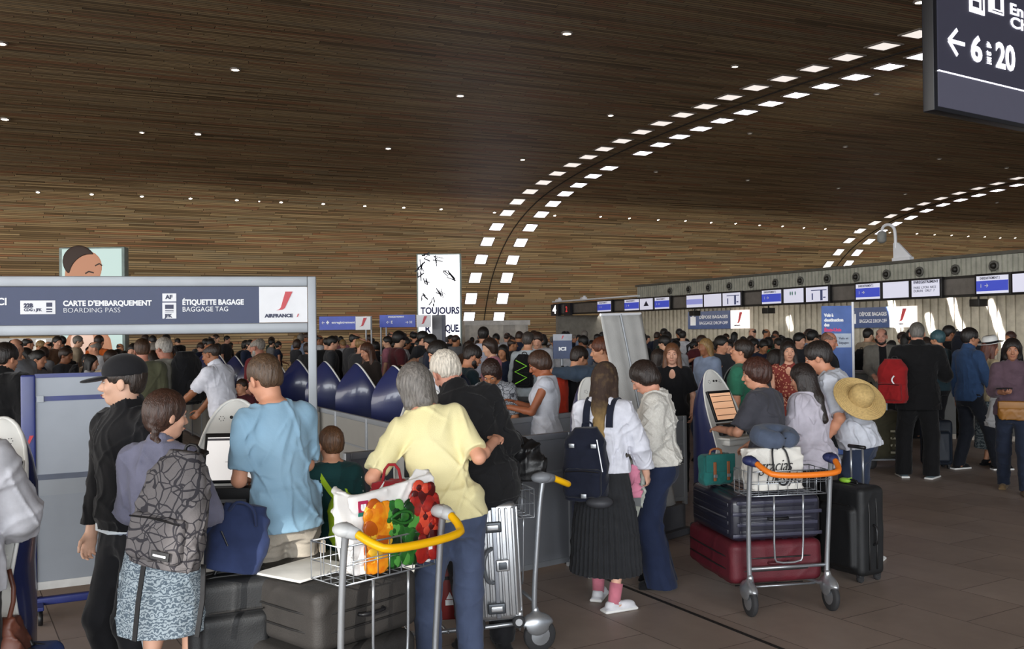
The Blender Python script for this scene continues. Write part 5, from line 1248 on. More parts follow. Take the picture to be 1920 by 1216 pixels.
# red drawstring bag behind the yellow woman
r = empty('red_bag', 'red fabric bag carried in front of the woman in the yellow tee', 'bag', (*gp(735, 925, 4.75), 0)); f = Field((-.17, -.1, .88), (.17, .1, 1.13), .008); f.add(Loft((0, 0, .9), (0, 0, 1), (1, 0, 0), [(0, .13, .06, 0), (.1, .14, .07, 0), (.18, .09, .05, 0)]), 0); f.wrinkle(.009, .09, 3); f.obj('body', cloth('#93232a'), r); MB().tube([(-.05, 0, 1.06), (-.03, 0, 1.16), (.03, 0, 1.16), (.05, 0, 1.06)], .008, 6, sm=1).build('handle', cloth('#93232a'), r, smooth=True)

# --- middle trolley (seen from the side)
p1, p2 = gp(1012, 1200, 5.4), gp(945, 1100, 6.0); c2 = ((p1[0]+p2[0])/2, (p1[1]+p2[1])/2); ang2 = math.degrees(math.atan2(-(p1[1]-p2[1]), p1[0]-p2[0]))
t2 = trolley(c2[0], c2[1], ang2-180, 'luggage trolley with yellow grip seen from the side, carrying the silver suitcase', YEL, mat('knob_slate', '#7c7f84', rough=.45), W=math.hypot(p1[0]-p2[0], p1[1]-p2[1]), b0=.76, b1=.92)
SIL = mat('silver_aluminium', '#c3c6ca', rough=.28, metal=.85, var=.06, vs=4)
cx, cy = gp(935, 1080, 5.30)
rim = empty('suitcase', 'silver ribbed aluminium suitcase standing on the middle trolley', 'suitcase'); rim.matrix_basis = Matrix.Translation((cx, cy, .175)) @ Matrix.Rotation(R_(6), 4, 'Z') @ Matrix.Rotation(R_(-2.5), 4, 'Y')
MB().box((0, .22, .36), (.262, .46, .66), bev=.035).build('shell', SIL, rim, sharp=60)
mb = MB()
for k in range(7): xx = -.105+.035*k; mb.box((xx, -.012, .36), (.017, .014, .60), bev=.006)
for k in range(12): mb.box((-.133, .03+.036*k, .36), (.014, .018, .60), bev=.006); mb.box((.133, .03+.036*k, .36), (.014, .018, .60), bev=.006)
mb.build('ribs', SIL, rim, sharp=60)
MB().box((.0, -.02, .36), (.026, .012, .62), bev=.004).build('closing_frame', mat('frame_steel', '#9498a0', rough=.3, metal=.8), rim, sharp=50)
for z in (.56, .11): l = MB().box((-.01, -.030, z), (.10, .018, .06), bev=.008).build('latch', mat('latch_dark', '#4f5358', metal=.6, rough=.35), rim, sharp=50); MB().box((-.01, -.042, z), (.066, .010, .03), bev=.004).build('latch_plate', SIL, l, sharp=50)
l = MB().box((.035, -.030, .345), (.075, .018, .065), bev=.008).build('lock', SIL, rim, sharp=50); MB().box((.035, -.042, .345), (.045, .008, .04), bev=.004).build('lock_plate', mat('latch_dark', '#4f5358'), l, sharp=50)
MB().tube([(-.02, -.02, .44), (-.055, -.06, .43), (-.075, -.065, .36), (-.06, -.06, .27), (-.02, -.02, .25)], .011, 10, sm=2).build('side_handle', mat('handle_grey', '#5c6065', rough=.4), rim, smooth=True)
for s in (-1, 1):
    wv = MB().lathe([(.01, -.018), (.032, -.018), (.036, -.01), (.036, .01), (.032, .018), (.01, .018)], o=(s*.11, .0, .02), ax=(0, 1, 0) if False else (0, -1, 0), n=20).build('wheel', RUB, rim, smooth=True); MB().lathe([(.008, -.02), (.02, -.02), (.02, .02)], o=(s*.11, -.002, .02), ax=(0, -1, 0), n=14).build('hub', SIL, wv)
    MB().box((s*.11, .03, .055), (.055, .08, .05), bev=.018).build('corner_guard', SIL, rim, sharp=60)
r = empty('holdall', 'black leather holdall piled on the middle trolley above the silver suitcase', 'bag'); bx, by = gp(962, 900, 5.75); r.matrix_basis = Matrix.Translation((bx, by, .93)) @ Matrix.Rotation(R_(-15), 4, 'Z')
f = Field((-.24, -.15, -.03), (.24, .16, .32), .008); f.add(Loft((0, 0, 0), (0, 0, 1), (1, 0, 0), [(0, .20, .12, 0), (.12, .205, .12, 0), (.2, .15, .07, 0), (.25, .10, .02, 0)], ex=3), 0); f.wrinkle(.010, .12, 77); f.obj('body', mat('black_leather', '#151517', rough=.42, var=.2, bump=.15), r)
MB().tube([(-.08, -.04, .2), (-.06, -.08, .3), (.06, -.08, .3), (.08, -.04, .2)], .008, 8, sm=2).build('handle', mat('black_leather', '#151517'), r, smooth=True)
r = empty('drinks_pack', 'dark red carton with pale emblem standing on the middle trolley platform', 'carton'); bx, by = gp(842, 1150, 5.5); r.matrix_basis = Matrix.Translation((bx, by, .168)) @ Matrix.Rotation(R_(10), 4, 'Z')
MB().box((0, 0, .16), (.11, .09, .32), bev=.01).build('carton', mat('carton_red', '#7c1f1c', rough=.4), r, sharp=40); MB().box((0, -.047, .10), (.05, .004, .03)).prism([(-.02, .12), (.02, .12), (0, .16)], .004, T_(0, -.049, 0)).build('emblem', LETW, r); MB().box((0, -.047, .24), (.11, .004, .02)).build('band', mat('band_blk', '#1a1212'), r)

# --- black suitcase with blue tote, left
c = gp(432, 1150, 4.45); bs = suitcase('black suitcase standing under the blue zip tote, left of the man in light blue', .40, .26, .70, mat('black_fabric', '#17181a'), Matrix.Translation((c[0], c[1], 0)) @ Matrix.Rotation(R_(25), 4, 'Z'), 'soft')
BLU = cloth('#2a3557')
r = empty('tote_bag', 'blue zip tote bag leaning on top of the black suitcase', 'bag'); r.matrix_basis = Matrix.Translation((c[0]+.01, c[1]-.0, .725)) @ Matrix.Rotation(R_(20), 4, 'Z') @ Matrix.Rotation(R_(12), 4, 'Y')
f = Field((-.2, -.15, -.03), (.2, .15, .36), .0075); f.add(Loft((0, 0, 0), (0, 0, 1), (1, 0, 0), [(0, .13, .09, 0), (.12, .14, .10, 0), (.24, .12, .06, 0), (.30, .10, .035, 0)], ex=3), 0); f.wrinkle(.008, .12, 9); f.obj('body', BLU, r)
MB().tube([(-.07, -.04, .27), (-.05, -.09, .33), (.03, -.1, .31), (.06, -.07, .22)], .007, 8, sm=2).build('handle', BLU, r, smooth=True); MB().tube([(-.09, -.085, .18), (-.05, -.105, .12)], .004, 6).build('zip_pull', BLK, r)
# blue suitcase at bottom left
c = gp(30, 1216, 4.0); suitcase('navy suitcase low at the left picture edge beside the person in white', .34, .22, .52, mat('suitcase_blue', '#2a3a66', rough=.5), Matrix.Translation((c[0], c[1], 0)), 'soft')

# ------------------------------------------------------------------ backpacks (local: back panel at y=0 facing the wearer +Y; body towards -Y; base z=0)
def backpack(label, M, w, d, h, m, straps=BLK, pocket=True, seed=1, pm=None, logo=None, slump=0, name='backpack', top_taper=.72, group=None):
    r = empty(name, label, 'backpack', group=group); r.matrix_basis = M
    v = .0075 if h > .3 else .01
    f = Field((-w*.62, -d*1.35, -.04), (w*.62, .05, h+.04), v)
    f.add(Loft((0, -d*.5, 0), (0, 0, 1), (1, 0, 0), [(.0, w*.44, d*.44, 0), (h*.12, w*.5, d*.5, 0), (h*.5, w*.49, d*.5, 0), (h*.82, w*.5*(top_taper+.15), d*.42, .01), (h, w*.5*top_taper*.6, d*.25, .03)], ex=2.8), 0)
    f.wrinkle(.005 if v < .01 else .003, .12, seed); f.obj('body', m, r)
    if pocket:
        f = Field((-w*.5, -d*1.4, -.02), (w*.5, -d*.5, h*.6), v); f.add(Box((0, -d*.92, h*.26), (w*.40, d*.22, h*.20), .03), 0); f.wrinkle(.004, .1, seed+3); f.obj('front_pocket', pm or m, r)
        MB().tube([(-w*.36, -d*1.14, h*.42), (0, -d*1.17, h*.44), (w*.36, -d*1.14, h*.42)], .004, 6, sm=1).build('pocket_zip', BLK, r)
    MB().tube([(-.035, -.02, h-.02), (-.03, -.015, h+.03), (.03, -.015, h+.03), (.035, -.02, h-.02)], .007, 6, sm=1).build('grab_loop', straps, r, smooth=True)
    return r
def straps(J, bp, m, xs=(.10, .10), drop=.30, w=.045, one=None):
    "shoulder straps following the wearer's torso, children of the backpack"
    T = J['T']; root = J['root']; bpy.context.view_layer.update()
    inv = bp.matrix_basis.inverted()
    for s, xo in zip((-1, 1), xs):
        if one is not None and s != one: continue
        loc = [(s*xo, -.145, 1.30), (s*xo, -.125, 1.43), (s*xo*1.05, -.03, 1.51), (s*xo*1.1, .085, 1.475), (s*xo*1.15, .15, 1.36), (s*xo*1.45, .15, 1.24)]
        pts = [inv @ Vector(wpt(J, T(p))) for p in loc]; pts = smooth_path([tuple(p) for p in pts], 2)
        rx = inv.to_3x3() @ Vector(wpt(J, T((1, 0, 1.3)))-wpt(J, T((0, 0, 1.3))))
        MB().strip(pts, w, .012, tuple(rx)).build('shoulder_strap', m, bp, smooth=False)
def on_back(J, dy=-.135, z=1.0, dx=0, rz=0, ry=0, rx=0):
    "matrix for a bag on the wearer's back"
    T = J['T']; o = wpt(J, T((dx, dy, z))); root = J['root']
    R = Matrix.Rotation(root.rotation_euler.z, 3, 'Z') @ Matrix(J['RT'].tolist()) @ Euler((R_(rx), R_(ry), R_(rz)), 'XYZ').to_matrix()
    return Matrix.Translation(Vector(o)) @ R.to_4x4()
# ------------------------------------------------------------------ the people
def patmat(name, c1, c2, kind='lines', scale=14, rough=.85):
    if name in MATS: return MATS[name]
    m = mat(name, c1, rough=rough, var=0, bump=.2, bs=160); nt = m.node_tree; N = nt.nodes; L = nt.links; b = N['Principled BSDF']
    tc = N.new('ShaderNodeTexCoord'); mx = N.new('ShaderNodeMix'); mx.data_type = 'RGBA'; mx.inputs[6].default_value = (*lin(c1), 1); mx.inputs[7].default_value = (*lin(c2), 1)
    if kind == 'lines':
        outs = []
        for sc in (scale, scale*.55):
            v = N.new('ShaderNodeTexVoronoi'); v.feature = 'DISTANCE_TO_EDGE'; v.inputs['Scale'].default_value = sc
            nz = N.new('ShaderNodeTexNoise'); nz.inputs['Scale'].default_value = 5; ad = N.new('ShaderNodeVectorMath'); ad.operation = 'MULTIPLY_ADD'; ad.inputs[1].default_value = (.12,)*3
            L.new(tc.outputs['Object'], nz.inputs['Vector']); L.new(nz.outputs['Color'], ad.inputs[0]); L.new(tc.outputs['Object'], ad.inputs[2]); L.new(ad.outputs[0], v.inputs['Vector'])
            lt = N.new('ShaderNodeMath'); lt.operation = 'LESS_THAN'; lt.inputs[1].default_value = .035; L.new(v.outputs['Distance'], lt.inputs[0]); outs.append(lt)
        a = N.new('ShaderNodeMath'); a.operation = 'MAXIMUM'; L.new(outs[0].outputs[0], a.inputs[0]); L.new(outs[1].outputs[0], a.inputs[1]); L.new(a.outputs[0], mx.inputs[0])
    elif kind == 'swirl':
        w = N.new('ShaderNodeTexWave'); w.wave_type = 'RINGS'; w.inputs['Scale'].default_value = scale*.3; w.inputs['Distortion'].default_value = 14; w.inputs['Detail'].default_value = 4; w.inputs['Detail Scale'].default_value = 2.2
        L.new(tc.outputs['Object'], w.inputs['Vector']); cr = N.new('ShaderNodeMapRange'); cr.inputs[1].default_value = .35; cr.inputs[2].default_value = .65; L.new(w.outputs['Fac'], cr.inputs[0]); L.new(cr.outputs[0], mx.inputs[0])
    elif kind == 'spots':
        v = N.new('ShaderNodeTexVoronoi'); v.inputs['Scale'].default_value = scale; L.new(tc.outputs['Object'], v.inputs['Vector']); lt = N.new('ShaderNodeMath'); lt.operation = 'LESS_THAN'; lt.inputs[1].default_value = .32; L.new(v.outputs['Distance'], lt.inputs[0]); L.new(lt.outputs[0], mx.inputs[0])
    elif kind == 'fade':   # darker roots, lighter ends: a dyed gradient along the hair
        sp = N.new('ShaderNodeSeparateXYZ'); L.new(tc.outputs['Object'], sp.inputs[0]); nz = N.new('ShaderNodeTexNoise'); nz.inputs['Scale'].default_value = 30; L.new(tc.outputs['Object'], nz.inputs['Vector'])
        mr = N.new('ShaderNodeMapRange'); mr.inputs[1].default_value = scale; mr.inputs[2].default_value = scale-.25; L.new(sp.outputs[2], mr.inputs[0])
        a = N.new('ShaderNodeMath'); a.operation = 'MULTIPLY_ADD'; a.inputs[1].default_value = .5; L.new(nz.outputs[0], a.inputs[0]); sb = N.new('ShaderNodeMath'); sb.operation = 'SUBTRACT'; sb.inputs[1].default_value = .25; sb.use_clamp = True
        L.new(mr.outputs[0], a.inputs[2]); L.new(a.outputs[0], sb.inputs[0]); L.new(sb.outputs[0], mx.inputs[0])
    L.new(mx.outputs[2], b.inputs['Base Color']); return m
BK = cloth('#131316'); BK2 = cloth('#1b1b1e'); JEAN = cloth('#3c4860', bs=300); NJ = cloth('#1e2740'); DK = dict(m=cloth('#1a1a1d')); WSH = dict(m=cloth('#d8d8d8'), sole=mat('sole_white', '#e8e8e6', rough=.6))
SK1, SK2, SK3, SK4 = '#d0a184', '#c68f70', '#8a5a40', '#b07a58'
def hpf(J, p): return J['HD']+J['RH'] @ (V3(p)*J['k'])
def G_(px, py, d): return gp(px, py, d)

# man in black cap
J = human('p', 'person in black cap, black hooded jacket and striped track trousers, looking left', *G_(250, 985, 4.6), 214, H=1.71, head=(2, 47, 0), side=3, wide=1.08, build=1.04,
    top=[dict(m=cloth('#8d97a8'), sl=.4, hem=.90, name='tee'), dict(m=BK, sl=1.95, hem=.92, infl=.032, sr=.026, cuff=.016, collar=.45, wr=.007, name='jacket')],
    bottom=dict(m=BK2, hem=.06, rh=.06, rk=.075), hair=dict(st='short', c='#2a1f18'), skinc='#cfa48c', shoes=DK, seed=11, armR=(.27, .06, .84), armL=(-.27, .05, .84))
f = field_for([Ell(hpf(J, (0, 0, .05)), (.13, .17, .13))], .006); RH = J['RH']
f.add(Ell(hpf(J, (0, -.012, .052)), (.088, .106, .086), RH), 0); f.add(Box(hpf(J, (0, 0, -.075)), (.2, .2, .10), .01, RH), .01, sub=True)
f.obj('cap', BK2, J['root']); f = Field(hpf(J, (0, .12, .03))-V3((.15, .15, .08)), hpf(J, (0, .12, .03))+V3((.15, .15, .08)), .006)
f.add(Ell(hpf(J, (0, .115, .020)), (.078, .085, .012), RH @ rotm(-8, 0, 0)), 0); f.obj('cap_brim', BK2, J['root'])
MB().ell(hpf(J, (.045, .085, .075)), (.012, .004, .004)).build('cap_mark', LETW, J['root'])
for (s_, h0, K, A, fd) in J['legs']:
    sd = V3((s_*1.0, 0, 0)); MB().strip([h0+sd*.105+V3((0, 0, -.04)), h0*.5+K*.5+sd*.092, K+sd*.084, A+sd*.068], .018, .006, (0, 1, 0)).build('side_stripe', mat('stripe_white', '#d5dbe0'), J['root'])
MB().strip([J['T']((-.14, .11, .93)), J['T']((0, .135, .92)), J['T']((.14, .11, .93))], .035, .01, (0, 0, 1)).build('tee_hem', mat('stripe_white', '#d5dbe0'), J['root'])

# girl with backpack and swirl skirt
J = human('p', 'person seen from behind with brown braid, slate shirt, grey swirl-print skirt and bare legs', *G_(303, 1060, 4.27), 10, H=1.565, sex='f', head=(8, 34, 0),
    top=dict(m=cloth('#6a6a7c', bs=240), sl=1.0, hem=1.03, infl=.022, sr=.03, flare=.0, collar=.28, wr=.006, name='shirt'),
    bottom=dict(t='skirt', m=patmat('swirl_print', '#aab6bd', '#5c6a76', 'swirl', 62), waist=1.06, hem=.56, rh=.205, name='skirt', wr=.007, infl=.016),
    hair=dict(st='braid', c='#3a241a', th=.012, b0=(.035, -.09, -.04), bd=(.004, .004, 0)), skinc='#cf9f86', shoes=WSH, armL=(-.12, .3, 1.1), armR=(.14, .3, 1.1), seed=12)
GM = patmat('geometric_print', '#5f5b5c', '#26242a', 'lines', 17)
M = Matrix.Translation((*G_(330, 950, 4.0), .86)) @ Matrix.Rotation(R_(-18), 4, 'Z') @ Matrix.Rotation(R_(7), 4, 'Y') @ Matrix.Rotation(R_(-6), 4, 'X')
bp = backpack('grey backpack with dark crossing-line print hanging low on one shoulder', M, .33, .17, .47, GM, BLK, seed=4, top_taper=.66, pm=GM)
mb = MB().strip([(-.13, .03, .30), (-.175, .02, .18), (-.19, .0, .05), (-.17, -.01, -.02)], .045, .012, (0, 1, 0)); mb.strip([(-.16, .0, -.02), (-.165, .01, -.2), (-.16, .02, -.36)], .022, .006, (1, 0, 0)); mb.strip([(.13, .0, .02), (.145, .01, -.12), (.14, .02, -.28)], .022, .006, (1, 0, 0)); mb.build('hanging_strap', BLK, bp)
MB().strip([(.0, .0, .42), (.01, .02, .46), (.015, .05, .475)], .05, .014, (1, 0, 0)).build('shoulder_strap', BLK, bp)
MB().box((.07, -.215, .07), (.085, .006, .035), bev=.002).build('label_patch', BLK, bp); MB().box((.07, -.220, .07), (.06, .003, .008)).build('label_text', LETW, bp)

# man in the light blue tee
J = human('p', 'person from behind in light blue tee and beige cargo shorts, using the kiosk', *G_(536, 1010, 4.80), 322, H=1.72, head=(18, -12, -4), side=-5, lean=4, build=.90, wide=.88,
    top=dict(m=cloth('#82a5bd', col2='#8fb0c6', vs=3), sl=.80, hem=.855, infl=.024, sr=.024, flare=.040, wr=.008, wl=.13, name='tee'),
    bottom=dict(t='shorts', m=cloth('#b3aa9d', bs=200), hem=.47, rh=.098, rt=.10, infl=.010, wr=.010), hair=dict(st='short', c='#4f3b2a', th=.007), skinc='#cc9377', shoes=DK,
    armL=(-.12, .28, 1.08), poleL=(-.5, -.8, -.8), armR=(.10, .30, 1.02), poleR=(.6, -.6, -.8), palmL=(.3, .3, -1), seed=13)
for (s_, h0, K, A, fd) in J['legs']:
    c = h0*.45+K*.55+V3((s_*.105, 0, 0)); MB().box(tuple(c), (.025, .15, .18), bev=.008).build('cargo_pocket', cloth('#a39a8d', bs=200), J['root'], sharp=50)
# boy
J = human('p', 'child in dark teal tee with lime green shoulder bag, short brown hair', *G_(624, 960, 5.25), 338, H=1.29, head=(4, -8, 0), build=.92, wide=.86,
    top=dict(m=cloth('#173b3c'), sl=.75, hem=.80, infl=.022, sr=.024, flare=.02, name='tee'), bottom=dict(m=cloth('#252a30')), hair=dict(st='short', c='#5a3d28', th=.008), skinc='#c99478', shoes=DK, seed=14)
LIME = cloth('#a7cc2e'); bp = backpack('small lime green bag slung behind the boy in teal', on_back(J, -.09, .93, .09, ry=-8), .20, .10, .26, LIME, LIME, pocket=False, seed=3)
mb = MB(); inv = bp.matrix_basis.inverted(); T = J['T']
pts = [inv @ Vector(wpt(J, T(p))) for p in ((.12, -.13, 1.12), (.02, -.15, 1.22), (-.08, -.135, 1.36), (-.13, -.06, 1.465), (-.14, .05, 1.44), (-.12, .13, 1.3))]
mb.strip(smooth_path([tuple(p) for p in pts], 2), .028, .01, tuple(inv.to_3x3() @ Vector((.8, 0, .6)))).build('shoulder_strap', LIME, bp)
# woman in the yellow tee
J = human('p', 'person from behind with grey bob, pale yellow tee and slate jeans, leaning left', *G_(848, 1000, 4.86), 343, H=1.69, sex='f', lean=12, side=-13, head=(26, -10, -8), build=.98, wide=1.0,
    top=dict(m=cloth('#e3d8a3', bs=240, col2='#e9dfae', vs=3), sl=.86, hem=.90, infl=.026, sr=.026, flare=.004, wr=.009, wl=.14, name='tee'),
    bottom=dict(m=cloth('#465069'), rh=.064, rk=.080, rt=.092, wr=.004, hem=.07, infl=.006), hair=dict(st='bob', c='#6d6863', len=.13, th=.012, rough=.003), skinc='#d0977c', shoes=DK,
    feet=((-.12, .02, 0), (.10, .0, 0)), armL=(-.30, .20, .98), poleL=(-.8, -.6, -.4), armR=(.27, .12, 1.28), poleR=(.25, -1, -1.0), curlR=50, seed=15)
# older man in black
J = human('p', 'person with thin white hair in a black jacket, bending left beside the yellow tee', *G_(912, 960, 5.4), 338, H=1.76, lean=14, side=-14, head=(30, -6, -8), build=1.0, wide=.98,
    top=dict(m=cloth('#1c1c1e'), sl=1.95, hem=.86, infl=.032, sr=.03, cuff=.02, collar=.5, wr=.009, name='jacket'), bottom=dict(m=BK2), hair=dict(st='short', c='#cfc6b8', th=.010, rough=.0035), skinc='#cf9580', shoes=DK,
    armR=(.12, .3, 1.05), armL=(-.2, .32, 1.1), seed=16)
# long-haired girl
J = human('p', 'person with long ombre hair, white shirt, long dark pleated skirt and white sneakers', *G_(1134, 930, 6.3), 24, H=1.60, sex='f', head=(12, 6, 0),
    top=dict(m=cloth('#d5d6e0', bs=240), sl=1.93, hem=.97, infl=.026, sr=.036, cuff=.03, flare=.0, collar=.4, wr=.009, name='shirt'),
    bottom=dict(t='skirt', m=cloth('#26272a'), hem=.24, rh=.245, pleats=34, pa=.055, name='pleated_skirt', wr=.004, infl=.014),
    hair=dict(st='long', c='#3a2a1e', len=.40, th=.010), skinc='#d3a58e', shoes=dict(m=cloth('#d9d9de'), sole=mat('sole_white', '#e8e8e6'), sock=cloth('#c97787'), h=.075),
    feet=((-.10, .12, 0, -6), (.10, -.13, 0, 40)), armR=(.25, .22, .93), armL=(-.1, .28, 1.08), poleR=(1, -.6, 0), seed=17)
for ch in J['root'].children:
    if ch.name.startswith('hair'): ch.data.materials[0] = patmat('hair_ombre', '#33231a', '#a88a55', 'fade', 1.36)
bp = backpack('navy hiking backpack with silver buckles on the long-haired girl', on_back(J, -.150, .80, -.07, rz=8), .30, .19, .46, cloth('#181c2b'), cloth('#181c2b'), seed=6)
straps(J, bp, cloth('#181c2b'), xs=(.088, .088))
for p in ((-.06, -.225, .36), (.08, -.225, .36), (.02, -.255, .05)): MB().box(p, (.035, .01, .028), bev=.003).build('buckle', STEEL, bp, sharp=50)
MB().ell((.10, -.16, .0), (.09, .08, .04)).build('bottle_flap', mat('grey_flap', '#3a3b40', rough=.6), bp, smooth=True)
MB().strip([(.10, -.215, .40), (.12, -.23, .30), (.135, -.22, .2)], .006, .004, (1, 0, 0)).build('cord', LETW, bp)
# things held between the two girls
hx, hy = G_(1192, 920, 6.35)
r = empty('pink_scarf', 'pink folded scarf held between the two girls', 'scarf', (hx-.01, hy, .82)); f = Field((-.08, -.06, -.14), (.08, .06, .12), .007); f.add(Loft((0, 0, -.12), (0, 0, 1), (1, 0, 0), [(0, .045, .02, 0), (.12, .04, .025, 0), (.22, .028, .02, 0)]), 0); f.wrinkle(.008, .06, 5); f.obj('cloth', cloth('#c77c93'), r)
hx, hy = G_(1203, 930, 6.6)
tb2 = tote('clear plastic carrier bag with grey panel held between the two girls', Matrix.Translation((hx-.02, hy+.1, .50)) @ Matrix.Rotation(R_(-30), 4, 'Z'), .15, .08, .40, mat('plastic_pale', '#b9bbb2', rough=.3, var=.08), name='carrier_bag', wr=.009)
MB().box((.02, -.058, .2), (.07, .006, .22), bev=.002).build('printed_panel', mat('panel_print', '#7f8183'), tb2)
# girl with bob and wide jeans
J = human('p', 'person with dark short bob, cream lace blouse and wide navy jeans, head bowed left', *G_(1240, 900, 6.75), 283, H=1.61, sex='f', head=(34, 8, 0), lean=5,
    top=dict(m=cloth('#c9c5bd', bs=120, bump=.5, col2='#d6d3cc', vs=60), sl=1.75, hem=.94, infl=.040, sr=.055, cuff=.03, flare=.0, wr=.012, name='lace_blouse'),
    bottom=dict(m=NJ, rt=.10, rk=.095, rh=.125, hem=.02, wr=.008, wl=.2), hair=dict(st='bob', c='#241813', len=.07, th=.014), skinc='#c9917a', shoes=dict(m=BK),
    armL=(-.08, .30, 1.08), armR=(.08, .32, 1.10), seed=18)
MB().lathe([(.162, 0), (.162, .03)], o=(0, 0, .955*J['k']), n=24, cap=False).build('belt', BK, J['root'])
# charcoal tee woman at the right kiosk
J = human('p', 'person with auburn pinned-up hair and charcoal tee touching the kiosk screen', *G_(1447, 900, 6.95), 308, H=1.60, sex='f', head=(10, -14, 0), lean=8, build=1.06,
    top=dict(m=cloth('#3e3e45'), sl=.85, hem=.88, infl=.036, sr=.04, wr=.010, flare=.03, name='tee'), bottom=dict(m=BK2), hair=dict(st='bob', c='#3c1f16', len=.05, th=.016, rough=.004), skinc='#c08a70', shoes=DK,
    armL=(-.10, .40, 1.17), poleL=(-.6, 0, -1), armR=(.22, .28, 1.02), curlL=20, seed=19)
# light tee woman
J = human('p', 'person with long dark hair and pale grey tee, between charcoal tee and straw hat', *G_(1528, 900, 7.2), 322, H=1.55, sex='f', head=(18, -6, 0), lean=6, build=1.05,
    top=dict(m=cloth('#b5b0bb'), sl=.9, hem=.86, infl=.036, sr=.036, wr=.010, flare=.03, name='tee'), bottom=dict(m=BK2), hair=dict(st='long', c='#1f1512', len=.26), skinc='#b57f66', shoes=DK, armR=(.2, .22, 1.05), armL=(-.15, .3, 1.05), seed=20)
# straw hat man
J = human('p', 'person with dark hair leaning forward, white tee, blue jeans, straw hat on back', *G_(1612, 920, 7.4), 297, H=1.76, head=(18, 0, 0), lean=24, build=1.0,
    top=dict(m=cloth('#bfc2cb'), sl=.9, hem=.88, infl=.032, sr=.034, wr=.010, flare=.02, name='tee'), bottom=dict(m=cloth('#2b3448', bs=280), rh=.07, wr=.008), hair=dict(st='short', c='#1d1512', th=.014), skinc='#c1886c', shoes=WSH,
    armL=(-.24, .24, .92), poleL=(-.6, -1, 0), armR=(.15, .35, 1.0), seed=21, feet=((-.1, 0, 0), (.1, -.08, 0)))
s_, S, E, W, _, _ = J['arms'][0]; MB().tube([E+(W-E)*.86, E+(W-E)*.97], .034, 14).build('watch', BK, J['root'], smooth=True)
n = nrm((.16, -.72, .66)); c = pix(1611, 748, 7.08)
r = empty('straw_hat', 'wide-brimmed straw hat hanging on the back of the man in white', 'hat', tuple(c))
STR = mat('straw', '#b89c66', rough=.8, var=.12, vs=60, bump=.3, bs=90)
cx = V3((0, 0, 0)); prof = []
for rr in np.linspace(.088, .200, 44): prof.append((rr, .012+.010*math.sin((rr-.09)*20)+.0034*math.sin(rr*480)-.02*((rr-.09)/.145)**2))
MB().lathe(prof+[(p[0], p[1]-.006) for p in prof[::-1]], ax=tuple(n), n=48, cap=False).build('brim', STR, r, smooth=True)
MB().lathe([(.090, .006), (.089, .05), (.083, .085), (.065, .108), (.035, .118), (.002, .120)], ax=tuple(n), n=36, cap=False).build('crown', STR, r, smooth=True)
# floral dress
J = human('p', 'person in red floral sleeveless dress with long dark hair, facing the camera', *G_(1480, 780, 10.8), 196, H=1.66, sex='f', head=(2, -8, 0), vox=.008,
    top=dict(m=patmat('floral_print', '#7c2f28', '#c78f6f', 'spots', 34), sl=.15, hem=.55, infl=.022, flare=.05, vneck=.06, name='dress'), hair=dict(st='long', c='#1c1310', len=.34, front=.03), skinc='#cf9a80', shoes=DK, armR=(.12, .26, 1.1), armL=(-.10, .26, 1.12), seed=22)
# green tee
J = human('p', 'person in green tee with backpack straps looking up to the left', *G_(1392, 800, 9.6), 300, H=1.70, head=(-14, -6, 0), vox=.008, top=dict(m=cloth('#2f6c55'), sl=.8, hem=.88, infl=.028, sr=.03, name='tee'),
    bottom=dict(m=NJ), hair=dict(st='short', c='#22160f', th=.014), skinc='#c48b6e', shoes=DK, seed=23)
bp = backpack('dark grey daypack worn by the person in the green tee', on_back(J, -.14, 1.0), .28, .16, .42, cloth('#2a2b30'), BLK, seed=8); straps(J, bp, BLK)
# bending woman in grey tank
J = human('p', 'person in pale grey top bending forward with arm out, behind the green tee', *G_(1408, 790, 11.2), 70, H=1.66, sex='f', head=(25, 0, 0), lean=32, vox=.009, top=dict(m=cloth('#8d8c96'), sl=.1, hem=.86, infl=.026, name='tank_top'),
    bottom=dict(m=BK2), hair=dict(st='bob', c='#1f1613', len=.1), skinc='#c48b6e', shoes=DK, armR=(.15, .6, 1.0), armL=(-.2, .5, .95), seed=24)
# smiling woman
J = human('p', 'person with long light brown hair and black V-neck smiling towards the camera', *G_(1262, 790, 10.4), 192, H=1.66, sex='f', head=(4, 0, 0), vox=.0075, top=dict(m=BK, sl=.8, hem=.9, infl=.028, sr=.04, vneck=.07, name='top'),
    bottom=dict(m=BK2), hair=dict(st='long', c='#6b452c', len=.34, front=.04), skinc='#d2a088', shoes=DK, armR=(.2, .2, 1.0), armL=(-.22, .15, .95), seed=25)
J = human('p', 'person in grey-blue tee and backpack strap behind the smiling woman', *G_(1234, 790, 11.4), 40, H=1.58, sex='f', head=(10, 0, 0), vox=.009, top=dict(m=cloth('#9ba4b2'), sl=.8, hem=.9, name='tee'), bottom=dict(m=BK2), hair=dict(st='bob', c='#2a1e18'), skinc=SK2, shoes=DK, seed=26)
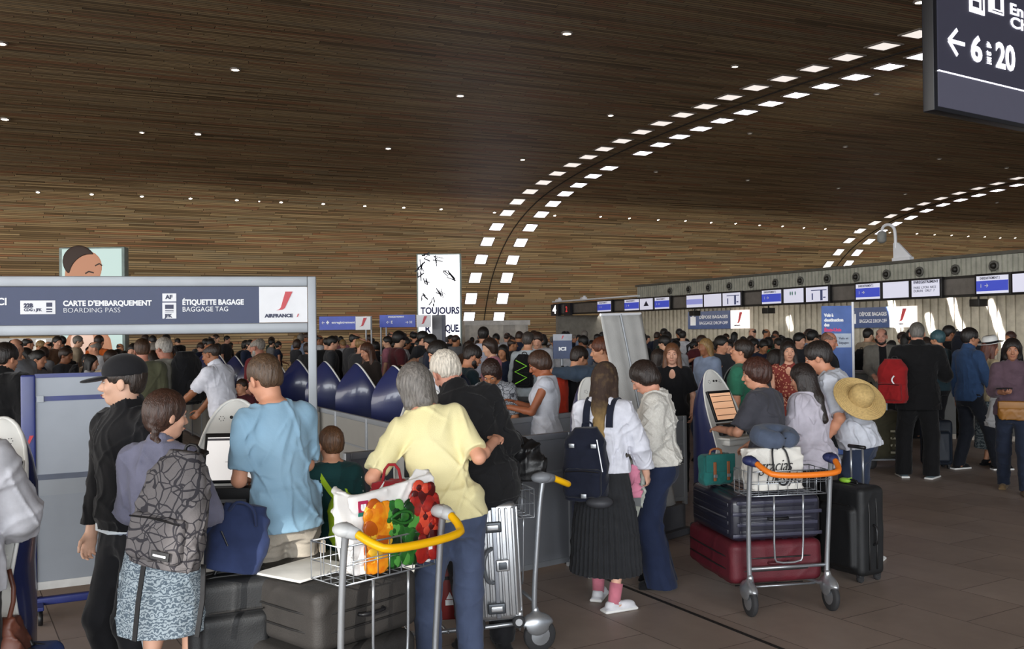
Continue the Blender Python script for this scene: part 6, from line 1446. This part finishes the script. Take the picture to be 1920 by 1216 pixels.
# suit man
J = human('p', 'person in black suit with grey hair, red backpack on left shoulder, back to camera', *G_(1722, 780, 11.4), 14, H=1.86, head=(12, 6, 0), build=1.12, wide=1.15, vox=.0075, top=dict(m=cloth('#0f0f11'), sl=1.98, hem=.78, infl=.036, sr=.034, cuff=.02, flare=.02, collar=.3, name='suit_jacket'),
    bottom=dict(m=cloth('#121214'), rh=.09, rk=.09, rt=.105, hem=.04), hair=dict(st='short', c='#5e5a55', th=.006), skinc='#b98068', shoes=dict(m=cloth('#5c6a70'), sole=mat('sole_white', '#e8e8e6')), feet=((-.16, .05, 0), (.12, -.02, 0, 30)), armR=(.2, .3, 1.2), armL=(-.22, .28, 1.12), seed=27)
RED = cloth('#8c1b1e'); bp = backpack('red backpack with white squiggle logo hanging from the suited man', on_back(J, -.10, .86, -.25, rz=-28), .34, .20, .52, RED, BLK, seed=9, top_taper=.85)
mb = MB(); pts = [(.06+.03*math.sin(k*.9), -.205-.004*(k % 2), .13+.028*k) for k in range(8)]; mb.tube(pts, .009, 6, sm=2).build('logo_squiggle', LETW, bp, smooth=True)
# khaki rucksack on a cart and black case by the suit man
cx, cy = G_(1655, 830, 12.3); r = empty('rucksack', 'khaki rucksack lying on a small wheeled cart left of the suited man', 'rucksack', (cx, cy, 0))
f = Field((-.32, -.25, .08), (.32, .25, .75), .011); f.add(Box((0, 0, .42), (.27, .18, .30), .13, rotm(0, -12, 0)), 0); f.add(Box((.12, -.17, .35), (.10, .06, .12), .04), .02); f.wrinkle(.012, .16, 3); f.obj('body', cloth('#4a4738'), r)
mb = MB(); [mb.strip([(.02, -.21, .22+.09*i), (.14, -.245, .22+.09*i), (.22, -.19, .22+.09*i)], .025, .008, (0, 0, 1)) for i in range(4)]; mb.build('strap_web', mat('web_pale', '#a9a48f'), r)
MB().tube([(-.05, 0, .7), (-.05, 0, 1.0), (.06, 0, 1.0), (.06, 0, .7)], .012, 8).box((0, 0, .12), (.5, .3, .02)).build('cart_frame', STEEL, r, smooth=False)
for xx in (-.2, .2): MB().lathe([(.03, -.02), (.07, -.018), (.07, .018), (.03, .02)], o=(xx, -.12, .07), ax=(0, -1, 0), n=18).build('wheel', RUB, r, smooth=True)
c = G_(1755, 800, 12.2); suitcase('small dark suitcase standing right of the suited man', .34, .24, .62, mat('suitcase_slate', '#1e2530', rough=.5), Matrix.Translation((c[0], c[1], 0)), 'soft')
# blue sweater
J = human('p', 'person in blue polo sweater and dark trousers walking right', *G_(1818, 780, 12.0), 78, H=1.78, head=(2, 6, 0), vox=.0075, top=dict(m=cloth('#2d4466'), sl=1.95, hem=.86, infl=.022, sr=.02, cuff=.014, collar=.5, name='sweater'),
    bottom=dict(m=cloth('#171a22'), hem=.05), hair=dict(st='short', c='#17110e', th=.014), skinc='#a9765a', shoes=dict(m=BK, sole=mat('sole_white', '#e8e8e6')), feet=((-.10, -.10, 0), (.10, .32, 0)), armR=(.24, .2, .88), armL=(-.24, .0, .84), seed=28)
# hat lady
J = human('p', 'person in white panama hat and patterned skirt beside the blue sweater', *G_(1856, 790, 12.3), 84, H=1.64, sex='f', head=(4, 0, 0), vox=.009, top=dict(m=cloth('#b9a888'), sl=.9, hem=.9, name='top'),
    bottom=dict(t='skirt', m=patmat('leaf_print', '#4b5a62', '#9aa5a8', 'swirl', 22), hem=.25, rh=.22, name='skirt'), hair=dict(st='long', c='#5b2f20', len=.2), skinc=SK2, shoes=DK, seed=29)
HTM = mat('hat_white', '#d9d9d6', rough=.7); up = J['RH'] @ nrm((0, -.25, 1)); o_ = hpf(J, (0, -.01, .06))
MB().lathe([(.10, 0), (.165, .01), (.165, .004), (.10, -.006)], o=o_, ax=up, n=28, cap=False).lathe([(.098, -.004), (.092, .07), (.07, .10), (.002, .095)], o=o_, ax=up, n=28, cap=False).build('hat', HTM, J['root'], smooth=True)
MB().lathe([(.0995, .002), (.0975, .03)], o=o_, ax=up, n=28, cap=False).build('hat_band', BK, J['root'])
# phone woman
J = human('p', 'person in mauve shirt and jeans holding a phone, walking towards the camera', *G_(1900, 800, 10.4), 205, H=1.66, sex='f', head=(6, 0, 0), vox=.0075, top=dict(m=cloth('#54424c'), sl=1.55, hem=.88, infl=.030, sr=.03, collar=.4, name='shirt'),
    bottom=dict(m=cloth('#1f2636'), rh=.065), hair=dict(st='bob', c='#18110e', len=.12, th=.018), skinc='#a5745b', shoes=dict(m=cloth('#6e5a40')), feet=((-.10, .22, 0), (.10, -.22, 0)), armR=(.10, .34, 1.16), armL=(-.26, .08, .84), palmR=(-.3, 0, 1), seed=30)
Wp = wpt(J, J['arms'][1][3]); r = empty('phone', 'phone held by the person in mauve shirt', 'phone', (Wp[0]-.04, Wp[1]-.08, Wp[2]+.05), R_(20)); MB().box((0, 0, 0), (.15, .075, .012), bev=.004).build('body', BLK, r, sharp=50)
q = wpt(J, (.0, .17, .80)); r = empty('shoulder_bag', 'mustard shoulder bag worn in front by the person in mauve shirt', 'bag', tuple(q), J['root'].rotation_euler.z+PI); f = Field((-.2, -.1, -.02), (.2, .1, .24), .009); f.add(Loft((0, 0, 0), (0, 0, 1), (1, 0, 0), [(0, .15, .05, 0), (.1, .165, .06, 0), (.2, .15, .03, 0)], ex=3), 0); f.wrinkle(.005, .1, 2); f.obj('body', mat('mustard_leather', '#8a5c22', rough=.5), r); MB().box((0, -.055, .16), (.3, .02, .08), bev=.009).build('flap', mat('mustard_leather', '#8a5c22'), r, sharp=50)
c = G_(1858, 772, 11.2); tote('limp white canvas shopper between blue sweater and mauve shirt', Matrix.Translation((c[0], c[1], .62)) @ Matrix.Rotation(R_(15), 4, 'Y'), .17, .08, .42, mat('shopper_white', '#a9a9ab', rough=.7), name='shopper_bag', wr=.01)
# bearded man
J = human('p', 'person with shaved head and dark beard in a grey cardigan, facing the camera', *G_(1655, 760, 14.6), 194, H=1.79, head=(10, 12, 0), vox=.009, top=[dict(m=BK, sl=.5, hem=.88, name='tee'), dict(m=cloth('#65625c'), sl=1.9, hem=.80, infl=.032, open=.05, name='cardigan')], bottom=dict(m=BK2), hair=dict(st='balding', c='#4a3a32', th=.001, beard='#231713'), skinc='#b98470', shoes=DK, armR=(.15, .3, 1.05), seed=31)
# bald man in dark suit
J = human('p', 'person with shaved head in a dark jacket looking right, before the blue banner', *G_(1550, 780, 12.4), 118, H=1.76, head=(14, 0, 0), vox=.009, build=1.1, top=[dict(m=WHITE, sl=.3, hem=.9, collar=.3, name='shirt'), dict(m=cloth('#15151b'), sl=1.95, hem=.82, infl=.034, open=.03, collar=.3, name='jacket')], bottom=dict(m=BK2), hair=dict(st='balding', c='#6a4a3a', th=.001), skinc='#b47a62', shoes=DK, seed=32)
# white polo
J = human('p', 'person with shaved head in white polo reaching left over the fence', *G_(425, 790, 10.4), 286, H=1.74, head=(12, 0, 0), lean=14, vox=.0075, build=1.05, top=dict(m=cloth('#c8c9d2'), sl=.8, hem=.86, infl=.028, sr=.026, collar=.45, name='polo'), bottom=dict(m=NJ), hair=dict(st='balding', c='#2a1c15', th=.002), skinc='#8d5b3f', shoes=DK, armL=(-.15, .58, .98), poleL=(-.5, -.3, -1), armR=(.15, .45, .95), seed=33)
# red shirt older man
J = human('p', 'person with thin grey hair in a dark red shirt between the navy kiosks', *G_(488, 760, 12.6), 292, H=1.76, head=(10, -6, 0), vox=.009, build=1.1, top=dict(m=cloth('#6a1f24'), sl=.9, hem=.84, infl=.034, sr=.04, name='shirt'), bottom=dict(m=BK2), hair=dict(st='balding', c='#9a938a', th=.008, beard='#a09a92'), skinc='#b97d68', shoes=DK, seed=34)
J = human('p', 'child in dark maroon top standing beside the red-shirted person', *G_(455, 790, 11.8), 200, H=1.25, head=(0, 0, 0), vox=.009, top=dict(m=cloth('#4a2028'), sl=.8, hem=.86, name='top'), bottom=dict(m=BK2), hair=dict(st='short', c='#2c1a12'), skinc=SK2, shoes=DK, seed=35)
# white hair with backpack, olive jacket
J = human('p', 'person with thick white hair and beige jacket carrying a large dark backpack', *G_(312, 790, 11.4), 285, H=1.78, head=(8, 10, 0), vox=.009, build=1.1, top=dict(m=cloth('#8d8a80'), sl=1.9, hem=.84, infl=.034, name='jacket'), bottom=dict(m=BK2), hair=dict(st='short', c='#c9c4bc', th=.012), skinc='#b97d68', shoes=DK, seed=36)
backpack('large black backpack worn by the white-haired person under the gantry', on_back(J, -.15, .98), .40, .28, .62, BK, BLK, seed=12, top_taper=.9)
J = human('p', 'person in olive jacket with brown hair, back turned, beside the white-haired person', *G_(268, 790, 10.9), 345, H=1.77, head=(8, -10, 0), vox=.009, build=1.05, top=dict(m=cloth('#4a4a38'), sl=1.9, hem=.84, infl=.034, name='jacket'), bottom=dict(m=BK2), hair=dict(st='short', c='#4b3424', th=.012), skinc='#b97d68', shoes=DK, seed=37)
# left edge people
J = human('p', 'person in loose pale grey shirt at the left edge, black trousers', *G_(-92, 1000, 3.78), 338, H=1.64, head=(10, 0, 0), build=.98, wide=.95, top=dict(m=cloth('#b7b7bd'), sl=1.5, hem=.86, infl=.034, sr=.04, cuff=.045, flare=.03, wr=.010, wl=.16, name='shirt'), bottom=dict(m=BK), hair=dict(st='bob', c='#1d1512'), skinc='#c48b6e', shoes=DK, armR=(.20, .28, 1.02), poleR=(.8, -.4, -1), armL=(-.2, .3, 1.1), seed=38)
cx, cy = G_(22, 1130, 3.95); r = empty('handbag', 'brown leather handbag hanging at the left picture edge', 'bag', (cx, cy, .40)); f = Field((-.1, -.12, -.05), (.1, .12, .3), .008); f.add(Loft((0, 0, 0), (0, 0, 1), (1, 0, 0), [(0, .07, .09, 0), (.1, .07, .085, 0), (.26, .03, .04, 0)], ex=3), 0); f.wrinkle(.006, .09, 3); f.obj('body', mat('brown_leather', '#5a2f20', rough=.5), r); MB().tube([(.0, -.03, .24), (.03, -.03, .36), (.0, -.02, .46)], .010, 8, sm=1).build('strap', mat('brown_leather', '#5a2f20'), r, smooth=True)
J = human('p', 'person in long black coat standing at the far left edge behind the partition', *G_(6, 820, 7.9), 20, H=1.76, head=(8, 0, 0), build=1.2, wide=1.2, vox=.008, top=dict(m=cloth('#0d0d0f'), sl=1.98, hem=.60, infl=.045, flare=.04, collar=.4, name='coat'), bottom=dict(m=BK), hair=dict(st='short', c='#1a120e', th=.014), skinc='#c48b6e', shoes=DK, seed=39)
# centre group
J = human('p', 'person in sleeveless white top with short brown hair checking hands, behind the fence', *G_(1024, 790, 8.7), 276, H=1.64, sex='f', head=(26, 0, 0), vox=.007, build=1.08, top=dict(m=cloth('#b9bcc6'), sl=.08, hem=.88, infl=.028, name='sleeveless_top'), bottom=dict(m=cloth('#3d4450')), hair=dict(st='bob', c='#3b2519', len=.05, th=.014), skinc='#94583c', shoes=DK, armL=(-.07, .34, 1.20), armR=(.08, .32, 1.24), poleL=(-.6, -.3, -1), seed=40)
J = human('p', 'person in denim shirt with auburn hair stretching an arm left', *G_(1137, 800, 9.3), 282, H=1.74, head=(10, 0, 0), vox=.008, top=dict(m=cloth('#3a4757'), sl=1.9, hem=.88, infl=.028, sr=.03, name='denim_shirt'), bottom=dict(m=BK2), hair=dict(st='short', c='#5a2f1c', th=.014), skinc=SK2, shoes=DK, armL=(-.12, .56, 1.43), armR=(.1, .52, 1.40), seed=41)
J = human('p', 'person in dark clothes wearing an orange-red backpack behind the white top', *G_(1080, 790, 9.6), 62, H=1.66, head=(20, 0, 0), vox=.009, top=dict(m=BK, sl=1.8, hem=.86, name='top'), bottom=dict(m=BK2), hair=dict(st='short', c='#241812'), skinc=SK2, shoes=DK, seed=42)
backpack('orange-red hiking backpack behind the sleeveless white top', on_back(J, -.14, .98), .32, .22, .50, cloth('#a8321f'), BLK, seed=13)
J = human('p', 'person with dark curly hair in a checked shirt bent over, facing the camera', *G_(938, 800, 9.0), 200, H=1.60, sex='f', head=(42, -6, 0), lean=18, vox=.008, top=dict(m=patmat('check_print', '#8f9298', '#3b3d44', 'lines', 26), sl=.9, hem=.86, infl=.028, name='shirt'), bottom=dict(m=NJ), hair=dict(st='curly', c='#2a1812', th=.0), skinc='#a8714f', shoes=DK, armR=(.15, .3, .95), armL=(-.15, .3, .95), seed=43)
J = human('p', 'person in white tee with dark hair looking down over the kiosks', *G_(832, 790, 9.5), 238, H=1.73, head=(24, 0, 0), vox=.008, top=dict(m=cloth('#c3c6cf'), sl=.85, hem=.86, infl=.03, sr=.032, name='tee'), bottom=dict(m=BK2), hair=dict(st='short', c='#17110e', th=.016), skinc='#c08a6c', shoes=DK, armR=(.2, .35, .98), armL=(-.2, .3, .98), seed=44)
backpack('navy one-strap backpack on the person in the white tee', on_back(J, -.14, .98), .28, .15, .42, cloth('#1c2233'), BLK, seed=14)
J = human('p', 'person in dark patterned shirt with short beard looking right, beside the white tee', *G_(878, 790, 10.0), 68, H=1.68, head=(24, 0, 0), vox=.008, top=dict(m=cloth('#1c2c33'), sl=.85, hem=.86, name='shirt'), bottom=dict(m=BK2), hair=dict(st='short', c='#1f1511', th=.012, beard='#1f1511'), skinc='#b98062', shoes=DK, seed=45)
J = human('p', 'tall person in white shirt and dark trousers standing back turned in mid-crowd', *G_(907, 700, 16.0), 4, H=1.88, head=(4, 0, 0), vox=.010, top=dict(m=cloth('#b9bccb'), sl=1.9, hem=.98, infl=.026, name='shirt'), bottom=dict(m=BK2), hair=dict(st='short', c='#16100d', th=.014), skinc=SK2, shoes=DK, seed=46)
J = human('p', 'person in white shirt wearing a black backpack with neon green cords', *G_(990, 700, 13.6), 18, H=1.80, head=(6, 0, 0), vox=.010, top=dict(m=cloth('#a9b2b8'), sl=1.9, hem=.86, name='shirt'), bottom=dict(m=cloth('#55575a')), hair=dict(st='short', c='#3a332e', th=.006), skinc=SK2, shoes=DK, seed=47)
bp = backpack('black backpack with neon green elastic cords in mid-crowd', on_back(J, -.14, 1.0), .30, .18, .46, BK, BLK, seed=15); MB().tube([(-.08, -.21, .05), (.09, -.215, .14), (-.08, -.215, .22), (.09, -.21, .30), (-.07, -.2, .38)], .009, 6).build('elastic_cord', mat('neon_green', '#8fe03a', emit='#8fe03a', es=.1), bp, smooth=True)
J = human('p', 'person with long brown hair and dark top behind the navy kiosks, looking down', *G_(694, 760, 13.4), 222, H=1.68, sex='f', head=(20, 0, 0), vox=.010, top=dict(m=cloth('#241d1a'), sl=1.9, hem=.86, name='top'), bottom=dict(m=BK2), hair=dict(st='long', c='#4a2c1c', len=.36, front=.04), skinc='#c98f72', shoes=DK, seed=48)
J = human('p', 'person with long dark hair in white top, small, between kiosks and white tee', *G_(747, 770, 11.6), 30, H=1.40, sex='f', head=(10, 0, 0), vox=.010, top=dict(m=cloth('#a9a6a8'), sl=.8, hem=.86, name='top'), bottom=dict(m=BK2), hair=dict(st='long', c='#20150f', len=.3), skinc='#c98f72', shoes=DK, seed=49)
J = human('p', 'person in dark top with large hiking rucksack near the service desk', *G_(1762, 740, 14.2), 330, H=1.74, head=(4, 0, 0), vox=.011, top=dict(m=cloth('#2c4048'), sl=1.8, hem=.86, name='top'), bottom=dict(m=BK2), hair=dict(st='short', c='#35565e', th=.02), skinc=SK2, shoes=DK, seed=50)
backpack('large navy and black hiking rucksack worn near the service desk', on_back(J, -.15, 1.0, .2), .46, .34, .74, cloth('#14161f'), BLK, seed=16, top_taper=.9)
J = human('p', 'staff person in dark uniform behind the right service desk, hair tied up', *G_(1897, 700, 17.5), 250, H=1.70, sex='f', head=(4, 0, 0), vox=.011, top=dict(m=cloth('#16161c'), sl=1.9, hem=.86, name='jacket'), bottom=dict(m=BK2), hair=dict(st='bun', c='#3a1f17'), skinc=SK4, shoes=DK, seed=51)

# ------------------------------------------------------------------ the crowd: a dozen figures, copied with their own colours
VS = [dict(sex='m', face=0, head=(5, 0, 0), hair=dict(st='short', c='#111111', th=.012), top=dict(sl=.85, hem=.86, infl=.028, name='tee')),
      dict(sex='f', face=0, head=(5, 10, 0), hair=dict(st='long', c='#111111', len=.32), top=dict(sl=1.9, hem=.86, infl=.026, name='top')),
      dict(sex='m', face=0, head=(22, -8, 0), lean=6, hair=dict(st='short', c='#111111', th=.014), top=dict(sl=1.9, hem=.86, infl=.032, name='jacket'), armR=(.1, .3, 1.2), armL=(-.1, .3, 1.15)),
      dict(sex='f', face=0, head=(14, -12, 0), hair=dict(st='bob', c='#111111', len=.09, th=.014), top=dict(sl=.8, hem=.88, infl=.026, name='tee'), armR=(.1, .3, 1.2)),
      dict(sex='m', face=0, head=(0, 30, 0), hair=dict(st='balding', c='#111111', th=.006), build=1.15, wide=1.1, top=dict(sl=1.9, hem=.84, infl=.034, name='shirt')),
      dict(sex='f', face=0, head=(8, 0, 0), hair=dict(st='bun', c='#111111'), top=dict(sl=.3, hem=.86, infl=.024, name='top'), armL=(-.15, .3, 1.05)),
      dict(sex='m', face=0, head=(4, -25, 0), hair=dict(st='short', c='#111111', th=.020), top=dict(sl=.85, hem=.84, infl=.034, name='tee'), armR=(.22, .15, 1.3)),
      dict(sex='f', face=0, head=(18, 20, 0), lean=10, hair=dict(st='ponytail', c='#111111'), top=dict(sl=1.5, hem=.86, infl=.028, name='top'), armR=(.12, .35, 1.1), armL=(-.12, .35, 1.1))]
protos = []
for i, v in enumerate(VS):
    kw = dict(v); kw.pop('face'); tp = dict(kw.pop('top')); tp['m'] = BK
    J = human('p', 'x', 0, 0, 0, H=1.74 if v['sex'] == 'm' else 1.64, vox=.013, top=tp, bottom=dict(m=BK2), shoes=DK, seed=100+i, eyes=False, **kw)
    protos.append(J['root'])
TOPS = [('black', '#131316', 9), ('navy', '#1d2438', 4), ('white', '#b4b5ba', 6), ('grey', '#6b6c70', 4), ('pale blue', '#7e8ba3', 3), ('dark green', '#24352b', 1), ('maroon', '#4c1f24', 1), ('beige', '#9c8d78', 2), ('charcoal', '#2f3034', 5), ('orange', '#b5561f', .6), ('green', '#1f6b45', .6), ('pink', '#a56a78', .7), ('brown', '#4b3526', 1.5)]
HAIRS = [('dark', '#15100d', 8), ('brown', '#2e1d14', 3), ('grey', '#6d6760', .7), ('fair', '#85683f', .6), ('black', '#0e0c0b', 5)]
SKINS = ['#c48b6e', '#d0a184', '#b07a58', '#8a5a40', '#cf9a80']
crowd = []; taken = []
for o in bpy.data.objects:
    if o.get('category') == 'person' and o not in protos: taken.append((o.location.x, o.location.y))
rng = random.Random(42)
def pick(L): return rng.choices(L, [a[2] for a in L])[0]
def add_crowd(x, y, face, zone, tp=None, hr=None, H=None, vi=None):
    tp = tp or pick(TOPS); hr = hr or pick(HAIRS); vi = rng.randrange(len(protos)) if vi is None else vi
    crowd.append(dict(x=x, y=y, face=face, zone=zone, top=tp, hair=hr, H=H or rng.uniform(.93, 1.05), v=vi, skin=rng.choice(SKINS))); taken.append((x, y))
def fill(pxa, pxb, da, db, n, zone, facef, dmin=.55):
    c = 0; tries = 0
    while c < n and tries < n*40:
        tries += 1; px = rng.uniform(pxa, pxb); d = math.sqrt(rng.uniform(da*da, db*db)); x, y = gp(px, 620, d)
        U = x*CU+y*SU; V = -x*SU+y*CU
        if V > _v[0]-.8 or U > UC+3.0: continue
        if abs(U-UC) < .3 and V > V0: continue
        # stay off the kiosk row and its fence
        t = (-(x+1.17)*.515+(y-10.35)*.857); sdist = (x+1.17+.515*t)*.857+(y-10.35-.857*t)*.515
        if -2 < t < 13 and abs(sdist+.05) < .95: continue
        if any((x-a)**2+(y-b)**2 < dmin**2 for a, b in taken): continue
        add_crowd(x, y, facef(px), zone); c += 1
fill(-30, 340, 11.5, 24, 44, 'under the gantry sign at left', lambda p: rng.choice([rng.uniform(60, 130), rng.uniform(150, 250), rng.uniform(-40, 40)]))
fill(560, 800, 14, 33, 52, 'behind the navy kiosks', lambda p: rng.uniform(-80, 120))
fill(780, 1060, 12, 36, 62, 'below the TOUJOURS column and arch', lambda p: rng.choice([rng.uniform(-60, 60), rng.uniform(80, 260)]))
fill(330, 560, 20, 33, 16, 'beyond the end of the kiosk row', lambda p: rng.uniform(-80, 120))
fill(1040, 1230, 14, 32, 22, 'below desk number 4', lambda p: rng.uniform(-60, 200))
fill(1220, 1540, 13, 27, 46, 'queueing under the flight screens', lambda p: rng.choice([rng.uniform(-40, 120), rng.uniform(150, 260)]))
fill(1560, 1780, 15.5, 20, 12, 'near the right baggage sign', lambda p: rng.uniform(-40, 160))
NT = {}
crowd.sort(key=lambda c: proj((c['x'], c['y'], 1.6))[0])
from collections import Counter
cnt = Counter((c['zone'], c['top'][0], c['hair'][0]) for c in crowd); seen = Counter()
CM_ = {}
def cm(kind, col):
    if (kind, col) not in CM_: CM_[(kind, col)] = cloth(col) if kind == 'c' else (skin(col) if kind == 's' else hairm(col))
    return CM_[(kind, col)]
LOW = [('black', '#17171a'), ('denim', '#2c3850'), ('grey', '#54555a'), ('khaki', '#6e624e')]
for c in crowd:
    k = (c['zone'], c['top'][0], c['hair'][0]); seen[k] += 1
    lab = f"person in {k[1]} top, {k[2]} hair, {k[0]}"
    if cnt[k] > 1: lab = f"{nth(seen[k]-1)} from left of the {k[1]}-topped, {k[2]}-haired people {k[0]}"
    p = protos[c['v']]; r = p.copy(); COL.objects.link(r); r.location = (c['x'], c['y'], 0); r.rotation_euler = (0, 0, -R_(c['face'])); s = c['H']; r.scale = (s, s, s)
    tag(r, lab, 'person', 'crowd '+c['zone']); lw = rng.choice(LOW)[1]
    for ch in p.children:
        q = ch.copy(); COL.objects.link(q); q.parent = r
        b = ch.name.split('.')[0]; m = {'body': cm('s', c['skin']), 'hair': cm('h', c['hair'][1]), 'trousers': cm('c', lw), 'shoe': BK}.get(b, cm('c', c['top'][1]))
        sl_ = q.material_slots[0]; sl_.link = 'OBJECT'; sl_.material = m
for p in protos:
    for ch in list(p.children): bpy.data.objects.remove(ch)
    bpy.data.objects.remove(p)
# a few packs on backs in the crowd
k = 0
for c in crowd[::9]:
    pxx = proj((c['x'], c['y'], 1.5))[0]; a = -R_(c['face']); bx = c['x']+math.sin(a)*.15; by = c['y']-math.cos(a)*.15
    backpack(f"{['black','navy','grey'][k % 3]} backpack on a person in {c['top'][0]} {c['zone']}", Matrix.Translation((bx, by, .98)) @ Matrix.Rotation(a, 4, 'Z'), .28, .15, .42, cm('c', ['#131316', '#1d2438', '#55565a'][k % 3]), BLK, seed=k, pocket=False, group='backpacks in the crowd'); k += 1
